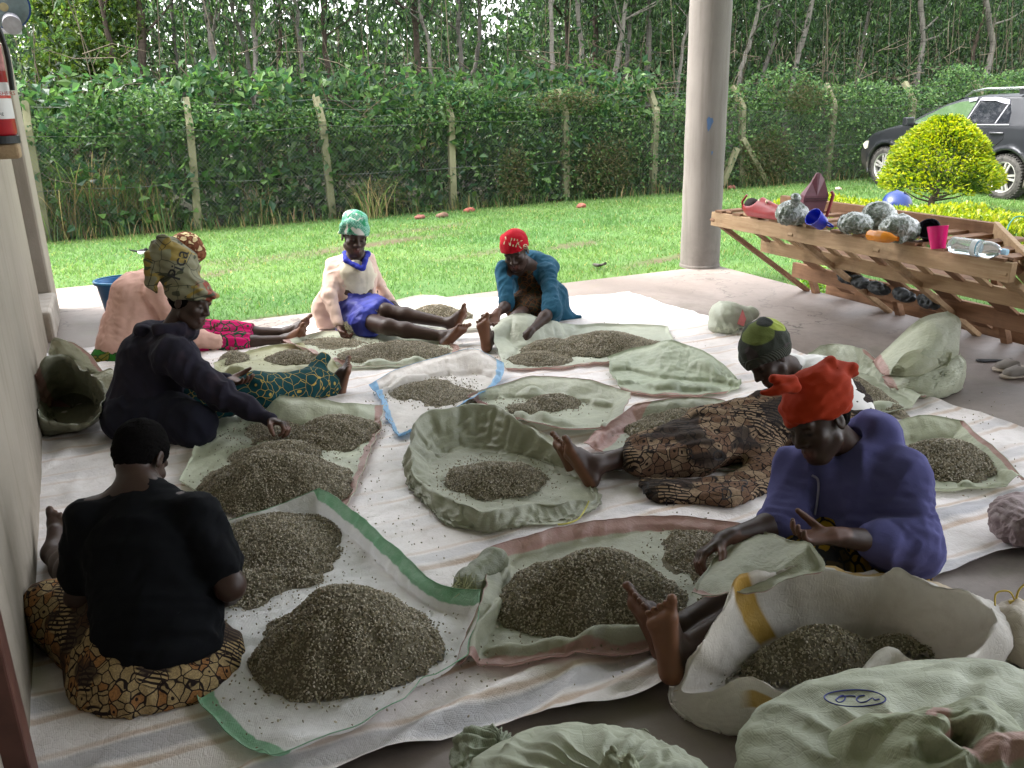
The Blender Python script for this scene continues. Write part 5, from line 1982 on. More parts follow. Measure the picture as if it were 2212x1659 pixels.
MAT_BROWNPRINT = mat_print('brown_cream_print', (0.36, 0.26, 0.13), (0.018, 0.012, 0.012), (0.33, 0.16, 0.06), 30, 0.62, 0.04, (0.03, 0.02, 0.018), crack=True)
person_black()


def person_camo():
    pel = A(1790, 915, 4.45)
    pel[2] = 0.13
    P = Person('person in white shirt and camouflage knit hat bowed over the beans, brown lettered skirt', (pel[0], pel[1], 0), 0.006)
    nb = A(1728, 800, 4.38)
    hc = A(1660, 772, 4.26)
    fw = W2(-0.72, 0.22, -0.65)
    P.head(hc, fw, W2(-0.45, 0, 0.9), 1.12)
    P.neck(nb)
    s1, s2 = A(1706, 850, 4.5), A(1790, 838, 4.22)
    e1 = A(1680, 945, 4.45)
    w1 = A(1590, 962, 4.35)
    e2 = A(1770, 965, 4.1)
    w2 = A(1690, 1000, 4.02)
    P.arm(s1, e1, w1)
    P.arm(s2, e2, w2)
    P.hand(w1, W2(-1, 0, -0.1), W2(0, 0, -1), 1, (0.4, 0.5, 0.4), 1.05)
    P.hand(w2, W2(-1, 0.1, 0.0), W2(0, 0.3, 1), 1, (0.4, 0.5, 0.4), 1.05)
    fr = frame(W2(-0.9, 0.3, 0), nb - pel)
    chest = nb * 0.6 + pel * 0.4
    P.f.chain([s1, nb - IY * 0.03, s2], [0.05, 0.055, 0.05], 0.04)
    P.f.chain([nb - IY * 0.04, chest, pel], [0.06, 0.14, 0.16], 0.05)
    k1, k2 = A(1520, 1000, 4.15), A(1500, 1040, 3.98)
    k1[2] = 0.13
    k2[2] = 0.10
    a1, a2 = A(1286, 1007, 3.84), A(1258, 1000, 3.98)
    P.leg(pel, k1, a1, (0.1, 0.065, 0.057, 0.039))
    P.leg(pel, k2, a2, (0.1, 0.065, 0.057, 0.039))
    P.foot(a1, W2(-0.55, 0.0, 0.85), W2(-0.75, 0.35, -0.5), 1, 1.08)
    P.foot(a2, W2(-0.4, 0, 0.9), W2(-0.9, 0.25, -0.35), -1, 1.04)
    P.build()
    g = Field(0.0078)
    low = A(1800, 905, 4.42)
    g.chain([nb - IY * 0.05, chest - IY * 0.02, low], [0.08, 0.165, 0.2], 0.05)
    g.chain([nb - IY * 0.05, s1], [0.06, 0.06], 0.04).chain([nb - IY * 0.05, s2], [0.06, 0.065], 0.04)
    g.chain([s1, s1 + (e1 - s1) * 0.75], [0.08, 0.07], 0.04).chain([s2, s2 + (e2 - s2) * 0.8], [0.08, 0.07], 0.04)
    g.cap(nb - IY * 0.01, nb + unit(hc - nb) * 0.06, 0.07, 0.066, 0.01)
    P.cloth('shirt', g, mat_cloth('white_cotton', (0.72, 0.70, 0.68), 0.05), [(51, 6, 0.012, fr[2], None, 1, True)])
    k = Field(0.0078)
    k.ell(pel + W2(0, 0, -0.04), (0.21, 0.21, 0.13), None, 0.05)
    k.chain([pel, k1, a1 + (k1 - a1) * 0.42], [0.15, 0.1, 0.075], 0.05)
    k.chain([pel, k2, a1 + (k2 - a1) * 0.40], [0.15, 0.1, 0.07], 0.05)
    sp = [A(1660, 1060, 3.85), A(1560, 1085, 3.7), A(1440, 1072, 3.72), A(1400, 1062, 3.78)]
    for q in sp:
        q[2] = 0.035
    k.chain([k2 + (pel - k2) * 0.4] + sp, [0.10, 0.09, 0.085, 0.07, 0.04], 0.05, np.array([0, 0, 1.0]), 0.4)
    k.half((0, 0, 0.006), (0, 0, -1))
    sk = P.cloth('skirt', k, mat_print('brown_letter_print', (0.26, 0.18, 0.115), (0.014, 0.01, 0.009), (0.15, 0.085, 0.052), 24, 0.5, 0.035, (0.02, 0.016, 0.015), crack=True),
            [(52, 7, 0.018, IX, None, 1, True), (53, 15, 0.007, IX, None, 1, True)])
    for t, (u, v), sz in (('B', (1396, 1055), 0.075), ('P', (1608, 1050), 0.07), ('D', (1570, 1068), 0.07), ('B', (1490, 982), 0.065), ('O', (1552, 985), 0.065), ('D', (1448, 1090), 0.06)):
        lettering(t, (u, v), 3.6, sz, IX + IY * 0.1, IY, (0.015, 0.012, 0.012), 'printed_letter', sk, P.root)
    h = Field(0.005)
    T = P.T
    B = np.array
    h.ell(T(0, -0.016, 0.045), B([0.102, 0.122, 0.100]) * 1.12, P.hax, 0.02)
    h.ell(T(0, -0.05, 0.105), B([0.07, 0.075, 0.055]) * 1.12, P.hax, 0.05)
    h.half(T(0, 0.08, 0.012), -P.hax[2] + P.hax[1] * 0.35)
    # turned up brim
    h2 = Field(0.005)
    h2.ell(T(0, -0.016, 0.045), B([0.108, 0.128, 0.106]) * 1.12, P.hax, 0.02)
    h2.half(T(0, 0.08, 0.008), -P.hax[2] + P.hax[1] * 0.35)
    h2.half(T(0, 0.08, 0.055), P.hax[2] - P.hax[1] * 0.35)
    m = M('camo_knit')
    v = m.coord('Object')
    a = m.noise(v, 6, 1, 0.3, 0.4)
    base = m.ramp(a, [(0.0, (0.022, 0.026, 0.018)), (0.5, (0.04, 0.03, 0.03))], 'CONSTANT')
    for q, rr_, cc in ((A(1632, 706, 4.15), 0.085, (0.10, 0.125, 0.025)), (A(1682, 690, 4.2), 0.055, (0.27, 0.32, 0.05)), (A(1652, 690, 4.2), 0.03, (0.012, 0.014, 0.01))):
        dd = m.n('VectorMath', operation='DISTANCE')
        m.put(dd.inputs[0], v)
        dd.inputs[1].default_value = tuple(q - np.array([pel[0], pel[1], 0]))
        f1 = m.math('ADD', dd.outputs['Value'], m.math('MULTIPLY', m.math('SUBTRACT', a, 0.5), 0.09))
        base = m.mix(m.ramp(f1, [(rr_, 1), (rr_ + 0.004, 0)]), base, cc)
    m.set(Base_Color=base, Roughness=0.95)
    m.bump(m.noise(v, 150, 3), 0.5, 0.004)
    P.cloth('knit_hat', h, m.m, [(54, 9, 0.007, None, None, 1, True)])
    b = M('ribbed_brim')
    v = b.coord('Object')
    wv = b.n('TexWave', wave_type='BANDS', bands_direction='DIAGONAL')
    b.put(wv.inputs['Vector'], v)
    wv.inputs['Scale'].default_value = 40
    b.set(Base_Color=(0.03, 0.032, 0.022), Roughness=0.95)
    b.bump(wv.outputs['Fac'], 0.6, 0.006)
    P.cloth('hat_brim', h2, b.m)


person_camo()


def person_purple():
    pel = A(1838, 1195, 3.12)
    pel[2] = 0.13
    P = Person('person in purple hoodie and red headscarf sorting beans with bare feet stretched out', (pel[0], pel[1], 0), 0.0054)
    nb = A(1835, 975, 3.02)
    hc = A(1766, 905, 2.93)
    fw = W2(-0.80, 0.42, -0.42)
    P.head(hc, fw, W2(-0.28, 0.0, 1), 1.1)
    P.neck(nb, 0.056)
    s1, s2 = A(1722, 1010, 3.10), A(1945, 1030, 2.93)
    e1 = A(1700, 1125, 3.0)
    w1 = A(1562, 1166, 2.86)
    e2 = A(1968, 1180, 2.86)
    w2 = A(1800, 1158, 2.74)
    P.arm(s1, e1, w1, (0.05, 0.042, 0.042, 0.028))
    P.arm(s2, e2, w2, (0.05, 0.044, 0.044, 0.029))
    P.hand(w1, A(1526, 1190, depth_of(w1) - 0.02) - w1, W2(0.4, 0.2, -1), 1, (0.55, 0.7, 0.5), 1.06)
    P.hand(w2, W2(-1, 0.1, -0.05), W2(-0.15, 0.35, 1), 1, (0.45, 0.6, 0.5), 1.0, spread=0.04)
    fr = frame(W2(-0.65, 0.7, 0), nb - pel)
    chest = nb * 0.6 + pel * 0.4
    P.f.chain([s1, nb - IY * 0.03, s2], [0.05, 0.055, 0.05], 0.04)
    P.f.chain([nb - IY * 0.04, chest, pel], [0.06, 0.14, 0.16], 0.05, fr[1], 0.8)
    k1, k2 = A(1650, 1275, 2.86), A(1665, 1310, 2.75)
    k1[2], k2[2] = 0.10, 0.085
    a1 = A(1452, 1362, 2.62)
    a2 = A(1462, 1408, 2.50)
    P.leg(pel, k1, a1, (0.1, 0.065, 0.056, 0.037))
    P.leg(pel, k2, a2, (0.1, 0.065, 0.056, 0.037))
    P.foot(a1, W2(-0.42, 0.12, 0.95), W2(-0.85, 0.25, -0.42), -1, 1.05, (0.14, 0.062, 0.038))
    P.foot(a2, W2(-0.15, 0.05, 1), W2(-0.55, 0.85, -0.1), 1, 1.06, (0.18, 0.078, 0.042))
    P.build()
    g = Field(0.0072)
    low = A(1840, 1165, 3.06)
    side = unit(s2 - s1)
    g.chain([nb - IY * 0.07, chest, low], [0.1, 0.185, 0.2], 0.06, fr[1], 0.82)
    g.chain([nb - IY * 0.045, s1], [0.075, 0.07], 0.05).chain([nb - IY * 0.05, s2], [0.08, 0.08], 0.05)
    u1, u2 = unit(e1 - s1), unit(e2 - s2)
    g.chain([s1, e1, e1 + (w1 - e1) * 0.18], [0.078, 0.07, 0.06], 0.045)
    g.chain([s2, e2 + u2 * 0.01, e2 + (w2 - e2) * 0.40], [0.09, 0.084, 0.07], 0.045)
    # ribbed cuff pushed up
    c0, c1 = e2 + (w2 - e2) * 0.36, e2 + (w2 - e2) * 0.46
    g.cap(c0, c1, 0.062, 0.06, 0.01)
    # hood
    hk = nb - fr[1] * 0.03 + IY * 0.02
    ring = []
    for k in range(11):
        t = k / 10
        a = -0.75 * math.pi + 1.5 * math.pi * t
        ring.append(nb + (-fr[1]) * (0.082 * math.cos(a)) + fr[0] * 0.088 * math.sin(a) + IY * (0.018 + 0.03 * math.cos(a)) )
    g.chain(ring, [0.022, 0.026, 0.032, 0.038, 0.042, 0.044, 0.042, 0.038, 0.032, 0.026, 0.022], 0.02)
    g.ell(A(1895, 925, 3.02), (0.085, 0.08, 0.055), frame(W2(1, 0.2, -0.5), IY), 0.04)
    g.ell(A(1885, 960, 3.05), (0.10, 0.09, 0.06), None, 0.05)
    g.cap(nb + IY * 0.035, nb + unit(hc - nb) * 0.2, 0.056, 0.09, 0.012, mode='sub')
    # neckline
    g.cap(A(1775, 985, 2.82), A(1782, 1020, 2.84), 0.03, 0.012, 0.015, mode='sub')
    g.half(low - IY * 0.08, -IY)
    hd = P.cloth('hoodie', g, mat_cloth('purple_fleece', (0.085, 0.084, 0.215), 0.12, sheen=0.4, weave=200),
            [(61, 5.5, 0.016, fr[2], None, 1, True), (62, 13, 0.018, side, e2 + IY * 0.05, 0.15, True), (69, 14, 0.012, side, e1, 0.12, True), (63, 10, 0.014, None, low, 0.25, True)], cr=((0.14, 0.007), (0.06, 0.003)))
    dr = MB()
    dr.tube(lay_on(hd, catmull([A(1754, 1027, 2.74), A(1767, 1037, 2.74), A(1767, 1070, 2.75), A(1760, 1112, 2.78)], 16), 0.004), 0.0042, 6)
    dr.build('drawstring', plain('pale_cord', (0.3, 0.29, 0.42), 0.8), P.root, smooth=True)
    k = Field(0.0078)
    k.ell(A(1850, 1215, 3.08), (0.25, 0.22, 0.13), frame(FWD * [1, 1, 0], (0, 0, 1)), 0.05)
    k.chain([pel, k1, k1 + (a1 - k1) * 0.1], [0.15, 0.085, 0.075], 0.05).chain([pel, k2, k2 + (a2 - k2) * 0.02], [0.15, 0.08, 0.07], 0.05)
    k.half((0, 0, 0.006), (0, 0, -1))
    P.cloth('skirt', k, mat_print('yellow_black_print', (0.22, 0.13, 0.012), (0.012, 0.012, 0.012), (0.26, 0.17, 0.02), 24, 0.55, 0.09, (0.012, 0.012, 0.013)),
            [(64, 6, 0.014, IY, None, 1, True), (65, 14, 0.007, IY, None, 1, True)])
    h = Field(0.005)
    T = P.T
    B = np.array
    h.ell(T(0, -0.014, 0.044), B([0.094, 0.114, 0.088]) * 1.1, P.hax, 0.02)
    h.ell(A(1772, 834, 2.95), (0.092, 0.092, 0.07), frame(W2(-0.9, 0.2, -0.1), IY), 0.06)
    h.chain([A(1800, 805, 2.95), A(1836, 800, 2.95), A(1852, 806, 2.95)], [0.055, 0.024, 0.004], 0.02)
    # knot at the brow
    h.chain([A(1712, 836, 2.84), A(1684, 840, 2.81), A(1648, 848, 2.80)], [0.03, 0.022, 0.01], 0.01, IY, 0.7)
    h.chain([A(1704, 826, 2.84), A(1672, 820, 2.81)], [0.024, 0.014], 0.006)
    h.half(T(0, 0.08, 0.020), -P.hax[2] + P.hax[1] * 0.22)
    P.cloth('headscarf', h, mat_cloth('rust_red_cotton', (0.32, 0.03, 0.009), 0.15, rough=0.8), [(66, 8, 0.005, P.hax[1] + P.hax[0] * 0.5, None, 1, True), (67, 15, 0.004, P.hax[1] * 1.0 + P.hax[0] * 0.6, None, 1, True)], cr=((0.07, 0.003), (0.03, 0.002)), bands=((P.hax[2] + P.hax[0] * 0.25 + P.hax[1] * 0.2, 0.042, 0.0045), (P.hax[2] - P.hax[0] * 0.3, 0.06, 0.003)))
    hr_ = Field(0.005)
    hr_.ell(T(0, -0.022, 0.012), B([0.078, 0.098, 0.088]) * 1.1, P.hax, 0.02)
    hr_.half(T(0, -0.02, -0.05), -P.hax[2])
    hr_.half(T(0, 0.02, 0), P.hax[1])
    hr_.ell(T(0.08, 0, -0.02), B([0.03, 0.035, 0.036]), P.hax, 0.01, 'sub')
    P.cloth('hair', hr_, MAT_HAIR, [(68, 50, 0.003, None, None, 1, False)])


person_purple()
# ------------------------------------------------------------------ sacks, sheets: woven plastic cloth relaxed into creases
def arc_resample(P, n):
    P = np.asarray(P, float)
    s = np.concatenate([[0], np.cumsum(np.linalg.norm(np.diff(P, axis=0), axis=1))])
    t = np.linspace(0, s[-1], n)
    return np.stack([np.interp(t, s, P[:, k]) for k in range(3)], 1)


def relax_cloth(X, slack=0.06, it=140, wrap=False, T=None, alpha=None, zmin=0.0, caps=(), bend=0.25, grav=0.0006, seed=0, heights=(), aniso=(1, 1)):
    """position based relaxation of a nu x nv sheet that has a little more cloth than room"""
    r = np.random.default_rng(seed)
    nu, nv = X.shape[:2]
    T = X.copy() if T is None else T
    ext = (lambda a: np.concatenate([a, a[:1]], 0)) if wrap else (lambda a: a)

    def lens():
        E = ext(X)
        return [np.linalg.norm(E[1:] - E[:-1], axis=-1), np.linalg.norm(X[:, 1:] - X[:, :-1], axis=-1),
                np.linalg.norm(E[1:, 1:] - E[:-1, :-1], axis=-1), np.linalg.norm(E[1:, :-1] - E[:-1, 1:], axis=-1),
                np.linalg.norm(X[:, 2:] - X[:, :-2], axis=-1),
                np.linalg.norm(X[2:] - X[:-2], axis=-1)]
    L = lens()
    big = np.stack(np.meshgrid(np.linspace(0, 1, nu), np.linspace(0, 1, nv), indexing='ij'), -1).reshape(-1, 2)
    sl_ = 1 + slack * (1 + 0.9 * vnoise(np.hstack([big, np.full((len(big), 1), seed * 0.37)]), seed + 5, f=1.6)).reshape(nu, nv)
    sE = ext(sl_)
    L[0] = L[0] * (sE[1:] + sE[:-1]) / 2 * aniso[0] ** (slack > 0)
    L[1] = L[1] * (sl_[:, 1:] + sl_[:, :-1]) / 2
    L[2] = L[2] * (sE[1:, 1:] + sE[:-1, :-1]) / 2
    L[3] = L[3] * (sE[1:, :-1] + sE[:-1, 1:]) / 2
    h = float(np.median(L[1]))
    X = X + r.normal(0, 1, X.shape) * h * np.array([0.03, 0.03, 0.16])
    for k in range(it):
        acc = np.zeros_like(X)
        cnt = np.zeros((nu, nv, 1))

        def apply(a, b, d, rest, st, one_sided=False):
            l = np.linalg.norm(d, axis=-1) + 1e-9
            c = (l - rest) / l
            if one_sided:
                c = np.minimum(c, 0)
            return d * (c * 0.5 * st)[..., None]
        E = ext(X)
        c = apply(0, 0, E[1:] - E[:-1], L[0], 1.0)
        if wrap:
            acc += c
            acc -= np.roll(c, 1, 0)
            cnt += 2
        else:
            acc[:-1] += c
            acc[1:] -= c
            cnt[:-1] += 1
            cnt[1:] += 1
        c = apply(0, 0, X[:, 1:] - X[:, :-1], L[1], 1.0)
        acc[:, :-1] += c
        acc[:, 1:] -= c
        cnt[:, :-1] += 1
        cnt[:, 1:] += 1
        for dd, (sa, sb) in ((E[1:, 1:] - E[:-1, :-1], (0, 1)), (E[1:, :-1] - E[:-1, 1:], (1, 0))):
            c = apply(0, 0, dd, L[2] if sa == 0 else L[3], 0.6)
            a_ = np.zeros_like(ext(X))
            if sa == 0:
                a_[:-1, :-1] += c
                a_[1:, 1:] -= c
            else:
                a_[:-1, 1:] += c
                a_[1:, :-1] -= c
            if wrap:
                a_[0] += a_[-1]
                a_ = a_[:-1]
            acc += a_
            cnt += 1.2
        c = apply(0, 0, X[:, 2:] - X[:, :-2], L[4], bend, True)
        acc[:, :-2] += c
        acc[:, 2:] -= c
        c = apply(0, 0, X[2:] - X[:-2], L[5], bend, True)
        acc[:-2] += c
        acc[2:] -= c
        X = X + acc / np.maximum(cnt * 0.62, 1)
        X[..., 2] -= grav
        if alpha is not None:
            X += (T - X) * alpha[..., None]
        z0 = np.full((nu, nv), zmin) if np.isscalar(zmin) else zmin
        for hf in heights:
            z0 = np.maximum(z0, hf(X[..., 0].ravel(), X[..., 1].ravel()).reshape(nu, nv))
        X[..., 2] = np.maximum(X[..., 2], z0)
        for a, b, ra, rb in caps:
            ba = b - a
            q = X - a
            tt = np.clip((q @ ba) / (ba @ ba), 0, 1)
            v = q - tt[..., None] * ba
            l = np.linalg.norm(v, axis=-1)
            rr = ra + (rb - ra) * tt
            pen = (rr - l) > 0
            X[pen] += (v / (l[..., None] + 1e-9) * (rr - l)[..., None])[pen]
    return X


def upsample(X, nu, nv, wrap=False):
    a, b = X.shape[:2]
    Y = catmull(X.reshape(a, -1), nu, wrap).reshape(nu, b, 3)
    Y = catmull(Y.transpose(1, 0, 2).reshape(b, -1), nv).reshape(nv, nu, 3).transpose(1, 0, 2)
    return Y


def grid_normals(X, wrap=False):
    if wrap:
        E = np.concatenate([X[-1:], X, X[:1]], 0)
        du = (E[2:] - E[:-2])
    else:
        du = np.gradient(X, axis=0)
    dv = np.gradient(X, axis=1)
    n = np.cross(du, dv)
    return n / (np.linalg.norm(n, axis=-1, keepdims=True) + 1e-12)


def creased(X, seed, amps, wrap=False, nu=None, nv=None, zmin=0.006, ax=None):
    """finer grid with sharp creases; amps: (wavelength, amplitude)"""
    Y = upsample(X, nu or X.shape[0] * 2, nv or X.shape[1] * 2, wrap)
    for i, (wl, am) in enumerate(amps):
        N = grid_normals(Y, wrap)
        c = crumple(Y.reshape(-1, 3), seed * 13 + i * 101, wl, 5, ax=ax).reshape(Y.shape[:2])
        Y = Y + N * (c * am)[..., None]
    Y[..., 2] = np.maximum(Y[..., 2], zmin)
    return Y


def hem(o, X, wrap_rows, mat, r=0.003):
    m = MB()
    for pts in wrap_rows:
        m.tube(pts[::2], r, 5, caps=False)
    h = m.build('hem', mat, None, smooth=True)
    h.parent = o
    return h


def grid_mesh(name, X, mat, parent=None, wrap=False, thick=0.0025, uvs=None, sub=True, extra=None):
    nu, nv = X.shape[:2]
    U, Vv = np.meshgrid(np.linspace(0, 1, nu), np.linspace(0, 1, nv), indexing='ij')
    i = np.arange(nu if wrap else nu - 1)[:, None]
    j = np.arange(nv - 1)[None]
    i2 = (i + 1) % nu
    F = np.stack([i * nv + j, i2 * nv + j, i2 * nv + j + 1, i * nv + j + 1], -1).reshape(-1, 4)
    uv = np.stack([U.ravel(), Vv.ravel()], 1)
    o = mesh_np(name, X.reshape(-1, 3), F, mat, parent, uv=uv)
    if sub:
        m = o.modifiers.new('smooth', 'SUBSURF')
        m.levels = m.render_levels = 1
    if thick:
        m = o.modifiers.new('thickness', 'SOLIDIFY')
        m.thickness = thick
        m.offset = 0
    return o


TARP_Z = np.zeros((200, 300))


def tarp_z(x, y):
    """height of the creased tarpaulin under a point"""
    fx_, fy_ = np.clip((x + 1) / 0.03 - 0.5, 0, 198.9), np.clip(y / 0.03 - 0.5, 0, 298.9)
    i, j = fx_.astype(int), fy_.astype(int)
    a, b = fx_ - i, fy_ - j
    T = TARP_Z
    return (T[i, j] * (1 - a) + T[i + 1, j] * a) * (1 - b) + (T[i, j + 1] * (1 - a) + T[i + 1, j + 1] * a) * b


def sheet(name, label, cat, out, corners, mat, n=(64, 64), slack=0.07, zb=0.012, rim=0.09, ridge=None, seed=1, it=140, caps=(), heights=(), bend=0.25, group=None, edge_free=0.25, up=None, crease=((0.17, 0.014), (0.08, 0.0075), (0.034, 0.0024))):
    """out: outline (u, v, z) clockwise from the first corner; four corner indices"""
    W3 = np.array([G(p[0], p[1], p[2]) for p in out])
    m = len(W3)
    segs = []
    for a, b in zip(corners, list(corners[1:]) + [corners[0] + m]):
        idx = [k % m for k in range(a, b + 1)]
        segs.append(W3[idx])
    nu, nv = n
    sm = lambda P, k: arc_resample(catmull(P, 80) if len(P) > 2 else P, k)
    top, right, bot, left = sm(segs[0], nu), sm(segs[1], nv), sm(segs[2], nu)[::-1], sm(segs[3], nv)[::-1]
    for e in (top, right, bot, left):
        w_ = np.sin(np.linspace(0, math.pi, len(e)))[:, None]
        e[:, :2] += w_ * (0.022 * np.stack([vnoise(e + seed, seed + 3, f=3.0), vnoise(e + seed, seed + 4, f=3.0)], 1) + 0.009 * np.stack([vnoise(e + seed, seed + 13, f=9), vnoise(e + seed, seed + 14, f=9)], 1))
    s = np.linspace(0, 1, nu)[:, None, None]
    t = np.linspace(0, 1, nv)[None, :, None]
    X = (1 - t) * top[:, None] + t * bot[:, None] + (1 - s) * left[None] + s * right[None] \
        - ((1 - s) * (1 - t) * top[0] + s * (1 - t) * top[-1] + (1 - s) * t * bot[0] + s * t * bot[-1])
    # height: raised only near the borders
    wu = np.linalg.norm(top[0] - top[-1]) * 0.5 + np.linalg.norm(bot[0] - bot[-1]) * 0.5
    wv = np.linalg.norm(left[0] - left[-1]) * 0.5 + np.linalg.norm(right[0] - right[-1]) * 0.5
    S, Tt = s[..., 0], t[..., 0]
    Z = np.zeros((nu, nv))
    dist = [(Tt * wv + 0 * S), ((1 - S) * wu + 0 * Tt), ((1 - Tt) * wv + 0 * S), (S * wu + 0 * Tt)]
    bz = [top[:, None, 2] + 0 * Tt, right[None, :, 2] + 0 * S, bot[:, None, 2] + 0 * Tt, left[None, :, 2] + 0 * S]
    ridge = ridge or [None] * 4
    for k in range(4):
        z = bz[k] * np.exp(-(dist[k] / rim) ** 2)
        if ridge[k]:
            H, d0, w = ridge[k]
            q = (S if k % 2 == 0 else Tt) + 0 * Z
            qq = np.stack([q.ravel(), np.full(q.size, seed * 0.7 + k), np.zeros(q.size)], 1)
            hm = np.clip(0.62 + 0.75 * vnoise(qq, seed + k, f=2.4), 0.1, 1.5).reshape(Z.shape)
            of = (0.02 * vnoise(qq, seed + k + 9, f=3.1)).reshape(Z.shape)
            z = np.maximum(z, H * hm * np.exp(-((dist[k] - d0 + of) / w) ** 2))
        Z = np.maximum(Z, z)
    if up:
        for (u, v, z, R) in up:
            c = G(u, v, z)
            Z = np.maximum(Z, z * np.exp(-((X[..., 0] - c[0]) ** 2 + (X[..., 1] - c[1]) ** 2) / R ** 2))
    X[..., 2] = zb + Z
    al = np.full((nu, nv), 0.012)
    al[0], al[-1], al[:, 0], al[:, -1] = edge_free, edge_free, edge_free, edge_free
    al = np.maximum(al, 0.05 * (Z > 0.03))
    Y = relax_cloth(X, slack, it, False, X.copy(), al, zb, caps, bend, seed=seed, heights=heights)
    Y = creased(Y, seed, crease, nu=int(nu * 1.3), nv=int(nv * 1.3), zmin=zb - 0.004)
    Y[..., 2] += np.maximum(0, tarp_z(Y[..., 0], Y[..., 1]) - 0.008)
    o = grid_mesh(name, Y, mat, thick=0, sub=False)
    hem(o, Y, [Y[:, 0], Y[-1], Y[:, -1], Y[0]], mat, 0.0017)
    return tag(o, label, cat, group), Y


def basin(name, label, cat, outer, rim, inner, mat, n=110, slack=0.07, zb=0.012, zi=0.02, seed=1, it=140, group=None, rows=(14, 15, 5), bend=0.18, crease=((0.18, 0.020), (0.085, 0.009), (0.036, 0.0026)), wob=0.025):
    """an opened sack standing round its beans: outer foot, rim (u, v, z), inner foot; closed curves with matching points"""
    O = catmull([G(u, v, zb) for u, v in outer], n, True)
    R = catmull([G(u, v, z) for u, v, z in rim], n, True)
    I = catmull([G(u, v, zi) for u, v in inner], n, True)
    c = I.mean(0)
    R[:, 2] *= 1 + 0.18 * vnoise(R * [1, 1, 0], seed + 8, f=3.0) + 0.07 * vnoise(R * [1, 1, 0], seed + 9, f=8.0)
    R[:, :2] += wob * np.stack([vnoise(R, seed + 5, f=3.2), vnoise(R, seed + 6, f=3.2)], 1)
    O[:, :2] += wob * np.stack([vnoise(O, seed + 15, f=2.6), vnoise(O, seed + 16, f=2.6)], 1)
    L = []
    for k in range(rows[0]):
        q = k / rows[0]
        p = O * (1 - q) + R * q
        p = p + (p - c) * [1, 1, 0] * 0.035 * math.sin(math.pi * q)
        L.append(p)
    for k in range(rows[1]):
        q = k / rows[1]
        p = R * (1 - q) + I * q
        p[:, 2] = R[:, 2] * (1 - q) ** 1.5 + I[:, 2] * (1 - (1 - q) ** 1.5)
        L.append(p)
    for k in range(rows[2] + 1):
        q = k / rows[2] * 0.92
        L.append(I * (1 - q) + c * q)
    X = np.stack(L, 1)
    al = np.full(X.shape[:2], 0.03)
    al[:, rows[0]] = 0.12
    al[:, 0] = 0.2
    Y = relax_cloth(X, slack, it, True, X.copy(), al, zb, (), bend, seed=seed)
    Y = creased(Y, seed, crease, True, int(n * 1.5), int(Y.shape[1] * 1.6), zb - 0.004)
    Y[..., 2] += np.maximum(0, tarp_z(Y[..., 0], Y[..., 1]) - 0.008)
    o = grid_mesh(name, Y, mat, wrap=True, thick=0, sub=False)
    return tag(o, label, cat, group), Y


def mat_sack(name, c, stripe=None, edges=(), wid=0.07, trans=0.3, rough=0.36, weave=True, dirt=0.25, second=None, spec=0.5):
    """woven polypropylene; edges: which of u0 u1 v0 v1 carry the coloured stripe"""
    m = M(name)
    v = m.coord('Object')
    uvn = m.n('UVMap')
    uv = m.sep(uvn.outputs[0])
    n1 = m.noise(v, 3.2, 4, 0.6)
    n2 = m.noise(v, 17, 5, 0.7)
    base = m.ramp(n1, [(0.3, tuple(x * 0.82 for x in c)), (0.7, tuple(min(1, x * 1.08) for x in c))])
    base = m.mix(m.ramp(n2, [(0.5, 0), (0.8, dirt)]), base, tuple(x * 0.55 for x in (c[0], c[1] * 0.92, c[2] * 0.8)))
    if stripe:
        jit = m.math('MULTIPLY', m.math('SUBTRACT', m.noise(v, 30, 2), 0.5), wid * 0.25)
        tot = None
        for e in edges:
            x = uv[0] if e[0] == 'u' else uv[1]
            x = m.math('SUBTRACT', 1.0, x) if e[1] == '1' else x
            x = m.math('ADD', x, jit)
            k = m.ramp(x, [(wid * 0.92, 1), (wid, 0)])
            tot = k if tot is None else m.math('MAXIMUM', tot, k)
        base = m.mix(tot, base, m.mix(m.ramp(n2, [(0.4, 0), (0.7, 0.35)]), stripe, tuple(0.5 * s_ + 0.5 * c_ for s_, c_ in zip(stripe, c))))
    if second:
        base = second(m, base, uv, v)
    m.set(Base_Color=base, Roughness=m.ramp(n2, [(0.3, rough * 0.85), (0.7, rough * 1.2)]), Specular_IOR_Level=spec)
    # crackled film relief plus tape weave
    cr = m.noise(m.coord('Object', (1, 1, 1), (0.3, 0.2, 0.7)), 26, 5, 0.75, 0.6)
    crk = m.n('TexVoronoi', feature='DISTANCE_TO_EDGE')
    m.put(crk.inputs['Vector'], v)
    crk.inputs['Scale'].default_value = 34
    hgt = m.math('ADD', m.math('MULTIPLY', cr, 1.0), m.math('MULTIPLY', m.math('MINIMUM', crk.outputs['Distance'], 0.12), 1.2))
    if weave:
        w1 = m.n('TexWave', wave_type='BANDS', bands_direction='X')
        w2 = m.n('TexWave', wave_type='BANDS', bands_direction='Y')
        for w in (w1, w2):
            m.put(w.inputs['Vector'], v)
            w.inputs['Scale'].default_value = 70
        hgt = m.math('ADD', hgt, m.math('MULTIPLY', m.math('ADD', w1.outputs['Fac'], w2.outputs['Fac']), 0.06))
    m.bump(hgt, 0.6, 0.007)
    m.translucent(base, trans)
    return m.m


PINK = (0.42, 0.25, 0.22)
SAGE = (0.43, 0.44, 0.335)
MAT_SAGE = {}


def sage(edges=(), wid=0.06, stripe=PINK, c=SAGE, key=None):
    k = (tuple(edges), wid, stripe, c)
    if k not in MAT_SAGE:
        MAT_SAGE[k] = mat_sack('sage_sack', c, stripe if edges else None, edges, wid)
    return MAT_SAGE[k]


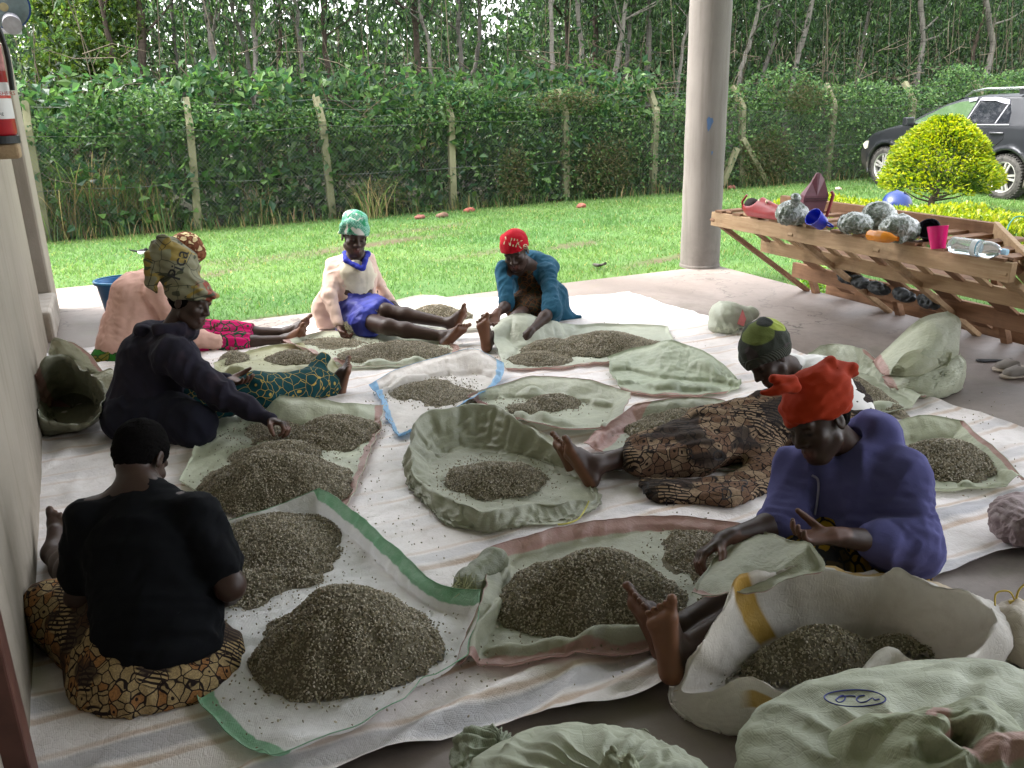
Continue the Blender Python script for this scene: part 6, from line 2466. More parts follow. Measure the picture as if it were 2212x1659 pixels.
# ------------------------------------------------------------------ coffee beans
def bean_shape(lod):
    L, w, hgt = 0.0046, 0.0033, 0.0024
    n = 7 if lod else 6
    a = np.arange(n) * 2 * math.pi / n
    rim = np.stack([np.cos(a) * L, np.sin(a) * w, 0 * a], 1)
    if lod:
        dome = np.stack([np.cos(a) * L * 0.68, np.sin(a) * w * 0.68, np.full(n, hgt * 0.78)], 1)
        V = np.vstack([rim, dome, [[0, 0, hgt]], [[L * 0.6, 0, -0.0004], [-L * 0.6, 0, -0.0004]]])
        F = []
        for k in range(n):
            q = (k + 1) % n
            F += [(k, q, n + q), (k, n + q, n + k), (n + k, n + q, 2 * n)]
            end = 2 * n + 1 if math.cos(a[k] + math.pi / n) > 0 else 2 * n + 2
            F.append((q, k, end))
        F += [(2, 2 * n + 1, 2 * n + 2), (5, 2 * n + 2, 2 * n + 1)]
    else:
        V = np.vstack([rim, [[0, 0, hgt]], [[0, 0, -0.0012]]])
        F = []
        for k in range(n):
            q = (k + 1) % n
            F += [(k, q, n), (q, k, n + 1)]
    return V, np.array(F)


BEANCOL = np.array([(0.30, 0.26, 0.18), (0.325, 0.282, 0.2), (0.27, 0.237, 0.162), (0.35, 0.3, 0.212), (0.25, 0.217, 0.148)])


def mat_bean():
    m = M('green_coffee_bean')
    m.set(Base_Color=m.attr('Col'), Roughness=0.4, Specular_IOR_Level=0.6)
    return m.m


MAT_BEAN = mat_bean()
MAT_MOUND = plain('bean_mound', (0.13, 0.112, 0.075), 0.9, 0.4, 160, 0.8)


def rand_rot(m, r, flat=0.0):
    """m random rotation matrices; flat pulls the bean's z towards world z"""
    q = r.normal(size=(m, 4))
    q /= np.linalg.norm(q, axis=1)[:, None]
    w, x, y, z = q.T
    R = np.stack([1 - 2 * (y * y + z * z), 2 * (x * y - z * w), 2 * (x * z + y * w),
                  2 * (x * y + z * w), 1 - 2 * (x * x + z * z), 2 * (y * z - x * w),
                  2 * (x * z - y * w), 2 * (y * z + x * w), 1 - 2 * (x * x + y * y)], 1).reshape(m, 3, 3)
    return R


def beans_mesh(name, P, r, lod, parent=None, sc=1.0):
    V0, F0 = bean_shape(False)
    m = len(P)
    R = rand_rot(m, r)
    s = r.uniform(0.85, 1.15, (m, 1, 1)) * sc
    V = (V0[None] * s) @ R.transpose(0, 2, 1) + P[:, None]
    F = (np.arange(m)[:, None, None] * len(V0) + F0[None]).reshape(-1, 3)
    c = BEANCOL[r.integers(0, len(BEANCOL), m)] * r.uniform(0.85, 1.12, (m, 1))
    return mesh_np(name, V.reshape(-1, 3), F, MAT_BEAN, parent, col=np.repeat(c, len(V0), 0), smooth=False)


_BP = []


def bean_protos():
    if _BP:
        return _BP
    V0, F0 = bean_shape(True)
    for c in BEANCOL:
        me = bpy.data.meshes.new('bean')
        me.from_pydata([tuple(v) for v in V0], [], [tuple(int(i) for i in f) for f in F0])
        a = me.color_attributes.new('Col', 'FLOAT_COLOR', 'POINT')
        a.data.foreach_set('color', np.tile(np.append(c, 1), len(V0)).astype(np.float32))
        me.materials.append(MAT_BEAN)
        _BP.append(me)
    return _BP


def blob(uL, vL, uR, vR, uf, vf, H, e=0.10):
    a, b, f = G(uL, vL), G(uR, vR), G(uf, vf)
    c = (a + b) / 2
    x = unit(b - a)
    y = np.array([-x[1], x[0], 0])
    rx = np.linalg.norm(b - a) / 2
    ry = abs((f - c) @ y) / math.sqrt(max(0.15, 1 - ((f - c) @ x / rx) ** 2))
    return (c, x, y, rx, ry, H, e)


def pile_height(blobs, seed):
    def h(x, y):
        P = np.stack([x, y, np.zeros_like(x)], 1)
        w = vnoise(P, seed, f=2.6) * 0.13 + vnoise(P, seed + 1, f=7) * 0.10
        z = np.full_like(x, -0.03)
        for c, ax, ay, rx, ry, H, e in blobs:
            q = np.stack([x - c[0], y - c[1]], 1)
            d = np.sqrt((q @ ax[:2] / rx) ** 2 + (q @ ay[:2] / ry) ** 2) + w
            hh = H * (math.sqrt(1 + e) - np.sqrt(d * d + e)) / (math.sqrt(1 + e) - math.sqrt(e))
            hh = np.minimum(hh, 0.9 * H + 0.1 * hh)
            k = 0.012
            m = np.clip(0.5 + 0.5 * (hh - z) / k, 0, 1)
            z = z + (hh - z) * m + k * m * (1 - m)
        return z + 0.005 * vnoise(P, seed + 2, f=5) + 0.003 * vnoise(P, seed + 3, f=12)
    return h


def bean_pile(label, blobs, seed, lod, zb=0.016, singles=0, spill=200, group='piles of coffee beans on the sacks', dens=1.12, spread=0.10):
    r = np.random.default_rng(seed)
    h = pile_height(blobs, seed)
    lo = np.min([b[0][:2] - max(b[3], b[4]) * 1.15 for b in blobs], 0)
    hi = np.max([b[0][:2] + max(b[3], b[4]) * 1.15 for b in blobs], 0)
    c = np.array([(lo[0] + hi[0]) / 2, (lo[1] + hi[1]) / 2, 0])
    t = thing('bean_pile', label, 'bean pile', tuple(c), group=group)
    g = 0.012
    xs, ys = np.arange(lo[0], hi[0], g), np.arange(lo[1], hi[1], g)
    X, Y = np.meshgrid(xs, ys)
    Z = h(X.ravel(), Y.ravel()).reshape(X.shape)
    ny, nx = X.shape
    k = np.arange(ny - 1)[:, None] * nx + np.arange(nx - 1)[None]
    F = np.stack([k, k + 1, k + nx + 1, k + nx], -1).reshape(-1, 4)
    F = F[(Z.ravel()[F] > -0.008).all(1)]
    used = np.unique(F)
    mp = np.full(ny * nx, -1)
    mp[used] = np.arange(len(used))
    V = np.stack([X.ravel(), Y.ravel(), Z.ravel() + zb - 0.004 + np.maximum(0, tarp_z(X.ravel(), Y.ravel()) - 0.008)], 1)[used]
    mesh_np('mound', V, mp[F], MAT_MOUND, t)
    area = (hi - lo).prod()
    n = int(area / 4.6e-5 * dens)
    x, y = r.uniform(lo[0], hi[0], n), r.uniform(lo[1], hi[1], n)
    z = h(x, y)
    gx = (h(x + 0.01, y) - z) / 0.01
    gy = (h(x, y + 0.01) - z) / 0.01
    slope = np.sqrt(1 + gx ** 2 + gy ** 2)
    keep = (z > 0.0005) & (r.random(n) < slope / 1.6 + 0.25)
    P = np.stack([x, y, z + zb + r.uniform(-0.001, 0.0025, n)], 1)[keep]
    # a few that rolled off
    for b in blobs:
        m = spill // len(blobs)
        a = r.uniform(0, 2 * math.pi, m)
        d = 1.0 + np.abs(r.normal(0, spread / max(b[3], 0.05), m))
        q = b[0] + np.outer(np.cos(a) * d * b[3], b[1]) + np.outer(np.sin(a) * d * b[4], b[2])
        q[:, 2] = zb + 0.002
        P = np.vstack([P, q])
    # hide what lies behind the mound's own back is left in: it is real
    P[:, 2] += np.maximum(0, tarp_z(P[:, 0], P[:, 1]) - 0.008)
    if singles:
        d = (P - CAM) @ FWD
        order = np.argsort(d + r.uniform(0, 0.05, len(d)))
        pick = order[:singles]
        rest = order[singles:]
        pr = bean_protos()
        for i in pick:
            o = bpy.data.objects.new('bean', pr[r.integers(0, len(pr))])
            o.location = P[i] - c
            o.rotation_euler = r.uniform(0, 6.28, 3)
            s = r.uniform(0.9, 1.15)
            o.scale = (s, s, s)
            link(o, t)
        P = P[rest]
    o = beans_mesh('bean_layer', P, r, lod, t, 1.0 if lod else 1.08)
    o['kind'] = 'stuff'
    return h, t


def crease_mesh(V, Q, seed, amps):
    for i, (wl, am) in enumerate(amps):
        V = V + vnormals(V, Q) * (crumple(V, seed * 17 + i * 101, wl, 5) * am)[:, None]
    return V
# ------------------------------------------------------------------ the big floor tarpaulin
def build_tarp():
    def second(m, base, uv, v):
        s = m.sep(v)
        w = m.math('ADD', s[1], m.math('MULTIPLY', m.math('SUBTRACT', m.noise(v, 2.2, 2), 0.5), 0.05))
        y = m.math('FRACT', m.math('MULTIPLY', w, 1 / 0.30))
        org = m.ramp(y, [(0.0, 0), (0.03, 0.65), (0.08, 0.6), (0.12, 0), (0.44, 0), (0.47, 0.5), (0.50, 0.5), (0.54, 0)])
        blu = m.ramp(y, [(0.14, 0), (0.2, 0.8), (0.4, 0.8), (0.44, 0)])
        fade = m.ramp(m.noise(v, 2.0, 4), [(0.38, 0.12), (0.66, 0.9)])
        base = m.mix(m.ramp(m.noise(v, 1.1, 6, 0.7, 0.8), [(0.45, 0), (0.75, 0.5)]), base, (0.5, 0.43, 0.40))
        near_ = m.ramp(m.math('MULTIPLY', s[1], 0.1), [(0.22, 0.5), (0.3, 0)])  # stronger stripes up front; the bright washout further back is put into colour
        base = m.mix(m.math('MULTIPLY', blu, m.math('ADD', m.math('MULTIPLY', fade, 0.5), near_, clamp=True)), base, (0.24, 0.25, 0.30))
        return m.mix(m.math('MULTIPLY', org, m.math('ADD', fade, near_, clamp=True)), base, (0.40, 0.21, 0.07))
    mat = mat_sack('white_tarpaulin', (0.80, 0.745, 0.73), None, (), 0.06, 0.05, 0.34, True, 0.45, second)
    nu, nv = 150, 170
    fr_l, fr_r = np.array([-0.50, 1.83, 0]), np.array([3.92, 1.80, 0])
    bk_l, bk_r = np.array([-0.62, 6.72, 0]), np.array([3.95, 6.35, 0])
    s = np.linspace(0, 1, nu)[:, None, None]
    t = np.linspace(0, 1, nv)[None, :, None]
    X = (1 - s) * (1 - t) * fr_l + s * (1 - t) * fr_r + (1 - s) * t * bk_l + s * t * bk_r
    # far edge reaches further out in the middle
    X[..., 1] += 0.55 * np.exp(-((s[..., 0] - 0.62) / 0.2) ** 2) * t[..., 0] ** 4
    X[..., 1] += 0.05 * np.sin(s[..., 0] * 9 + 1) * (1 - t[..., 0]) ** 3 + 0.02 * np.sin(s[..., 0] * 31) * (1 - t[..., 0]) ** 6
    X[..., 0] += 0.04 * np.sin(t[..., 0] * 11)
    P = X.reshape(-1, 3)
    # long soft creases running across the near part, raised by feet and sacks
    wr = vnoise(P * [0.55, 2.2, 0], 71, f=1.15)
    wr2 = vnoise(P * [1.6, 0.9, 0], 72, f=1.6)
    near = np.clip((2.5 - P[:, 1]) / 0.6, 0.25, 1)
    Z = 0.013 + np.clip(0.55 - np.abs(wr) * 1.9, 0, 1) * 0.075 * near + np.clip(0.4 - np.abs(wr2) * 1.8, 0, 1) * 0.016
    X[..., 2] = 0.004 + Z.reshape(nu, nv)
    al = np.full((nu, nv), 0.035)
    for e in (np.s_[0], np.s_[-1], np.s_[:, 0], np.s_[:, -1]):
        al[e] = 0.2
    X2 = relax_cloth(X, 0.012, 50, False, X.copy(), al, 0.005, (), 0.15, seed=70)
    X2 = creased(X2, 7, ((0.55, 0.010), (0.24, 0.008), (0.10, 0.0042), (0.045, 0.0016)), nu=270, nv=310, zmin=0.004)
    b = 0.03
    ix = np.clip(((X2[..., 0].ravel() + 1) / b).astype(int), 0, 199)
    iy = np.clip((X2[..., 1].ravel() / b).astype(int), 0, 299)
    np.maximum.at(TARP_Z, (ix, iy), X2[..., 2].ravel())
    for _ in range(2):
        p = np.pad(TARP_Z, 1, mode='edge')
        TARP_Z[:] = np.maximum(TARP_Z, (p[:-2, 1:-1] + p[2:, 1:-1] + p[1:-1, :-2] + p[1:-1, 2:]) / 4)
    p = np.pad(TARP_Z, 1, mode='edge')
    TARP_Z[:] = (p[:-2, 1:-1] + p[2:, 1:-1] + p[1:-1, :-2] + p[1:-1, 2:] + p[1:-1, 1:-1]) / 5
    o = grid_mesh('tarpaulin', X2, mat, thick=0, sub=False)
    tag(o, 'large white woven tarpaulin with orange and grey stripes spread over the porch floor', 'tarpaulin')


build_tarp()

SG = 'opened sacks spread out under the beans'


def build_sacks():
    Wt = (0.78, 0.77, 0.76)
    GREEN = (0.2, 0.42, 0.25)
    # front left white sack with green edges
    sheet('sack', 'white sack with bright green edges spread out beside the person in black', 'sack',
          [(470, 1140, 0.03), (560, 1118, 0.05), (625, 1090, 0.07), (690, 1066, 0.10),
           (735, 1090, 0.10), (800, 1140, 0.09), (870, 1202, 0.08), (945, 1268, 0.06), (1040, 1290, 0.07),
           (1028, 1365, 0.05), (1000, 1440, 0.05), (925, 1485, 0.05), (855, 1545, 0.04), (750, 1605, 0.03), (660, 1650, 0.02), (590, 1672, 0.012),
           (500, 1602, 0.012), (425, 1502, 0.012), (440, 1400, 0.012), (460, 1260, 0.012)],
          (0, 3, 8, 15), mat_sack('white_green_sack', Wt, GREEN, ('u1', 'u0'), 0.055, 0.3, 0.45), (76, 84), 0.05, 0.02, 0.055,
          [None, (0.075, 0.015, 0.04), (0.05, 0.012, 0.03), None], seed=101, group=SG)
    # front middle sage sack with pink hems
    sheet('sack', 'sage green sack with pink hems in front middle, one end rolled up', 'sack',
          [(1055, 1192, 0.06), (1150, 1166, 0.05), (1280, 1137, 0.05), (1420, 1122, 0.04), (1530, 1130, 0.05), (1640, 1150, 0.05), (1690, 1185, 0.03),
           (1640, 1225, 0.03), (1600, 1262, 0.03), (1560, 1300, 0.05), (1500, 1345, 0.04), (1440, 1412, 0.015),
           (1330, 1428, 0.015), (1200, 1440, 0.015), (1100, 1450, 0.014), (985, 1448, 0.014),
           (1010, 1380, 0.03), (1045, 1310, 0.07), (1058, 1250, 0.06)],
          (0, 6, 11, 15), sage(('v0', 'v1'), 0.07), (84, 70), 0.05, 0.02, 0.07,
          [(0.05, 0.02, 0.03), None, (0.075, 0.075, 0.035), (0.07, 0.05, 0.03)], seed=102, group=SG)
    sheet('sack', 'sage sack with pink hem pulled over the shins of the person in purple', 'sack',
          [(1655, 1168, 0.22), (1700, 1180, 0.28), (1765, 1218, 0.30), (1775, 1245, 0.28), (1650, 1285, 0.25), (1560, 1322, 0.19), (1492, 1352, 0.10), (1545, 1290, 0.08), (1600, 1225, 0.12)],
          (0, 2, 3, 6), sage(('v1',), 0.05), (54, 54), 0.08, 0.02, 0.5, seed=125, caps=LAPS['purple'])
    # sack of the person in navy
    sheet('sack', 'pale sage sack with raised back edge and rolled pink right hem beside the navy hoodie', 'sack',
          [(455, 862, 0.05), (520, 848, 0.08), (610, 862, 0.12), (700, 872, 0.12), (770, 880, 0.09), (830, 884, 0.04),
           (820, 935, 0.02), (802, 985, 0.02), (780, 1040, 0.02), (748, 1112, 0.015),
           (690, 1112, 0.015), (600, 1112, 0.015), (500, 1106, 0.015), (388, 1048, 0.015),
           (418, 985, 0.015), (440, 930, 0.02)],
          (0, 5, 9, 13), sage(('u1',), 0.05, PINK, (0.57, 0.60, 0.46)), (76, 76), 0.06, 0.02, 0.13,
          [(0.10, 0.03, 0.06), (0.035, 0.012, 0.02), None, None], seed=103, group=SG, caps=LAPS['navy'])
    # centre sack standing up round its beans
    basin('sack', 'sage green sack with standing crumpled sides in the very centre', 'sack',
          [(876, 1015), (900, 1075), (960, 1122), (1050, 1148), (1160, 1136), (1255, 1112), (1292, 1078), (1262, 1010), (1200, 950), (1100, 905), (1000, 895), (905, 940)],
          [(886, 968, 0.12), (900, 1020, 0.07), (950, 1068, 0.075), (1045, 1102, 0.10), (1150, 1078, 0.085), (1235, 1074, 0.06), (1287, 1070, 0.03), (1246, 998, 0.07), (1198, 966, 0.11), (1110, 905, 0.17), (1030, 868, 0.20), (912, 902, 0.17)],
          [(955, 1010), (968, 1045), (1005, 1072), (1060, 1085), (1120, 1082), (1180, 1066), (1218, 1045), (1200, 1015), (1150, 992), (1080, 985), (1010, 985), (972, 995)],
          sage((), 0.05), 130, 0.10, 0.018, 0.02, seed=104, group=SG, crease=((0.30, 0.022), (0.15, 0.015), (0.07, 0.007), (0.03, 0.002)), wob=0.035)
    # white and blue
    sheet('sack', 'white sack with light blue edges, middle of the group', 'sack',
          [(798, 838, 0.03), (860, 804, 0.06), (950, 778, 0.09), (1025, 760, 0.12), (1088, 792, 0.06),
           (1082, 828, 0.03), (1020, 868, 0.05), (965, 895, 0.05), (935, 915, 0.03), (862, 952, 0.014),
           (838, 915, 0.015), (820, 872, 0.015)],
          (0, 4, 8, 9), mat_sack('white_blue_sack', (0.72, 0.68, 0.64), (0.2, 0.42, 0.66), ('u1', 'v1', 'u0'), 0.07, 0.3, 0.45), (64, 56), 0.08, 0.018, 0.12,
          [(0.06, 0.12, 0.06), (0.05, 0.02, 0.03), None, None], seed=105, group=SG)
    sheet('sack', 'sage sack with dusty pink left hem, right behind the centre one', 'sack',
          [(1010, 860, 0.03), (1080, 836, 0.06), (1160, 817, 0.08), (1260, 826, 0.08), (1362, 852, 0.07),
           (1352, 888, 0.07), (1308, 930, 0.05), (1200, 932, 0.05), (1110, 908, 0.03), (1062, 890, 0.02)],
          (0, 4, 6, 9), sage(('u0', 'v1'), 0.06, PINK, (0.46, 0.48, 0.37)), (66, 50), 0.09, 0.018, 0.09,
          [(0.06, 0.08, 0.05), (0.07, 0.05, 0.04), (0.075, 0.07, 0.04), None], seed=106, group=SG)
    sheet('sack', 'pale sage sack with wide pink left hem behind the lettered brown skirt', 'sack',
          [(1370, 882, 0.08), (1450, 868, 0.11), (1540, 868, 0.11), (1600, 886, 0.11), (1652, 925, 0.09),
           (1690, 965, 0.03), (1680, 1015, 0.015), (1560, 1020, 0.015), (1400, 1010, 0.015), (1262, 972, 0.015),
           (1310, 928, 0.04)],
          (0, 4, 6, 9), sage(('u0',), 0.11, (0.48, 0.28, 0.25), (0.44, 0.46, 0.36)), (70, 60), 0.07, 0.018, 0.10,
          [(0.10, 0.03, 0.05), None, None, (0.05, 0.02, 0.04)], seed=107, group=SG)
    sheet('sack', 'pale sage sack pulled over the lap of the person in teal', 'sack',
          [(1062, 718, 0.10), (1080, 696, 0.15), (1125, 684, 0.19), (1180, 696, 0.12), (1240, 706, 0.03), (1330, 705, 0.02), (1442, 712, 0.015),
           (1450, 745, 0.015), (1428, 782, 0.015), (1310, 788, 0.015), (1200, 797, 0.015), (1094, 803, 0.015),
           (1076, 775, 0.03), (1070, 745, 0.08)],
          (0, 6, 8, 11), sage(('v1',), 0.07, PINK, (0.56, 0.59, 0.48)), (80, 56), 0.06, 0.018, 0.16,
          [None, None, (0.03, 0.03, 0.025), None], seed=108, group=SG, caps=LAPS['teal'])
    sheet('sack', 'sage sack lying before the pink cardigan with its front rolled up', 'sack',
          [(612, 742, 0.05), (690, 722, 0.02), (770, 722, 0.015), (860, 728, 0.015), (988, 752, 0.015),
           (990, 768, 0.02), (985, 780, 0.02), (930, 786, 0.03), (860, 794, 0.02), (790, 798, 0.015), (745, 800, 0.015),
           (700, 778, 0.05), (655, 756, 0.06)],
          (0, 4, 6, 10), sage(('u0', 'u1'), 0.05, PINK, (0.52, 0.55, 0.43)), (74, 44), 0.08, 0.018, 0.06,
          [None, None, (0.06, 0.04, 0.035), (0.07, 0.03, 0.03)], seed=109, group=SG)
    sheet('sack', 'cream sack at the slab edge behind the crossed bare feet', 'sack',
          [(800, 672, 0.02), (870, 650, 0.03), (945, 645, 0.02), (1030, 668, 0.015), (1060, 690, 0.02), (1040, 715, 0.02), (960, 715, 0.02), (850, 705, 0.02)],
          (0, 3, 5, 7), sage((), 0.05, PINK, (0.62, 0.62, 0.55)), (46, 36), 0.07, 0.018, 0.05, seed=110, group=SG)
    sheet('sack', 'empty sage sack folded over with pink hem, right of the middle', 'sack',
          [(1313, 776, 0.03), (1380, 756, 0.08), (1450, 742, 0.14), (1530, 772, 0.10), (1602, 832, 0.015),
           (1570, 850, 0.015), (1500, 858, 0.015), (1400, 858, 0.015), (1338, 846, 0.015), (1322, 812, 0.02)],
          (0, 4, 5, 8), sage(('v1',), 0.09, PINK, (0.46, 0.51, 0.38)), (62, 48), 0.16, 0.018, 0.16,
          [(0.10, 0.10, 0.05), None, (0.06, 0.10, 0.05), None], seed=111, group=SG, bend=0.15)
    sheet('sack', 'olive sack with a high front fold before the person in pink', 'sack',
          [(462, 790, 0.04), (540, 762, 0.02), (600, 752, 0.02), (655, 748, 0.03), (705, 785, 0.04), (748, 812, 0.02),
           (720, 826, 0.02), (650, 832, 0.02), (560, 835, 0.02), (470, 832, 0.02)],
          (0, 3, 5, 9), sage((), 0.05, PINK, (0.44, 0.44, 0.27)), (62, 46), 0.10, 0.018, 0.09,
          [None, (0.07, 0.02, 0.035), (0.12, 0.12, 0.06), None], seed=112, group=SG, caps=LAPS['navyleg'])
    # right side sacks
    sheet('sack', 'sage sack draped behind the person in camouflage hat, pink outer hem', 'sack',
          [(1745, 772, 0.05), (1800, 748, 0.10), (1868, 760, 0.14), (1915, 800, 0.08), (1962, 835, 0.04), (2002, 864, 0.015),
           (1940, 892, 0.015), (1880, 892, 0.015), (1830, 880, 0.02), (1790, 830, 0.03)],
          (0, 2, 5, 8), sage(('u1',), 0.06, PINK, (0.49, 0.52, 0.40)), (54, 54), 0.09, 0.018, 0.10,
          [(0.08, 0.05, 0.05), (0.09, 0.05, 0.05), (0.05, 0.05, 0.04), None], seed=113, group=SG)
    sheet('sack', 'sage sack with rolled sides behind the purple hoodie at right', 'sack',
          [(1905, 930, 0.06), (1990, 908, 0.10), (2080, 918, 0.10), (2130, 965, 0.08), (2180, 1010, 0.05), (2214, 1050, 0.02),
           (2150, 1056, 0.02), (2060, 1062, 0.02), (1975, 1062, 0.02), (1940, 1000, 0.02)],
          (0, 2, 5, 8), sage(('u1',), 0.05, PINK, (0.49, 0.52, 0.38)), (62, 56), 0.09, 0.018, 0.08,
          [(0.085, 0.05, 0.045), (0.06, 0.04, 0.04), (0.04, 0.04, 0.03), None], seed=114, group=SG)
    # big white and yellow sack at front right
    YEL = (0.5, 0.31, 0.06)

    def yel(m, base, uv, v):
        y = m.ramp(m.math('ABSOLUTE', m.math('SUBTRACT', uv[1], 0.30)), [(0.045, 1), (0.055, 0)])
        a = m.ramp(uv[0], [(0.14, 0), (0.16, 0.9), (0.36, 0.9), (0.38, 0), (0.62, 0), (0.7, 0.6), (0.82, 0.9), (0.86, 0)])
        base = m.mix(m.math('MULTIPLY', y, a), base, YEL)
        seam = m.ramp(m.math('ABSOLUTE', m.math('SUBTRACT', uv[0], 0.872)), [(0.012, 1), (0.016, 0)])
        sv = m.ramp(uv[1], [(0.38, 0), (0.4, 1), (0.7, 1), (0.74, 0)])
        base = m.mix(m.math('MULTIPLY', seam, sv), base, YEL)
        return base

    def uvn_of(m):
        return m.n('UVMap').outputs[0]
    basin('sack', 'large off white sack with yellow seams standing open in the front right', 'sack',
          [(1456, 1482), (1476, 1548), (1650, 1594), (1750, 1580), (1880, 1540), (2000, 1520), (2110, 1480), (2190, 1400), (2180, 1330), (2080, 1280), (1900, 1270), (1690, 1300), (1560, 1385)],
          [(1466, 1474, 0.10), (1540, 1492, 0.11), (1622, 1464, 0.17), (1725, 1488, 0.15), (1830, 1455, 0.16), (1920, 1408, 0.18), (2040, 1442, 0.17), (2150, 1340, 0.2), (2095, 1292, 0.25), (1985, 1256, 0.27), (1895, 1228, 0.29), (1636, 1232, 0.30), (1548, 1340, 0.25)],
          [(1580, 1462), (1600, 1482), (1660, 1495), (1740, 1490), (1830, 1455), (1910, 1425), (1990, 1442), (2030, 1430), (1970, 1402), (1900, 1388), (1830, 1382), (1730, 1400), (1630, 1430)],
          mat_sack('white_yellow_sack', (0.74, 0.70, 0.645), None, (), 0.06, 0.4, 0.55, True, 0.35, yel), 150, 0.055, 0.012, 0.02, seed=120, rows=(20, 22, 5), bend=0.2, crease=((0.3, 0.022), (0.15, 0.013), (0.07, 0.005), (0.03, 0.0016)))
    # crumpled sacks by the wall
    basin('sack', 'crumpled olive sack gaping open against the left wall', 'sack',
          [(88, 905), (95, 935), (150, 932), (205, 905), (235, 870), (225, 835), (170, 820), (110, 840)],
          [(72, 832, 0.22), (88, 900, 0.16), (150, 922, 0.10), (205, 900, 0.16), (226, 845, 0.22), (196, 805, 0.30), (140, 772, 0.36), (92, 790, 0.34)],
          [(112, 880), (120, 905), (150, 912), (185, 895), (205, 870), (190, 850), (155, 840), (122, 855)],
          sage(('u1',), 0.10, PINK, (0.30, 0.30, 0.22)), 100, 0.09, 0.012, 0.02, seed=121, rows=(12, 14, 5))
    sheet('sack', 'olive sack heaped behind the gaping one by the wall', 'sack',
          [(105, 800, 0.25), (118, 735, 0.36), (150, 742, 0.36), (205, 790, 0.22), (235, 815, 0.1), (200, 850, 0.02), (150, 850, 0.02), (100, 840, 0.05)],
          (0, 2, 4, 6), sage(('u1',), 0.07, PINK, (0.40, 0.39, 0.28)), (40, 40), 0.14, 0.012, 0.3, [None, (0.25, 0.08, 0.06), None, (0.2, 0.06, 0.05)], seed=122, bend=0.15)
    sheet('sack', 'olive sack with stitched hem folded between wall sacks and navy hoodie', 'sack',
          [(200, 815, 0.18), (240, 800, 0.2), (262, 830, 0.15), (258, 875, 0.05), (225, 890, 0.02), (205, 880, 0.05), (200, 845, 0.14)],
          (0, 2, 3, 5), sage((), 0.06, PINK, (0.41, 0.40, 0.29)), (36, 36), 0.12, 0.012, 0.14, [(0.2, 0.06, 0.05), None, None, (0.15, 0.04, 0.04)], seed=123)


LAPS = {'purple': [(G(1838, 1195, 0.13), G(1650, 1275, 0.13), 0.165, 0.11), (G(1650, 1275, 0.13), A(1452, 1362, 2.62), 0.11, 0.05)],
        'navy': [(A(318, 905, 4.62), A(420, 925, 4.42), 0.2, 0.12)],
        'navyleg': [],
        'teal': [(A(1165, 688, 6.6) * [1, 1, 0] + [0, 0, 0.12], A(1120, 712, 6.2) * [1, 1, 0] + [0, 0, 0.15], 0.14, 0.075),
                 (A(1120, 712, 6.2) * [1, 1, 0] + [0, 0, 0.15], A(1056, 735, 5.93), 0.075, 0.045)]}
build_sacks()


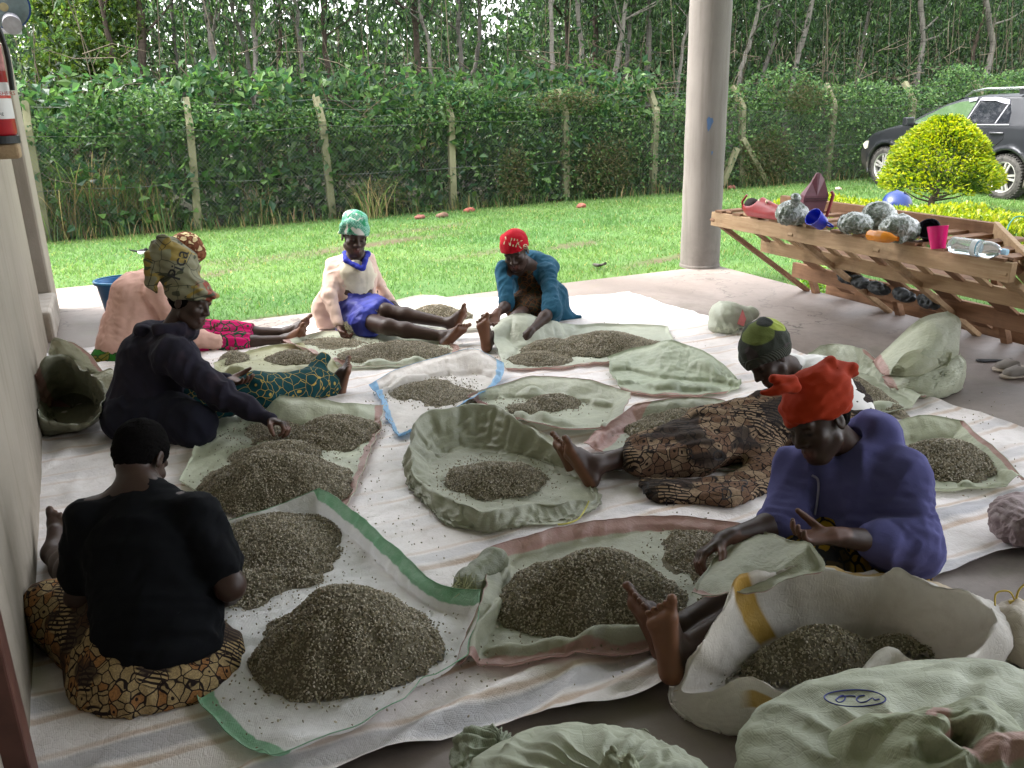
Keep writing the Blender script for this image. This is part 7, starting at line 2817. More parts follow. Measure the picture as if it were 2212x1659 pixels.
def build_piles():
    B = blob
    bean_pile('largest heap of coffee beans on the white sack with green edges', [B(530, 1438, 958, 1385, 690, 1532, 0.21, 0.16)], 201, True, 0.024, 300, 260)
    bean_pile('low spread of beans at the right elbow of the person in black', [B(455, 1225, 745, 1165, 600, 1290, 0.075, 0.3), B(440, 1290, 620, 1240, 540, 1320, 0.03, 0.4)], 202, True, 0.024, 0, 420, spread=0.07)
    bean_pile('broad bean heap on the front middle sage sack, touching bare toes', [B(1066, 1320, 1492, 1310, 1300, 1410, 0.175, 0.18)], 203, True, 0.024, 300, 160)
    bean_pile('small dark bean heap under the sorting hand of the person in purple', [B(1425, 1195, 1592, 1215, 1500, 1262, 0.04, 0.3), B(1470, 1235, 1590, 1240, 1520, 1288, 0.02, 0.4)], 204, True, 0.024, 0, 200, spread=0.05)
    bean_pile('wide bean heap on the pale sack before the navy hoodie', [B(418, 1065, 768, 1060, 610, 1118, 0.16, 0.2), B(500, 1000, 700, 985, 590, 1020, 0.05, 0.4)], 205, True, 0.024, 0, 200)
    bean_pile('bean heap at the far right of the pale sack by the reaching fist', [B(636, 950, 812, 940, 740, 985, 0.085, 0.25), B(520, 950, 680, 930, 600, 965, 0.018, 0.5)], 206, False, 0.024, 0, 500, spread=0.09)
    bean_pile('bean heap inside the standing centre sack', [B(968, 1050, 1175, 1045, 1060, 1086, 0.07, 0.3)], 207, True, 0.03, 0, 260, spread=0.06)
    bean_pile('beans heaped inside the large white and yellow sack', [B(1595, 1480, 1900, 1420, 1700, 1500, 0.12, 0.35), B(1800, 1440, 2030, 1420, 1900, 1450, 0.07, 0.35)], 208, True, 0.03, 300, 60)
    bean_pile('thin scatter of beans on the white and blue sack', [B(848, 862, 985, 838, 905, 868, 0.03, 0.4), B(920, 880, 1005, 845, 950, 885, 0.02, 0.4)], 209, False, 0.024, 0, 420, spread=0.07)
    bean_pile('two small bean heaps on the sack with dusty pink left hem', [B(1140, 880, 1258, 878, 1200, 896, 0.035, 0.35), B(1098, 892, 1165, 898, 1125, 905, 0.02, 0.4)], 210, False, 0.024, 0, 240, spread=0.07)
    bean_pile('bean heap behind the brown lettered skirt', [B(1350, 930, 1630, 945, 1450, 975, 0.085, 0.3), B(1400, 965, 1560, 975, 1470, 995, 0.03, 0.4)], 211, False, 0.024, 0, 200)
    bean_pile('long double heap of beans at the hand of the person in teal', [B(1190, 760, 1440, 755, 1310, 778, 0.105, 0.25), B(1130, 765, 1260, 765, 1200, 782, 0.07, 0.3), B(1095, 785, 1230, 782, 1160, 797, 0.04, 0.35)], 212, False, 0.024, 0, 200)
    bean_pile('low bean heap before the person in pink cardigan', [B(728, 778, 978, 768, 850, 792, 0.07, 0.3), B(655, 745, 790, 752, 730, 758, 0.015, 0.5)], 213, False, 0.024, 0, 500, spread=0.08)
    bean_pile('bean heap behind the crossed feet near the slab edge', [B(868, 690, 1020, 690, 940, 700, 0.085, 0.25)], 214, False, 0.024, 0, 80)
    bean_pile('small bean heap behind the teal gold print leg', [B(575, 785, 705, 785, 640, 798, 0.06, 0.3), B(470, 785, 540, 780, 500, 795, 0.05, 0.3)], 215, False, 0.024, 0, 80)
    bean_pile('bean heap on the sack right of the purple hoodie', [B(1925, 1000, 2158, 1015, 2030, 1046, 0.09, 0.3)], 216, False, 0.024, 0, 80)
    bean_pile('strip of beans on the draped sack behind the white shirt', [B(1830, 855, 1892, 850, 1865, 878, 0.05, 0.3)], 217, False, 0.024, 0, 40)
    # strays on tarpaulin and slab
    r = np.random.default_rng(230)
    P = []
    for u, v, du, dv, n in ((1000, 1120, 200, 90, 26), (900, 1200, 90, 60, 14), (1060, 1450, 180, 40, 12), (2090, 900, 70, 25, 40), (1250, 830, 200, 30, 14), (1480, 730, 60, 30, 8), (760, 1000, 60, 90, 26), (1130, 1190, 60, 30, 8), (2130, 870, 50, 40, 14), (860, 1130, 40, 30, 12), (1340, 700, 80, 20, 6)):
        for _ in range(n):
            P.append(G(u + r.normal(0, du * 0.5), v + r.normal(0, dv * 0.5), 0.03))
    P = np.array(P)
    P[:, 2] = np.where((P[:, 0] > 3.92), 0.004, tarp_z(P[:, 0], P[:, 1]) + 0.004)
    o = beans_mesh('stray_bean', P, r, True)
    tag(o, 'stray coffee beans scattered over tarpaulin and slab', 'beans', kind='stuff')


build_piles()
# ------------------------------------------------------------------ wooden rack with the things lying on it
def mat_wood(name, a, b, scale=1.0):
    m = M(name)
    v = m.coord('Object', (14 * scale, 1.2 * scale, 14 * scale))
    n1 = m.noise(v, 3.0, 5, 0.65, 0.4)
    n2 = m.noise(m.coord('Object'), 5, 4, 0.6)
    base = m.ramp(n1, [(0.3, a), (0.7, b)])
    base = m.mix(m.ramp(n2, [(0.5, 0), (0.72, 0.6)]), base, tuple(x * 0.4 for x in a))
    m.set(Base_Color=base, Roughness=0.75, Specular_IOR_Level=0.25)
    m.bump(n1, 0.35, 0.004)
    return m.m


def build_rack():
    wood = mat_wood('raw_timber', (0.30, 0.19, 0.105), (0.46, 0.32, 0.19))
    wood_d = mat_wood('brown_timber', (0.17, 0.09, 0.05), (0.27, 0.15, 0.085))
    t = thing('timber_rack', 'leaning timber rack of planks and slats at the right porch edge, belongings on top', 'rack', (4.8, 4.4, 0))
    Y0, Y1 = 5.72, 2.95
    top, foot = np.array([4.285, 0, 0.69]), np.array([5.30, 0, 0.01])
    dn = unit(foot - top)
    nrm = np.array([dn[2], 0, -dn[0]])            # away from the viewer, underside normal
    nrm = nrm if nrm[0] > 0 else -nrm
    up_ = np.array([0, 0, 1.0])
    P = lambda s, y, off=0.0: top + (foot - top) * s + np.array([0, y, 0]) + nrm * off
    MB().obox((4.285, (Y0 + 3.10) / 2, 0.695), (np.array([1, 0, 0]), np.array([0, 1, 0]), np.array([0.05, 0, 1])), (0.024, (Y0 - 3.10) / 2, 0.054)).build('beam', wood, t, bevel=0.004)
    for s, y1, h, mt in ((0.38, 2.3, 0.05, wood), (0.72, 1.6, 0.06, wood_d), (1.10, 1.4, 0.085, wood_d)):
        c = P(s, 0, 0.035)
        MB().obox((c[0], (5.60 + y1) / 2, max(c[2], 0.02 if s < 1.05 else -0.02)), (np.array([1, 0, 0]), np.array([0, 1, 0]), up_), (0.02, (5.60 - y1) / 2, h)).build('beam', mt, t, bevel=0.004)
    for y in (5.70, 4.80, 4.02, 3.14, 2.3):
        a, b = P(-0.02, y, -0.01), P(1.0, y, -0.01)
        MB().bar(a, b, 0.05, 0.035, nrm).build('leg', wood_d if y > 5 else wood, t, bevel=0.004)
    r = np.random.default_rng(9)
    for k in range(17):     # slats on the far side of the lattice
        y = 5.55 - k * 0.2 + r.normal(0, 0.01)
        s1 = 0.42 + 0.05 * r.random()
        MB().bar(P(-0.03, y, 0.065), P(s1, y + r.normal(0, 0.015), 0.065), 0.07, 0.018, nrm).build('slat', wood if k % 3 else wood_d, t, bevel=0.002)
    for k in range(9):
        y = 5.3 - k * 0.42
        MB().bar(P(0.5, y, 0.07), P(1.02, y, 0.07), 0.15, 0.018, nrm).build('slat', wood_d, t, bevel=0.002)
    # top shelf
    for k in range(13):
        y = 5.62 - k * 0.205 + r.normal(0, 0.012)
        MB().obox((4.62, y, 0.757 + 0.002 * (k % 2)), np.eye(3), (0.36, 0.045, 0.009)).build('slat', wood_d, t, bevel=0.002)
    MB().obox((4.965, (5.72 + 3.75) / 2, 0.775), np.eye(3), (0.025, (5.72 - 3.75) / 2, 0.055)).build('beam', wood_d, t, bevel=0.004)
    MB().bar((4.965, 3.76, 0.765), (4.36, 3.06, 0.70), 0.03, 0.15, up_).build('beam', wood, t, bevel=0.004)
    for y in (5.6, 4.7, 3.8):
        MB().bar((4.97, y, 0.75), (5.34, y, -0.1), 0.05, 0.05, (1, 0, 0)).build('leg', wood_d, t, bevel=0.003)
    MB().bar((4.98, 5.5, 0.45), (4.98, 3.8, 0.45), 0.03, 0.11, (1, 0, 0.2)).build('beam', wood_d, t, bevel=0.003)
    return t


build_rack()
SHELF = 0.768


def build_belongings():
    G8 = lambda u, v: G(u, v, SHELF)
    leather = lambda n, c: plain(n, c, 0.42, 0.12, 30, 0.15, spec=0.5)
    # red handbag lying open
    c = G8(1648, 470)
    t = thing('handbag', 'red leather handbag lying open on the left end of the timber rack', 'handbag', tuple(c))
    f = Field(0.006)
    ax = unit(G8(1700, 478) - G8(1600, 462))
    up = np.array([0, 0, 1.0])
    f.chain([c - ax * 0.12 + up * 0.08, c + ax * 0.16 + up * 0.045], [0.085, 0.05], 0.03, np.cross(ax, up), 0.7)
    f.chain([c - ax * 0.1 + up * 0.05, c + ax * 0.16 + up * 0.03], [0.05, 0.03], 0.03)
    f.ell(c - ax * 0.15 + up * 0.115 - FWD * 0.03, (0.095, 0.07, 0.06), np.array([ax, np.cross(up, ax), up]), 0.015, 'sub')
    f.half(c + up * 0.001, -up)
    V, Q = f.mesh()
    V = folds(V, Q, [(1, 7, 0.006, ax, None, 1, True)])
    mesh_np('body', V, Q, leather('red_leather', (0.30, 0.016, 0.02)), t)
    li = Field(0.007)
    li.ell(c - ax * 0.125 + up * 0.08, (0.07, 0.045, 0.05), np.array([ax, np.cross(up, ax), up]), 0.01)
    V, Q = li.mesh()
    mesh_np('lining', V, Q, plain('dark_lining', (0.02, 0.008, 0.008), 0.8), t)
    m = MB()
    a = c - ax * 0.2 + up * 0.08
    s = np.cross(up, ax)
    m.tube([a - FWD * 0.03 + up * 0.06, a - FWD * 0.06 - ax * 0.06 + up * 0.0, a - FWD * 0.06 - ax * 0.05 - up * 0.05, a - FWD * 0.06 + ax * 0.1 - up * 0.055, a - FWD * 0.07 + ax * 0.2 + up * 0.0], 0.009, 8)
    m.build('strap', leather('red_strap', (0.25, 0.014, 0.018)), t, smooth=True)
    bk = plain('brass_buckle', (0.5, 0.42, 0.3), 0.3, metal=0.9)
    for q in (0.12, 0.2):
        MB().lathe(a - FWD * 0.075 + ax * q + up * 0.02, (0, 0, 1), [(0.006, -0.012), (0.01, 0), (0.006, 0.012)], 10).build('buckle', bk, t)
    # maroon bag standing
    b0, b1 = G8(1738, 478), G8(1775, 484)
    t = thing('shoulder_bag', 'maroon leather bag standing upright with pointed flap beside the red handbag', 'bag', tuple((b0 + b1) / 2))
    ctr = (b0 + b1) / 2 + FWD * 0.05
    xd = unit(IX * [1, 1, 0])
    yd = unit(FWD * [1, 1, 0])
    prof = [(-0.10, 0.0), (-0.085, 0.2), (-0.035, 0.285), (-0.008, 0.345), (0.015, 0.345), (0.05, 0.3), (0.082, 0.2), (0.06, 0.06), (0.045, 0.0)]
    V = [ctr + xd * (x + z * 0.10) + up * z + yd * (q * (0.045 if z < 0.25 else 0.012) + z * 0.12) for q in (-1, 1) for x, z in prof]
    n = len(prof)
    m = MB()
    m.add(V, [(k, (k + 1) % n, n + (k + 1) % n, n + k) for k in range(n)])
    cf, cb = np.mean(V[:n], 0) - yd * 0.012, np.mean(V[n:], 0) + yd * 0.01
    m.add(V[:n] + [cf], [(n, (k + 1) % n, k) for k in range(n)])
    m.add(V[n:] + [cb], [(n, k, (k + 1) % n) for k in range(n)])
    m.build('body', leather('maroon_leather', (0.16, 0.055, 0.075)), t, bevel=0.006)
    m = MB()
    for z in (0.165, 0.18):
        m.bar(ctr + xd * (-0.082 + z * 0.1) + up * z + yd * (-0.056 + z * 0.12), ctr + xd * (0.076 + z * 0.1) + up * z + yd * (-0.056 + z * 0.12), 0.006, 0.006, up)
    m.build('seam', leather('dark_seam', (0.09, 0.03, 0.04)), t)
    m = MB()
    e = ctr + xd * 0.085 + yd * -0.03
    m.tube([e + xd * 0.03 + up * 0.225, e + xd * 0.045 + up * 0.2, e + xd * 0.012 + up * 0.06, e - xd * 0.03 + up * 0.0], [0.012, 0.013, 0.011, 0.009], 8)
    m.build('strap', leather('red_side', (0.26, 0.03, 0.04)), t, smooth=True)

    # thin plastic bags of leaves
    pm = M('grey_film_bag')
    v = pm.coord('Object')
    n1 = pm.noise(pm.coord('Object', (1, 1, 1), (0.4, 0.7, 0.2)), 22, 4, 0.6, 1.4)
    pm.set(Base_Color=pm.ramp(n1, [(0.36, (0.05, 0.075, 0.045)), (0.5, (0.13, 0.155, 0.125)), (0.66, (0.42, 0.45, 0.43))]), Roughness=0.2, Specular_IOR_Level=0.7, Coat_Weight=0.4, Coat_Roughness=0.15)
    pm.bump(n1, 0.8, 0.02)
    for k, (u, v_, w, hgt, lab, tail) in enumerate(((1712, 486, 0.105, 0.085, 'knotted grey plastic bag of leaves left of the blue mug', (0.0, 0.09)),
                                                    (1850, 505, 0.10, 0.07, 'grey plastic bag of leaves, left one of the joined pair', None),
                                                    (1900, 497, 0.105, 0.095, 'grey plastic bag of leaves lying above the orange bottle', None),
                                                    (1945, 522, 0.11, 0.085, 'knotted grey plastic bag of leaves left of the black cup', (-0.02, -0.06)))):
        c = G8(u, v_)
        t = thing('plastic_bag', lab, 'plastic bag', tuple(c), group='plastic bags of leaves on the rack')
        f = Field(0.006)
        f.ell(c + up * hgt * 0.85 + FWD * 0.05 * [1, 1, 0], (w, w * 0.85, hgt), np.array([xd, yd, up]), 0.02)
        f.ell(c + up * hgt * 0.7 + FWD * 0.05 * [1, 1, 0] + xd * w * 0.4, (w * 0.7, w * 0.7, hgt * 0.7), None, 0.03)
        if tail:
            e = c + up * (hgt * 0.9 + tail[1]) + xd * tail[0] - FWD * 0.03 * [1, 1, 0]
            f.cap(c + up * (hgt * 0.9 + tail[1] * 0.4) + xd * tail[0], e + up * 0.02 * np.sign(tail[1]), 0.022, 0.03, 0.02)
        f.half(c + up * 0.001, -up)
        V, Q = f.mesh()
        V = folds(V, Q, [(k * 3 + 1, 11, 0.012, np.array([0.3, 0.2, 1]), None, 1, True), (k * 3 + 2, 26, 0.006, np.array([1, 0.2, 0.5]), None, 1, True)])
        mesh_np('film', V, Q, pm.m, t)

    def cup(name, label, c, axis, r0, r1, hgt, col, handle=None, rough=0.25):
        t = thing(name, label, 'cup', tuple(c), group=None)
        axis = unit(axis)
        m = MB()
        m.lathe(c, axis, [(r0 * 0.2, 0), (r0, 0), (r0 * 1.02, 0.004), (r1, hgt), (r1 * 1.03, hgt + 0.002), (r1 * 0.97, hgt + 0.002), (r1 * 0.94, hgt - 0.004), (r0 * 0.93, 0.006), (0.0001, 0.006)], 28, caps=False)
        mt = plain(name + '_plastic', col, rough, 0.04, 10, spec=0.5)
        m.build('body', mt, t, smooth=True)
        if handle is not None:
            h = unit(handle)
            p = [c + axis * hgt * 0.85 + h * r1 * 0.95, c + axis * hgt * 0.95 + h * (r1 + 0.035), c + axis * hgt * 0.5 + h * (r1 + 0.05), c + axis * hgt * 0.2 + h * (r1 + 0.02), c + axis * hgt * 0.15 + h * r0 * 0.95]
            MB().tube(catmull(p, 14), 0.006, 8).build('handle', mt, t, smooth=True)
        return t
    c = G8(1778, 498) + up * 0.05 + FWD * 0.03
    cup('mug', 'royal blue plastic mug lying on its side on the rack', c, W2(-0.75, 0.5, 0.35), 0.045, 0.058, 0.10, (0.012, 0.03, 0.48), IX * 0.9 - IY * 0.35)
    c = G8(2020, 522) + up * 0.045 + FWD * 0.06
    cup('cup', 'black plastic cup lying behind the pink cup', c, W2(-0.55, 0.75, 0.35), 0.05, 0.065, 0.09, (0.012, 0.014, 0.022))
    c = A(2033, 542, depth_of(G8(2033, 542)))
    cup('cup', 'hot pink plastic cup hanging tilted on the rack edge', G8(2026, 540) + up * 0.006, W2(-0.06, 0.1, 1), 0.038, 0.056, 0.125, (0.72, 0.0, 0.16))
    # water bottle lying down
    a, b = G8(2052, 545) + up * 0.044, G8(2168, 562) + up * 0.044
    ax = unit(b - a)
    L = np.linalg.norm(b - a)
    t = thing('water_bottle', 'clear ribbed plastic water bottle lying at the right end of the rack', 'bottle', tuple(a))
    pl = M('clear_plastic')
    pl.set(Base_Color=(0.82, 0.9, 0.92), Roughness=0.08, Transmission_Weight=0.75, IOR=1.25, Specular_IOR_Level=0.6)
    prof = [(0.001, 0), (0.036, 0.0), (0.044, 0.01)]
    n = 14
    for k in range(n):
        z = 0.02 + k * (L * 0.52) / n
        prof += [(0.0455, z), (0.0425, z + L * 0.018)]
    prof += [(0.045, L * 0.56), (0.045, L * 0.70), (0.043, L * 0.76), (0.032, L * 0.86), (0.017, L * 0.92), (0.014, L * 0.96)]
    MB().lathe(a, ax, prof, 28, caps=False).build('body', pl.m, t, smooth=True)
    MB().lathe(a + ax * L * 0.955, ax, [(0.0, 0), (0.0165, 0), (0.0165, 0.028), (0.0, 0.03)], 20, caps=False).build('cap', plain('pale_blue_cap', (0.35, 0.55, 0.72), 0.35), t)
    lb = MB().lathe(a + ax * L * 0.44, ax, [(0.0462, 0), (0.0464, L * 0.10)], 28, caps=False).build('label', plain('bottle_label', (0.62, 0.64, 0.66), 0.4), t, smooth=True)
    bl = MB().lathe(a + ax * L * 0.545, ax, [(0.0466, 0), (0.0466, L * 0.018)], 28, caps=False).build('label_band', plain('label_band', (0.05, 0.25, 0.4), 0.4), t, smooth=True)
    # orange juice bottle
    a, b = G8(1884, 520) + up * 0.032, G8(1925, 526) + up * 0.032
    ax = unit(b - a)
    t = thing('juice_bottle', 'small plastic bottle of orange drink wedged between grey bags', 'bottle', tuple(a))
    og = M('orange_drink')
    og.set(Base_Color=(0.75, 0.27, 0.03), Roughness=0.12, Transmission_Weight=0.25, IOR=1.3)
    MB().lathe(a - ax * 0.03, ax, [(0.001, 0), (0.028, 0), (0.033, 0.01), (0.030, 0.05), (0.034, 0.06), (0.034, 0.12), (0.03, 0.15), (0.014, 0.19), (0.013, 0.205)], 22, caps=False).build('body', og.m, t, smooth=True)
    MB().lathe(a - ax * 0.03, ax, [(0.0343, 0.065), (0.0343, 0.11)], 22, caps=False).build('label', plain('amber_label', (0.55, 0.2, 0.02), 0.4), t, smooth=True)
    # grey plastic bundles hanging under the rack
    for k, (u, v_) in enumerate(((1832, 602), (1862, 612), (1900, 625), (1955, 640), (2010, 655))):
        c = A(u, v_, 6.0 + 0.05 * k - 0.35)
        c[0] = min(max(c[0], 4.75), 4.9)
        d = ray(u, v_)
        c = CAM + d * ((4.88 - CAM[0]) / d[0])
        f = Field(0.008)
        f.ell(c, (0.05, 0.085, 0.035), None, 0.02)
        f.ell(c + [0, 0.05, 0.02], (0.04, 0.05, 0.03), None, 0.02)
        V, Q = f.mesh()
        V = folds(V, Q, [(k + 40, 14, 0.016, None, None, 1, True)])
        o = mesh_np('plastic_bag', V, Q, plain('dark_film', (0.022, 0.028, 0.032), 0.55, 0.4, 30, 0.4), None)
        tag(o, ('leftmost', 'second from left', 'middle', 'second from right', 'rightmost')[k] + ' of the five dark plastic bundles caught under the timber rack', 'plastic bag', 'dark plastic bundles under the rack')


build_belongings()


# ------------------------------------------------------------------ shrubs
def build_shrubs():
    r = np.random.default_rng(15)
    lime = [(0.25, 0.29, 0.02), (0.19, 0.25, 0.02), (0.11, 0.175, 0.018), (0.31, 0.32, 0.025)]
    deep = [(0.045, 0.09, 0.012), (0.065, 0.115, 0.014)]  # darker greens for inner leaves; shade in the gaps put into colour
    # mushroom shaped topiary
    g = G(2008, 462, GZ)
    t = thing('topiary_bush', 'golden green bush clipped to a dome on a short trunk before the car', 'bush', tuple(g))
    c = A(2027, 405, depth_of(g))
    P, D, Cc = [], [], []
    n = 13000
    a = r.uniform(0, 2 * math.pi, n)
    q = r.uniform(0, 1, n) ** 0.8
    prof_r = np.interp(q, [0, 0.08, 0.3, 0.6, 0.85, 1.0], [0.68, 0.80, 0.74, 0.585, 0.38, 0.12])
    z = q * 1.06
    rr = prof_r * (1 + 0.06 * np.sin(a * 5 + z * 4) + 0.05 * np.sin(a * 9 + z * 9) + 0.05 * np.sin(z * 14 + a * 2)) * (1 - 0.35 * r.random(n) ** 2.2)
    P = c + np.stack([np.cos(a) * rr, np.sin(a) * rr, z - 0.06], 1)
    ax = np.stack([np.cos(a), np.sin(a), 0.45 + 0 * a], 1)
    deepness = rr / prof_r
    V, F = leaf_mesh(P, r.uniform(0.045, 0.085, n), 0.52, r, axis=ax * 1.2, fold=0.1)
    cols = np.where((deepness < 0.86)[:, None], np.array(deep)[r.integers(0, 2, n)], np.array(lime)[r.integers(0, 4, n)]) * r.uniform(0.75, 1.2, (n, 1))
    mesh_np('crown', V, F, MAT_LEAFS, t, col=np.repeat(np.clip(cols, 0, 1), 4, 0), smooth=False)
    m = MB()
    b = g + np.array([0, 0, -0.05])
    top = c + np.array([0, 0, 0.25])
    m.tube([b, g + np.array([0.01, 0, 0.2]), (g + top) / 2 + np.array([0.03, 0, 0]), top], [0.055, 0.045, 0.04, 0.025], 8)
    for k in range(16):
        an = k * 2.4
        e = c + np.array([math.cos(an) * 0.55, math.sin(an) * 0.55, r.uniform(-0.02, 0.1)])
        s = g + (top - g) * r.uniform(0.25, 0.7)
        m.tube([s, (s + e) / 2 + np.array([0, 0, -0.03]), e], [0.016, 0.012, 0.005], 5, caps=False)
    m.build('trunk', MAT_BARK[1], t, smooth=True)
    # low golden hedge
    n = 30000
    y = r.uniform(2.2, 9.6, n)
    x = 8.55 + r.uniform(-0.42, 0.42, n)
    topz = 0.28 + 0.05 * np.sin(y * 2.1) + 0.04 * np.sin(y * 5.3 + x * 3) - np.clip((y - 8.9) / 0.8, 0, 1) * 0.15
    z = GZ + (topz - GZ) * r.uniform(0.05, 1.0, n) ** 0.45
    P = np.stack([x, y, z], 1)
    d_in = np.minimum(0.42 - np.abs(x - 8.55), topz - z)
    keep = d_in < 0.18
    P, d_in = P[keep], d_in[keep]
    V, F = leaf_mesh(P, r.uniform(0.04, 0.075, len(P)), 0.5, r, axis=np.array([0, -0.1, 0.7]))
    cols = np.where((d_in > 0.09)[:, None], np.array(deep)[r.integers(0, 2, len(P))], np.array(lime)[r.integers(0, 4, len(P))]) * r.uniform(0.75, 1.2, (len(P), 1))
    t = thing('hedge', 'low golden green hedge running behind the timber rack', 'hedge', (8.55, 6, GZ))
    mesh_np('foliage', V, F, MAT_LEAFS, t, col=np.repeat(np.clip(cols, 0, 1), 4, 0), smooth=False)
    m = MB()
    for k in range(60):
        yy = 2.3 + k * 0.122
        m.tube([(8.55 + r.normal(0, 0.1), yy, GZ - 0.03), (8.55 + r.normal(0, 0.2), yy + r.normal(0, 0.1), 0.12)], [0.012, 0.005], 5, caps=False)
    m.build('stem', MAT_TWIG, t)
    # small sprig at the foot of the rack
    g = G(1765, 640, GZ)
    t = thing('seedling', 'small leafy green plant at the slab edge under the rack', 'plant', tuple(g))
    n = 260
    P = g + np.stack([r.normal(0, 0.07, n), r.normal(0, 0.09, n), np.abs(r.normal(0.12, 0.07, n))], 1)
    V, F = leaf_mesh(P, r.uniform(0.04, 0.07, n), 0.5, r)
    mesh_np('leaves', V, F, MAT_LEAFS, t, col=leaf_cols(n, r, [(0.12, 0.24, 0.03), (0.2, 0.32, 0.04)]), smooth=False)
    MB().tube([g, g + np.array([0, 0, 0.18])], [0.01, 0.004], 6).build('stem', MAT_TWIG, t)


build_shrubs()


# ------------------------------------------------------------------ parked car
def poly_sd(poly, x, z):
    """signed distance to a closed polygon"""
    poly = np.asarray(poly, float)
    d = np.full(x.shape, 1e9)
    s = np.ones(x.shape)
    n = len(poly)
    for i in range(n):
        a, b = poly[i], poly[(i + 1) % n]
        ex, ez = b - a
        wx, wz = x - a[0], z - a[1]
        t = np.clip((wx * ex + wz * ez) / (ex * ex + ez * ez), 0, 1)
        d = np.minimum(d, (wx - ex * t) ** 2 + (wz - ez * t) ** 2)
        c1, c2, c3 = z >= a[1], z < b[1], ex * wz > ez * wx
        s = np.where((c1 & c2 & c3) | (~c1 & ~c2 & ~c3), -s, s)
    return s * np.sqrt(d)


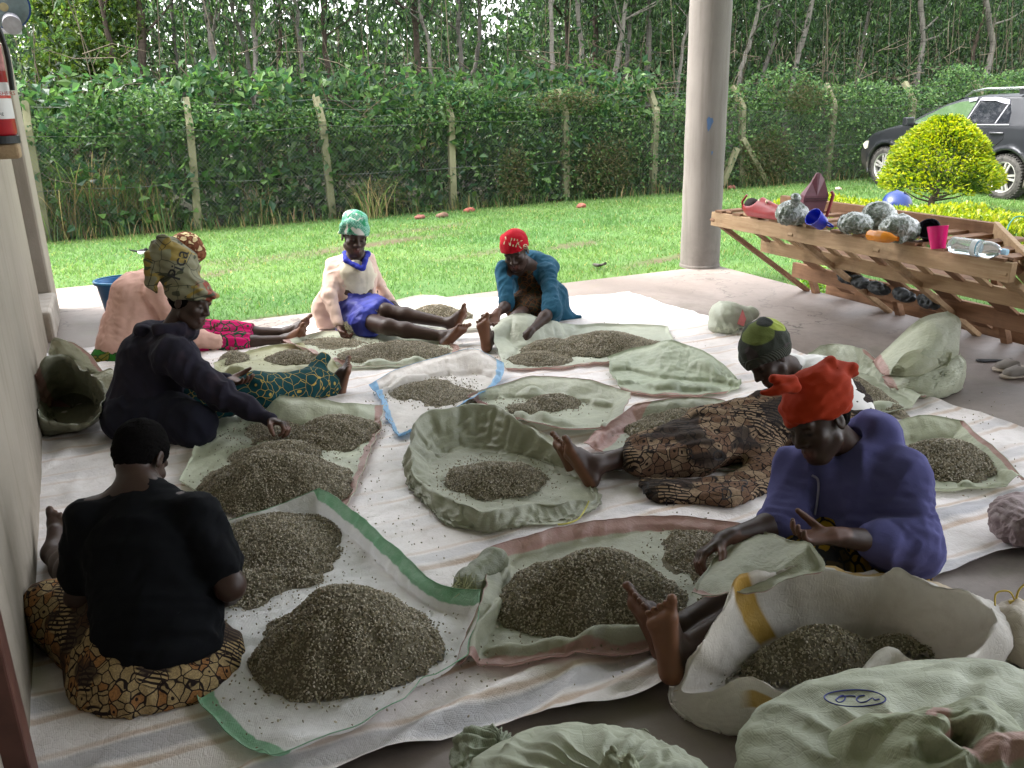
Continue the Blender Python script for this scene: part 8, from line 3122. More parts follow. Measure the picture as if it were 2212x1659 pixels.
def build_car():
    o0 = np.array([13.57, 12.75, GZ])
    fx_ = unit(np.array([0.22, 2.76, 0]))
    lf = np.array([-fx_[1], fx_[0], 0])
    ctr = o0 - lf * 0.80          # centre line at the front axle
    WB = 2.72
    T = lambda x, y, z: ctr + fx_ * x + lf * y + np.array([0, 0, z])
    car = thing('car', 'dark grey muddy estate car parked on the lawn behind the clipped bush', 'car', tuple(ctr - fx_ * 1.35), 0)
    Lc = lambda P: np.stack([(P - ctr) @ fx_, (P - ctr) @ lf, P[..., 2] - GZ], -1) if False else None
    body = [(0.78, 0.42), (0.80, 0.60), (0.70, 0.76), (0.58, 0.86), (0.42, 0.97), (0.0, 1.08), (-0.42, 1.165), (-0.75, 1.33), (-1.15, 1.50), (-1.45, 1.585), (-1.9, 1.645), (-2.5, 1.66), (-3.0, 1.63), (-3.35, 1.57), (-3.50, 1.50), (-3.72, 1.12), (-3.80, 1.0), (-3.84, 0.62), (-3.78, 0.36), (-3.3, 0.30), (0.5, 0.26), (0.74, 0.32)]

    def halfw(z):
        return np.interp(z, [0.2, 0.35, 0.6, 0.95, 1.15, 1.4, 1.6, 1.7], [0.83, 0.875, 0.90, 0.885, 0.86, 0.745, 0.645, 0.56])
    f = Field(0.03)

    def fn(P):
        q = P - ctr
        x, y, z = q @ fx_, q @ lf, q[..., 2]
        d1 = poly_sd(body, x, z)
        pl = 0.10 * np.clip((x - 0.1) / 0.7, 0, 1) ** 2 + 0.08 * np.clip((-3.2 - x) / 0.6, 0, 1) ** 2
        d2 = np.abs(y) - halfw(z) + pl
        r_ = 0.055
        a, b = d1 + r_, d2 + r_
        d = np.minimum(np.maximum(a, b), 0) + np.sqrt(np.maximum(a, 0) ** 2 + np.maximum(b, 0) ** 2) - r_
        # wheel arches
        for wx in (0.0, -WB):
            w = np.sqrt((x - wx) ** 2 + (z - 0.36) ** 2) - 0.425
            arch = np.maximum(w, 0.62 - np.abs(y))
            d = np.maximum(d, -arch)
            # flared lip
            lip = np.maximum(np.abs(np.sqrt((x - wx) ** 2 + (z - 0.36) ** 2) - 0.45) - 0.03, np.maximum(np.abs(np.abs(y) - 0.885) - 0.03, 0.2 - z))
            d = np.minimum(d, lip)
        # body crease
        return d * 0.9
    f.ops.append((fn, np.array(ctr) - 4.3, np.array(ctr) + np.array([4.3, 4.3, 1.9]), 0, 'add'))
    # tight box around the real extent
    cor = np.array([T(x, y, z) for x in (-3.95, 0.95) for y in (-1, 1) for z in (0.1, 1.75)])
    f.ops[0] = (fn, cor.min(0), cor.max(0), 0, 'add')
    V, Q = f.mesh()
    paint = M('dark_grey_paint')
    v = paint.coord('Object')
    mud = paint.noise(v, 6, 5, 0.7)
    z = paint.sep(v)[2]
    low = paint.math('MULTIPLY', paint.ramp(z, [(0.25, 1), (0.75, 0)]), paint.ramp(mud, [(0.4, 0), (0.62, 1)]))
    paint.set(Base_Color=paint.mix(low, (0.02, 0.021, 0.025), (0.11, 0.095, 0.075)), Roughness=paint.mix(low, (0.28, 0.28, 0.28), (0.8, 0.8, 0.8)), Metallic=0.25, Coat_Weight=0.5, Coat_Roughness=0.12)
    mesh_np('body', V, Q, paint.m, car)
    glass = M('tinted_glass')
    glass.set(Base_Color=(0.008, 0.009, 0.012), Roughness=0.05, Specular_IOR_Level=0.6)
    clear = M('window_glass')
    clear.set(Base_Color=(0.05, 0.085, 0.04), Roughness=0.06, Specular_IOR_Level=0.8)
    trim = plain('black_trim', (0.015, 0.015, 0.017), 0.5)
    chrome = plain('chrome_rail', (0.75, 0.75, 0.78), 0.22, metal=1.0)

    def panel(name, poly, mat, off=0.006, thick=0.01, par=car, side=1):
        m = MB()
        n = len(poly)
        out = [T(x, side * (float(halfw(z)) + off), z) for x, z in poly]
        inn = [T(x, side * (float(halfw(z)) + off - thick), z) for x, z in poly]
        c0, c1 = np.mean(out, 0), np.mean(inn, 0)
        m.add(out + [c0], [(n, k, (k + 1) % n) for k in range(n)])
        m.add(inn + [c1], [(n, (k + 1) % n, k) for k in range(n)])
        m.add(out + inn, [(k, n + k, n + (k + 1) % n, (k + 1) % n) for k in range(n)])
        return m.build(name, mat, par)
    for side in (1, -1):
        d1 = panel('window', [(-0.52, 1.155), (-0.86, 1.31), (-1.16, 1.455), (-1.5, 1.535), (-1.80, 1.555), (-1.72, 1.19), (-1.0, 1.16)], clear.m, side=side)
        d1['label'] = 'clear front side window'
        w2 = panel('window', [(-1.90, 1.555), (-2.2, 1.56), (-2.44, 1.52), (-2.36, 1.20), (-1.80, 1.19)], glass.m, side=side)
        w2['label'] = 'dark tinted rear door window'
        panel('window', [(-2.48, 1.505), (-2.58, 1.38), (-2.63, 1.21), (-2.40, 1.20)], glass.m, side=side)
        panel('window', [(-2.72, 1.555), (-3.30, 1.50), (-3.46, 1.34), (-3.40, 1.25), (-2.92, 1.23)], glass.m, side=side)
        vis = plain('smoked_visor', (0.2, 0.2, 0.23), 0.3)
        panel('wind_deflector', [(-1.88, 1.60), (-2.2, 1.605), (-2.46, 1.56), (-2.50, 1.49), (-2.40, 1.50), (-2.2, 1.545), (-1.89, 1.55)], vis, 0.03, 0.012, side=side)
        panel('wind_deflector', [(-1.80, 1.60), (-1.62, 1.585), (-1.66, 1.53), (-1.80, 1.55)], vis, 0.03, 0.012, side=side)
        # pillar trim and bright beltline
        m = MB()
        for xa, za, xb, zb_ in ((-1.76, 1.175, -1.86, 1.58), (-2.38, 1.19, -2.47, 1.52)):
            m.bar(T(xa, side * (halfw(za) + 0.010), za), T(xb, side * (halfw(zb_) + 0.010), zb_), 0.018, 0.008, lf)
        m.build('pillar_trim', plain('grey_trim', (0.2, 0.2, 0.22), 0.4), car)
        m = MB()
        m.tube([T(x, side * (halfw(1.165) + 0.006), 1.165 + (0.01 if x < -2 else 0)) for x in (-0.55, -1.2, -2.0, -2.66)], 0.008, 5)
        m.build('belt_moulding', plain('dull_chrome', (0.35, 0.35, 0.38), 0.35, metal=0.6), car)
        # roof rail
        m = MB()
        m.tube([T(-1.48, side * 0.62, 1.62), T(-1.66, side * 0.64, 1.70), T(-1.95, side * 0.645, 1.735), T(-3.1, side * 0.645, 1.735), T(-3.35, side * 0.63, 1.62)], [0.014, 0.02, 0.022, 0.022, 0.014], 8)
        m.build('roof_rail', chrome, car, smooth=True)
        m = MB()
        m.bar(T(-2.62, side * 0.64, 1.64), T(-2.62, side * 0.645, 1.73), 0.06, 0.03, fx_)
        m.build('rail_foot', trim, car)
        # door lines, handle, mirror
        m = MB()
        for pl_ in ([(-1.74, 1.16), (-1.74, 0.7), (-1.7, 0.42)], [(-2.66, 1.2), (-2.60, 0.95), (-2.40, 0.78), (-2.28, 0.62)], [(-0.52, 1.14), (-0.56, 0.8), (-0.55, 0.42)]):
            m.tube([T(x, side * (halfw(z_) + 0.0005), z_) for x, z_ in pl_], 0.006, 4)
        m.build('door_gap', plain('gap_black', (0.004, 0.004, 0.004), 0.9), car)
        for hx in (-1.58, -2.46):
            m = MB()
            m.tube([T(hx + 0.13, side * (halfw(1.04) + 0.008), 1.045), T(hx + 0.1, side * (halfw(1.04) + 0.034), 1.045), T(hx - 0.1, side * (halfw(1.04) + 0.034), 1.045), T(hx - 0.13, side * (halfw(1.04) + 0.008), 1.045)], 0.016, 8)
            m.build('door_handle', plain('handle_grey', (0.05, 0.05, 0.055), 0.3), car, smooth=True)
        m = MB()
        m.obox(T(-0.62, side * 1.0, 1.20), (fx_, lf, np.array([0, 0, 1.0])), (0.06, 0.09, 0.075))
        m.bar(T(-0.6, side * 0.84, 1.17), T(-0.62, side * 0.94, 1.19), 0.06, 0.04)
        m.build('wing_mirror', paint.m, car, bevel=0.02)
        m = MB()
        out = [(0.50, 0.82), (0.63, 0.80), (0.70, 0.74), (0.60, 0.66), (0.52, 0.68)]
        V = [T(x, side * (halfw(z_) - 0.1 * max(0, (x - 0.1) / 0.7) ** 2 + 0.012), z_) for x, z_ in out] + [T(x + 0.02, side * 0.55, z_) for x, z_ in out]
        n = len(out)
        m.add(V, [(k, (k + 1) % n, n + (k + 1) % n, n + k) for k in range(n)])
        m.add(V[:n], [(0, 1, 2), (0, 2, 3), (0, 3, 4)])
        m.build('headlight', plain('headlamp', (0.5, 0.48, 0.4), 0.12, spec=0.8), car)
    m = MB()
    m.obox(T(0.82, 0, 0.52), (lf, np.array([0, 0, 1.0]), fx_), (0.72, 0.09, 0.045))
    m.build('bumper', plain('dark_bumper', (0.016, 0.017, 0.02), 0.4), car, bevel=0.03)
    m = MB()
    V = [T(-0.44, y, 1.178) for y in (-0.7, 0.7)] + [T(-1.38, y, 1.585) for y in (0.56, -0.56)]
    N = unit(np.cross(V[1] - V[0], V[2] - V[0]))
    N = N if N[2] > 0 else -N
    V = [v_ + N * 0.02 for v_ in V]
    m.add(V + [v_ - N * 0.008 for v_ in V], [(0, 1, 2, 3), (7, 6, 5, 4), (0, 4, 5, 1), (1, 5, 6, 2), (2, 6, 7, 3), (3, 7, 4, 0)])
    m.build('windscreen', glass.m, car)
    # wheels
    tyre_m = plain('muddy_tyre', (0.045, 0.042, 0.038), 0.9, 0.5, 14, 0.8)
    alloy = plain('alloy', (0.42, 0.41, 0.38), 0.35, 0.15, 12, metal=0.5)
    for wx in (0.0, -WB):
        for side in (1, -1):
            c = T(wx, side * 0.80, 0.355)
            ax = lf * side
            wh = thing('wheel', None, None, tuple(c))
            wh.parent = car
            wh.location = Vector(c) - car.location

            def wm(mb, name, mat, smooth=True):
                fl = []
                if mb.F3:
                    fl.append(np.concatenate(mb.F3))
                if mb.F4:
                    fl.append(np.concatenate(mb.F4))
                return mesh_np(name, np.concatenate(mb.V) - c, fl, mat, wh, smooth=smooth, local=True)
            m = MB().lathe(c, ax, [(0.245, -0.10), (0.30, -0.115), (0.345, -0.10), (0.358, -0.06), (0.36, 0.05), (0.345, 0.095), (0.30, 0.112), (0.25, 0.105), (0.235, 0.08)], 48, caps=False)
            e2 = np.array([0, 0, 1.0])
            for k in range(44):
                an = k * 2 * math.pi / 44
                dr = math.cos(an) * fx_ + math.sin(an) * e2
                tg = -math.sin(an) * fx_ + math.cos(an) * e2
                m.obox(c + dr * 0.362 + ax * 0.05, (tg, ax, dr), (0.012, 0.05, 0.008))
                m.obox(c + dr * 0.362 - ax * 0.05, (tg, ax, dr), (0.012, 0.05, 0.008))
            wm(m, 'tyre', tyre_m, False)
            m = MB().lathe(c, ax, [(0.236, -0.08), (0.236, 0.085), (0.248, 0.10), (0.244, 0.106), (0.226, 0.095), (0.220, 0.03)], 40, caps=False)
            for k in range(5):
                an = math.pi / 2 + k * 2 * math.pi / 5 + 0.3 * (wx != 0)
                dr = math.cos(an) * fx_ + math.sin(an) * e2
                tg = -math.sin(an) * fx_ + math.cos(an) * e2
                for s in (-1, 1):
                    m.bar(c + dr * 0.05 + tg * s * 0.018 + ax * 0.09, c + dr * 0.228 + tg * s * 0.040 + ax * 0.085, 0.036, 0.03, ax)
            m.lathe(c + ax * 0.08, ax, [(0.075, 0), (0.07, 0.02), (0.03, 0.026), (0.0, 0.026)], 20, caps=False)
            wm(m, 'rim', alloy, False)
            m = MB().lathe(c, ax, [(0.0, 0.02), (0.222, 0.02)], 32, caps=False)
            m.lathe(c + ax * 0.105, ax, [(0.026, 0), (0.0, 0.003)], 14, caps=False)
            for k in range(5):
                an = math.pi / 2 + (k + 0.5) * 2 * math.pi / 5
                dr = math.cos(an) * fx_ + math.sin(an) * e2
                m.lathe(c + dr * 0.052 + ax * 0.1, ax, [(0.009, 0), (0.0, 0.002)], 8, caps=False)
            wm(m, 'brake_disc', plain('dark_disc', (0.03, 0.03, 0.03), 0.6), False)
    # pale stone-like lump on the fence side seen over the bonnet
    return car


build_car()


# ------------------------------------------------------------------ full and slumped sacks
def full_sack(label, c, axes, rr, mat, knot, seed, frill=None, group='tied sacks', p=0.72, nfold=9, famp=0.022, parts=True):
    c = np.asarray(c, float)
    axes = np.array([unit(a) for a in axes])
    kd = unit(knot)
    ref = np.array([0, 0, 1.0]) if abs(kd[2]) < 0.8 else np.array([1.0, 0, 0])
    e1 = unit(np.cross(ref, kd))
    e2 = np.cross(kd, e1)
    nth, nph = 120, 70
    th = np.arange(nth) * 2 * math.pi / nth
    ph = np.linspace(0.02, math.pi - 0.02, nph)
    TH, PH = np.meshgrid(th, ph, indexing='ij')
    N = np.cos(PH)[..., None] * kd + np.sin(PH)[..., None] * (np.cos(TH)[..., None] * e1 + np.sin(TH)[..., None] * e2)
    q = N @ axes.T
    q = np.sign(q) * np.abs(q) ** p
    q /= (np.abs(q) ** (2 / p) ).sum(-1, keepdims=True) ** (p / 2)
    X = c + (q * rr) @ axes
    r = np.random.default_rng(seed)
    nz = vnoise(N.reshape(-1, 3), seed, f=1.2).reshape(nth, nph)
    w = np.exp(-(PH / 0.75) ** 2)
    rip = np.sin(nfold * TH + 1.6 * nz + 2.2 * PH)
    rip = 0.5 - np.abs(rip)
    X += N * (rip * famp * w)[..., None] + N * (0.016 * vnoise(N.reshape(-1, 3), seed + 1, f=2.2).reshape(nth, nph))[..., None]
    X += N * (0.006 * (0.4 - np.abs(vnoise(N.reshape(-1, 3) * [1, 1, 1], seed + 2, f=5)).reshape(nth, nph)))[..., None]
    X[..., 2] = np.maximum(X[..., 2], 0.012 + 0.01 * vnoise(X.reshape(-1, 3), seed, f=2).reshape(nth, nph))
    t = thing('sack', label, 'sack', (c[0], c[1], 0), group=group)
    X = creased(X, seed, ((0.2, 0.014), (0.09, 0.007), (0.04, 0.0018)), True, 200, 100, 0.008, kd)
    body = grid_mesh('bag', X, mat, t, wrap=True, thick=0, sub=False)
    top = X[:, 2].mean(0)
    if frill:
        R, hh, lean, fm = frill
        ctr = top + np.asarray(lean)
        th_ = np.arange(200) * 2 * math.pi / 200
        q_ = np.linspace(0.02, 1, 56)
        TT, RR = np.meshgrid(th_, q_, indexing='ij')
        flat = np.stack([np.cos(TT) * RR, np.sin(TT) * RR, np.zeros_like(TT)], -1).reshape(-1, 3)
        Rw = R * (1 + 0.20 * np.sin(2 * TT + seed) + 0.12 * np.sin(3 * TT + 1.3 * seed) + 0.05 * np.sin(7 * TT))
        c1 = crumple(flat * R * 1.2, seed + 2, R * 0.75, 4, 0.8).reshape(TT.shape)
        c2 = crumple(flat * R * 1.2, seed + 3, R * 0.36, 5, 0.7).reshape(TT.shape)
        hol = np.exp(-(((RR * np.cos(TT) + 0.15) / 0.22) ** 2 + ((RR * np.sin(TT) - 0.1) / 0.16) ** 2))
        H_ = hh * ((1 - RR ** 2) ** 0.7 * (0.75 + 0.45 * c1 + 0.22 * c2) - 0.8 * hol) - 0.045 * RR ** 2
        Y = ctr + (RR * Rw * np.cos(TT))[..., None] * e1 + (RR * Rw * np.sin(TT))[..., None] * e2 + H_[..., None] * kd
        Y = creased(Y, seed + 5, ((R * 0.3, 0.008), (R * 0.14, 0.003)), True, 200, 60, 0.01)
        grid_mesh('mouth', Y, fm or mat, t, wrap=True, thick=0, sub=False)
    return t, body


def build_full_sacks():
    gx, gy = unit(IX * [1, 1, 0]), unit(FWD * [1, 1, 0])
    up = np.array([0, 0, 1.0])

    def band(m, base, uv, v):
        return m.mix(m.ramp(m.math('ABSOLUTE', m.math('SUBTRACT', m.sep(v)[2], 0.09)), [(0.02, 0.0), (0.03, 0.0)]), base, PINK)
    msack = mat_sack('sage_full_sack', (0.38, 0.40, 0.305), None, (), 0.06, 0.03, 0.6)
    def pinkish(m, base, uv, v):
        return m.mix(m.ramp(m.noise(v, 5, 2, 0.4, 0.8), [(0.6, 0), (0.63, 0.9)]), base, PINK)
    mmouth = mat_sack('sage_mouth', (0.33, 0.355, 0.24), None, (), 0.10, 0.05, 0.55, second=pinkish)
    c = G(2020, 1655, 0.13)
    t, body = full_sack('full sage sack tied at the mouth with a blue circled mark, front right corner', c,
                        (gx * 0.97 + gy * 0.2, gy * 0.97 - gx * 0.2, up), (0.46, 0.27, 0.16), msack, W2(-0.10, 0.60, 0.68), 301,
                        (0.19, 0.19, W2(0.03, 0.03, 0.0), mmouth), 'tied full sacks at the front')
    # hand drawn ring and mark
    ring = [A(1847 + 66 * math.cos(a) + 3 * math.sin(3 * a), 1508 + 18 * math.sin(a), 2.2) for a in np.linspace(0, 2 * math.pi, 40)]
    pen = plain('blue_pen', (0.05, 0.06, 0.25), 0.7)
    MB().tube(lay_on(body, ring, 0.0015), 0.0016, 5).build('drawn_ring', pen, t)
    w = [(1812, 1506), (1806, 1512), (1812, 1517), (1822, 1514), (1826, 1506), (1820, 1502), (1812, 1506), (1822, 1504), (1838, 1503), (1848, 1504)]
    w2 = [(1868, 1502), (1856, 1504), (1850, 1511), (1858, 1517), (1872, 1515), (1884, 1508), (1890, 1512), (1900, 1510)]
    for s in (w, w2):
        MB().tube(lay_on(body, catmull([A(u, v, 2.2) for u, v in s], 30), 0.0015), 0.0017, 5).build('drawn_mark', pen, t)
    c = G(1275, 1800, 0.09)
    full_sack('full sage sack cut off by the bottom edge, its tied mouth pointing up', c, (gx, gy, up), (0.30, 0.26, 0.15), msack, W2(0.05, 0.35, 0.9), 305,
              (0.075, 0.12, W2(0.01, 0.0, 0.0), mmouth), 'tied full sacks at the front', nfold=10, famp=0.02)
    c = G(1052, 1668, 0.07)
    full_sack('dark crumpled sack end left of the tied sack at the bottom edge', c, (gx, gy, up), (0.085, 0.10, 0.085), mat_sack('dark_sage', (0.26, 0.29, 0.21), None, (), 0.06, 0.03, 0.6), W2(0.3, 0.3, 0.9), 306, None, 'tied full sacks at the front', famp=0.02)
    c = G(2245, 1128, 0.09)
    full_sack('grey sack with mauve corner at the right edge of the tarpaulin', c, (gx, gy, up), (0.16, 0.14, 0.085), mat_sack('mauve_sack', (0.27, 0.2, 0.2), None, (), 0.06, 0.03, 0.6), W2(1, 0, 0.3), 307, None, None, famp=0.01)
    # slumped half empty sack at right: a bulged lower bag with the upper half folded over
    b = G(1990, 850, 0)
    d = depth_of(b) + 0.06
    t = thing('sack', 'tall slumped sage sack folded over itself on the slab, right side', 'sack', (b[0], b[1], 0))
    f = Field(0.012)
    f.ell(A(2008, 812, d + 0.12), (0.15, 0.12, 0.10), np.array([gx, gy, up]), 0.05)
    f.chain([A(2010, 780, d + 0.14), A(2035, 720, d + 0.17)], [0.10, 0.06], 0.08)
    f.half((0, 0, 0.008), (0, 0, -1))
    V, Q = f.mesh()
    ms = mat_sack('slump_sack', (0.45, 0.47, 0.35), PINK, ('u0',), 0.10, 0.06, 0.45)
    mesh_np('filling', V, Q, ms, t)

    def drape(name, top, right, bot, left, bulge, seed, mat):
        cv = [arc_resample(catmull([A(u, v, d + q) for u, v, q in e], 60), 44) for e in (top, right, bot, left)]
        tp, rt, bt, lf_ = cv
        S = np.linspace(0, 1, 44)[:, None, None]
        T_ = np.linspace(0, 1, 44)[None, :, None]
        X = (1 - T_) * tp[:, None] + T_ * bt[:, None] + (1 - S) * lf_[None] + S * rt[None] - ((1 - S) * (1 - T_) * tp[0] + S * (1 - T_) * tp[-1] + (1 - S) * T_ * bt[0] + S * T_ * bt[-1])
        X = X - FWD * bulge * (np.sin(math.pi * S) * np.sin(math.pi * T_)) ** 0.6
        al = np.full((44, 44), 0.02)
        al[0] = al[-1] = 0.3
        al[:, 0] = al[:, -1] = 0.3
        X = relax_cloth(X, 0.03, 60, False, X.copy(), al, 0.012, (), 0.4, seed=seed)
        X = creased(X, seed, ((0.30, 0.05), (0.14, 0.02), (0.05, 0.004)), nu=80, nv=80, zmin=0.008, ax=up * 0.7 + gx * 0.6)
        return grid_mesh(name, X, mat, t, thick=0, sub=False)
    drape('bag', [(1888, 778, 0.12), (1935, 728, 0.10), (1990, 686, 0.10), (2046, 672, 0.14)], [(2046, 672, 0.14), (2074, 692, 0.10), (2074, 740, 0.05), (2066, 775, 0.0)],
          [(1905, 806, 0.0), (1960, 800, -0.10), (2020, 785, -0.08), (2066, 775, 0.0)], [(1888, 778, 0.12), (1892, 792, 0.06), (1905, 806, 0.0)], 0.10, 41, ms)
    drape('bag', [(1905, 812, 0.0), (1960, 800, -0.06), (2020, 782, -0.04), (2070, 765, 0.02)], [(2070, 765, 0.02), (2082, 800, 0.0), (2064, 852, -0.02)],
          [(1938, 838, -0.05), (1975, 862, -0.10), (2020, 866, -0.08), (2064, 852, -0.02)], [(1905, 812, 0.0), (1915, 826, -0.03), (1938, 838, -0.05)], 0.10, 42, ms)
    drape('flap', [(1930, 790, -0.10), (1955, 762, -0.10), (2000, 752, -0.10), (2056, 760, -0.05)], [(2056, 760, -0.05), (2050, 778, -0.08), (2042, 786, -0.10)],
          [(1925, 806, -0.10), (1960, 806, -0.15), (2010, 798, -0.14), (2042, 786, -0.10)], [(1930, 790, -0.10), (1926, 798, -0.1), (1925, 806, -0.10)], 0.03, 43, sage((), 0.05, PINK, (0.46, 0.47, 0.33)))
    # small tied sack behind the camouflage hat
    b = G(1585, 722, 0)
    d = depth_of(b) + 0.08
    f = Field(0.01)
    f.ell(A(1568, 678, d), (0.13, 0.12, 0.085), np.array([gx, gy, up]), 0.04)
    f.ell(A(1562, 705, d), (0.11, 0.12, 0.07), np.array([gx, gy, up]), 0.04)
    f.chain([A(1590, 690, d), A(1622, 676, d)], [0.09, 0.05], 0.04)
    f.cap(A(1604, 715, d - 0.02), A(1610, 690, d - 0.12), 0.04, 0.03, 0.02, mode='sub')
    f.half((0, 0, 0.006), (0, 0, -1))
    V, Q = f.mesh()
    V = crease_mesh(V, Q, 32, ((0.14, 0.018), (0.07, 0.010), (0.035, 0.003)))
    V[:, 2] = np.maximum(V[:, 2], 0.005)
    t = thing('sack', 'small crumpled sage sack with frayed pink torn mouth on the slab', 'sack', (b[0], b[1], 0))
    bag2 = mesh_np('bag', V, Q, mat_sack('small_sack', (0.42, 0.44, 0.35), None, (), 0.06, 0.06, 0.5), t)
    m = MB()
    r = np.random.default_rng(4)
    for k in range(60):
        q = A(1555 + r.uniform(-10, 60), 712 + r.uniform(-8, 8), d - 0.13)
        m.tube([q, q + r.normal(0, 0.02, 3), q + r.normal(0, 0.03, 3) - up * 0.02], 0.0012, 3, caps=False)
    m.build('frayed_thread', plain('pale_thread', (0.5, 0.52, 0.4), 0.7), t)
    m = MB()
    m.add([A(1592, 700, d - 0.13), A(1604, 668, d - 0.12), A(1612, 690, d - 0.14), A(1606, 705, d - 0.14)], [(0, 1, 2), (0, 2, 3)])
    o = m.build('lining', plain('pink_lining', (0.42, 0.12, 0.12), 0.7), t)
    sm = o.modifiers.new('thickness', 'SOLIDIFY')
    sm.thickness = 0.004
    # beige crumpled sack at the right bottom edge
    f = Field(0.008)
    b = G(2215, 1420, 0)
    d = depth_of(b) + 0.1
    f.chain([A(2150, 1340, d), A(2185, 1360, d - 0.05), A(2230, 1400, d - 0.05)], [0.035, 0.075, 0.08], 0.04)
    f.chain([A(2165, 1395, d - 0.06), A(2215, 1420, d - 0.1), A(2240, 1480, d - 0.1)], [0.045, 0.07, 0.06], 0.04)
    f.cap(A(2178, 1340, d - 0.03), A(2195, 1300, d - 0.03), 0.035, 0.018, 0.03)
    f.half((0, 0, 0.006), (0, 0, -1))
    V, Q = f.mesh()
    V = crease_mesh(V, Q, 33, ((0.10, 0.013), (0.05, 0.006), (0.025, 0.002)))
    V[:, 2] = np.maximum(V[:, 2], 0.005)
    t = thing('sack', 'crumpled beige sack tied with yellow string at the lower right edge', 'sack', (b[0], b[1], 0))
    mesh_np('bag', V, Q, mat_sack('beige_sack', (0.52, 0.45, 0.37), None, (), 0.06, 0.06, 0.6), t)
    m = MB()
    q = A(2194, 1302, d - 0.04)
    m.tube(catmull([q, q + W2(-0.02, 0, 0.035), q + W2(-0.06, 0, 0.03), q + W2(-0.075, 0.02, -0.005)], 12), 0.003, 5)
    m.tube(catmull([q, q + W2(0.01, 0, 0.04), q + W2(0.045, 0, 0.07)], 10), 0.0035, 5)
    m.tube(catmull([q + W2(-0.02, 0, -0.0), q + W2(0.02, 0.01, 0.004), q + W2(0.0, 0.02, -0.03), q + W2(-0.02, 0.01, -0.06)], 12), 0.007, 6)
    m.build('tie_string', plain('yellow_twine', (0.58, 0.42, 0.08), 0.7), t, smooth=True)
    # rolled end of the front middle sack
    f = Field(0.006)
    d = depth_of(G(1030, 1285, 0)) - 0.02
    f.chain([A(1068, 1212, d + 0.1), A(1012, 1262, d)], [0.052, 0.05], 0.02)
    f.chain([A(1012, 1262, d), A(1030, 1285, d - 0.02)], [0.045, 0.04], 0.03)
    f.half((0, 0, 0.014), (0, 0, -1))
    V, Q = f.mesh()
    V = crease_mesh(V, Q, 34, ((0.07, 0.007), (0.03, 0.003)))
    t = thing('sack_roll', 'rolled up sage sack end with frayed threads beside the green edged sack', 'rolled sack', tuple(G(1030, 1280, 0)))
    mesh_np('roll', V, Q, sage((), 0.05, PINK, (0.30, 0.32, 0.23)), t)
    m = MB()
    r = np.random.default_rng(14)
    for k in range(80):
        q = A(1000 + r.normal(0, 14), 1268 + r.normal(0, 10), d - 0.055)
        m.tube([q, q + r.normal(0, 0.012, 3) - FWD * 0.006, q + r.normal(0, 0.022, 3) - FWD * 0.006], 0.0011, 3, caps=False)
    m.build('frayed_thread', plain('olive_thread', (0.35, 0.36, 0.2), 0.7), t)
    # yellow string lying by the centre sack
    o = MB().tube(catmull([G(1272, 1082, 0.05), G(1265, 1098, 0.03), G(1250, 1120, 0.022), G(1228, 1130, 0.022), G(1205, 1133, 0.022)], 24), 0.0035, 6).build('string', plain('bright_yellow_string', (0.5, 0.46, 0.1), 0.6), smooth=True)
    tag(o, 'bright yellow string trailing from the centre sack onto the tarpaulin', 'string')


build_full_sacks()


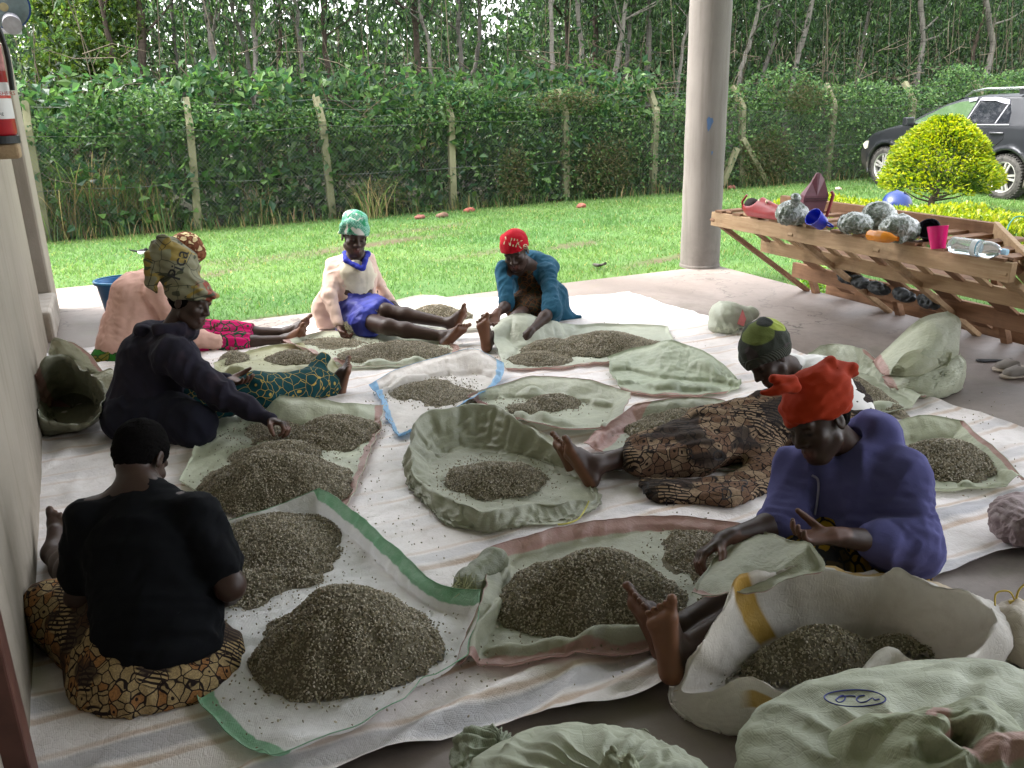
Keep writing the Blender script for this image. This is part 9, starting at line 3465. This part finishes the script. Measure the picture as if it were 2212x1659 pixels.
# ------------------------------------------------------------------ small things
def build_small():
    up = np.array([0, 0, 1.0])
    # blue bucket
    c = G(272, 688, -0.01)
    t = thing('bucket', 'blue plastic bucket standing behind the person in pink', 'bucket', tuple(c))
    MB().lathe(c, up, [(0.0, 0.0), (0.13, 0.0), (0.135, 0.01), (0.178, 0.30), (0.198, 0.305), (0.2, 0.32), (0.185, 0.325), (0.175, 0.31), (0.128, 0.015), (0.0, 0.012)], 40, caps=False).build('body', plain('blue_bucket_plastic', (0.02, 0.12, 0.28), 0.35, 0.08), t, smooth=True)
    MB().lathe(c + up * 0.318, up, [(0.184, 0.0), (0.201, 0.0), (0.203, 0.012), (0.184, 0.013)], 40, caps=False).build('rim', plain('light_blue_plastic', (0.06, 0.27, 0.5), 0.35, 0.05), t, smooth=True)
    # helmet on the hedge
    c = A(1938, 440, 10.6)
    t = thing('helmet', 'dark blue rounded helmet lying on the golden hedge', 'helmet', tuple(c))
    f = Field(0.01)
    f.ell(c, (0.175, 0.15, 0.15), np.array([unit(IX), unit(FWD), up]), 0.02)
    f.cap(c + IY * 0.12, c + IY * 0.155, 0.04, 0.012, 0.03)
    f.ell(c - FWD * 0.05 - IY * 0.17, (0.2, 0.2, 0.1), None, 0.02, 'sub')
    V, Q = f.mesh()
    mesh_np('shell', V, Q, plain('blue_gloss', (0.006, 0.02, 0.10), 0.3, 0.05, spec=0.4), t)
    m = MB()
    m.tube([c + W2(0.165, 0.02, -0.07), c + W2(0.12, 0.05, 0.08), c + W2(0.06, 0.06, 0.125)], 0.014, 6)
    m.build('visor_band', plain('black_band', (0.01, 0.01, 0.012), 0.4), t, smooth=True)
    # green wire hoop
    g = G(2205, 535, -0.1)
    d = depth_of(g) - 1.2
    pts = catmull([A(2174, 545, d), A(2175, 500, d), A(2188, 474, d), A(2206, 468, d), A(2240, 480, d), A(2250, 540, d)], 26)
    o = MB().tube(pts, 0.008, 6).build('wire_hoop', plain('green_coated_wire', (0.02, 0.13, 0.08), 0.4), smooth=True)
    tag(o, 'green coated wire hoop standing at the right edge by the hedge', 'hoop')
    f = Field(0.012)
    f.ell(A(2208, 545, d + 0.1), (0.12, 0.08, 0.05), np.array([unit(IX), unit(FWD), up]), 0.02)
    V, Q = f.mesh()
    V = folds(V, Q, [(3, 12, 0.012, None, None, 1, True)])
    tag(mesh_np('cloth_bundle', V, Q, mat_cloth('teal_bundle', (0.01, 0.13, 0.14))), 'teal cloth bundle under the green hoop at right edge', 'cloth')
    # wagtail
    c = G(309, 557, GZ)
    t = thing('bird', 'small black and white bird standing on the lawn', 'bird', tuple(c))
    f = Field(0.006)
    bx = unit(IX)
    f.ell(c + up * 0.075, (0.055, 0.032, 0.034), np.array([bx, unit(FWD), up]), 0.01)
    f.ell(c + up * 0.105 + bx * 0.05, (0.024, 0.021, 0.022), None, 0.015)
    f.chain([c + up * 0.075 - bx * 0.04, c + up * 0.10 - bx * 0.15], [0.014, 0.009], 0.01)
    f.cap(c + up * 0.105 + bx * 0.07, c + up * 0.102 + bx * 0.092, 0.005, 0.003, 0.004)
    V, Q = f.mesh()
    dark = (V[:, 2] - c[2] > 0.085) | ((V - c) @ bx < -0.05)
    mesh_np('body', V, Q, mat_attr('plumage', 0.8, 0.1), t, col=np.where(dark[:, None], 0.015, 0.7) * np.ones((1, 3)))
    MB().tube([c + up * 0.05, c], 0.004, 5).tube([c + up * 0.05 + bx * 0.015, c + bx * 0.018], 0.004, 5).build('leg', plain('black_leg', (0.02, 0.02, 0.02)), t)
    # reddish bricks and stones on the lawn
    r = np.random.default_rng(6)
    for (u, v, s, lab, c3) in ((1014, 458, 0.10, 'red broken brick lying at the fence foot by the third post', (0.2, 0.06, 0.04)), (907, 473, 0.09, 'reddish flat stone left of the third fence post', (0.16, 0.06, 0.045)),
                               (955, 470, 0.10, 'brown stone half sunk in grass just left of the third post', (0.13, 0.075, 0.05)), (1255, 449, 0.09, 'small red brick piece out on the lawn right of the fourth post', (0.2, 0.065, 0.045)),
                               (1412, 414, 0.11, 'brown stone at the foot of the fifth fence post', (0.15, 0.1, 0.07)), (1580, 408, 0.09, 'red stone right of the cement column in the grass', (0.19, 0.07, 0.05)), (1811, 411, 0.07, 'pale stone on the lawn by the seventh post', (0.4, 0.3, 0.25))):
        c = G(u, v, GZ)
        f = Field(0.012)
        f.ell(c + up * s * 0.3, (s, s * 0.7, s * 0.5), None, 0.02)
        V, Q = f.mesh()
        V = folds(V, Q, [(int(u), 9, 0.02, None, None, 1, False)])
        tag(mesh_np('stone', V, Q, plain('stone_%d' % u, c3, 0.9, 0.3, 20, 0.4), smooth=False), lab, 'stone', 'stones on the lawn')
    o = MB().tube(catmull([G(1283, 572, GZ + 0.03), G(1292, 573, GZ + 0.045), G(1300, 572, GZ + 0.05), G(1308, 569, GZ + 0.08)], 10), [0.02] * 5 + [0.016] * 5, 6).build('stick', plain('dark_stick', (0.03, 0.025, 0.02)), smooth=True)
    tag(o, 'short dark stick lying in the grass right of the person in teal', 'stick')
    # sandals at the right edge
    for k, (u, v, lab) in enumerate(((2178, 800, 'worn beige slip-on shoe, upper one of the pair at the right edge'), (2196, 815, 'worn beige slip-on shoe, lower one of the pair at the right edge'))):
        c = G(u + 14, v, 0)
        t = thing('shoe', lab, 'shoe', tuple(c), group='pair of shoes on the slab')
        ax = unit(IX * [1, 1, 0] + FWD * [0.15, 0.15, 0])
        sd = np.cross(up, ax)
        f = Field(0.006)
        f.chain([c - ax * 0.10 + up * 0.014, c + ax * 0.0 + up * 0.012, c + ax * 0.10 + up * 0.014], [0.045, 0.034, 0.036], 0.02, up, 0.35)
        V, Q = f.mesh()
        mesh_np('sole', V, Q, plain('beige_sole', (0.36, 0.31, 0.25), 0.7), t)
        f = Field(0.006)
        f.chain([c - ax * 0.09 + up * 0.03, c - ax * 0.02 + up * 0.05], [0.04, 0.042], 0.02, up, 0.8)
        f.ell(c + ax * 0.03 + up * 0.065, (0.075, 0.03, 0.05), np.array([ax, sd, up]), 0.01, 'sub')
        V, Q = f.mesh()
        mesh_np('upper', V, Q, plain('grey_canvas', (0.22, 0.2, 0.18), 0.9), t)
    c = G(2145, 780, 0)
    f = Field(0.006)
    f.chain([c - IX * 0.07, c + IX * 0.05], [0.04, 0.03], 0.02, up, 0.3)
    f.half((0, 0, 0.002), (0, 0, -1))
    V, Q = f.mesh()
    tag(mesh_np('slipper', V, Q, plain('black_rubber', (0.015, 0.015, 0.017), 0.7)), 'flat black slipper lying left of the beige shoes', 'slipper')
    # fire extinguisher on its bracket
    c = np.array([-0.475, 4.85, 1.535])
    t = thing('fire_extinguisher', 'red fire extinguisher with white label hung on the left wall', 'fire extinguisher', tuple(c))
    red = plain('extinguisher_red', (0.36, 0.012, 0.02), 0.3, 0.06, spec=0.5)
    MB().lathe(c, up, [(0.0, 0.0), (0.072, 0.0), (0.078, 0.012), (0.078, 0.42), (0.075, 0.47), (0.03, 0.5), (0.025, 0.53)], 36, caps=False).build('cylinder', red, t, smooth=True)
    MB().lathe(c - up * 0.035, up, [(0.0, 0), (0.084, 0), (0.084, 0.034), (0.0, 0.034)], 32, caps=False).build('base_ring', plain('black_plastic', (0.02, 0.022, 0.025), 0.5), t)
    lab = MB().lathe(c, up, [(0.0792, 0.075), (0.0792, 0.235)], 36, caps=False).build('label', plain('white_label', (0.68, 0.66, 0.66), 0.45, 0.03), t, smooth=True)
    MB().lathe(c, up, [(0.0795, 0.165), (0.0795, 0.178)], 36, caps=False).build('label_band', plain('label_red', (0.5, 0.05, 0.03), 0.45), t, smooth=True)
    MB().lathe(c, up, [(0.0793, 0.285), (0.0793, 0.40)], 36, caps=False).build('instruction_panel', plain('panel_red_white', (0.5, 0.2, 0.2), 0.45, 0.3, 40), t, smooth=True)
    m = MB()
    m.bar(c + up * 0.53, c + up * 0.56 + np.array([0, -0.12, 0.02]), 0.03, 0.015)
    m.tube(catmull([c + up * 0.53, c + up * 0.6 + np.array([0.05, -0.06, 0]), c + up * 0.4 + np.array([0.1, -0.06, 0]), c + up * 0.2 + np.array([0.095, -0.05, 0])], 14), 0.011, 8)
    m.build('valve', plain('valve_black', (0.02, 0.02, 0.022), 0.4), t, smooth=True)
    for txt, z, s, cl in (('SUPPLY', 0.222, 0.018, (0.35, 0.02, 0.02)), ('REFILL', 0.205, 0.018, (0.35, 0.02, 0.02)), ('EXTINGUISHERS', 0.186, 0.024, (0.4, 0.01, 0.01)), ('60 kg', 0.10, 0.022, (0.03, 0.03, 0.05))):
        tg = unit(np.array([CAM[0] - c[0], CAM[1] - c[1], 0]))
        p = c + tg * 0.08 + up * z
        u_, v_, d_ = proj(p)
        lettering(txt, (u_[0] + 6, v_[0]), d_[0], s, np.cross(up, tg), up, cl, 'label_text', lab, t, 0.0008)
    b = MB()
    b.box((-0.60, 4.79, 1.43), (-0.40, 4.91, 1.498))
    o = b.build('wall_bracket', mat_wood('bracket_wood', (0.3, 0.2, 0.12), (0.45, 0.33, 0.2)), bevel=0.012)
    tag(o, 'wooden bracket block under the fire extinguisher on left wall', 'bracket')
    # blue and grey fitting at the top left corner
    c = A(12, 8, 7.55)
    t = thing('wall_fitting', 'blue and grey round metal fitting above the pillar, top left corner', 'fitting', tuple(c))
    ax = unit(CAM - c + np.array([0, 0, -1.5]))
    MB().lathe(c, ax, [(0.0, 0.16), (0.10, 0.16), (0.172, 0.15), (0.175, 0.12), (0.0, 0.12)], 36, caps=False).build('end_plate', plain('grey_metal', (0.09, 0.12, 0.13), 0.45, 0.2), t, smooth=False)
    MB().lathe(c, ax, [(0.0, -0.2), (0.185, -0.2), (0.19, 0.115), (0.0, 0.118)], 36, caps=False).build('drum', plain('deep_blue_paint', (0.012, 0.04, 0.16), 0.4, 0.1), t, smooth=False)
    MB().lathe(c + ax * 0.16 - IX * 0.02, ax, [(0.04, 0), (0.035, 0.012), (0.0, 0.014)], 16, caps=False).build('knob', plain('worn_brass', (0.22, 0.19, 0.1), 0.5), t)
    e = A(26, 52, 7.4)
    MB().lathe(e, ax, [(0.0, -0.16), (0.07, -0.16), (0.075, 0.06), (0.0, 0.062)], 24, caps=False).build('pipe', plain('grey_pipe', (0.2, 0.2, 0.22), 0.4), t, smooth=False)
    MB().bar(A(-30, 60, 7.6), A(40, 64, 7.6), 0.12, 0.08).build('mount', plain('pale_grey', (0.33, 0.33, 0.36), 0.6), t, bevel=0.01)
    # white paper strip on the pillar
    m = MB()
    m.bar(A(110, 633 * 0 + 440, 7.45), A(115, 480, 7.45), 0.02, 0.004, FWD)


build_small()
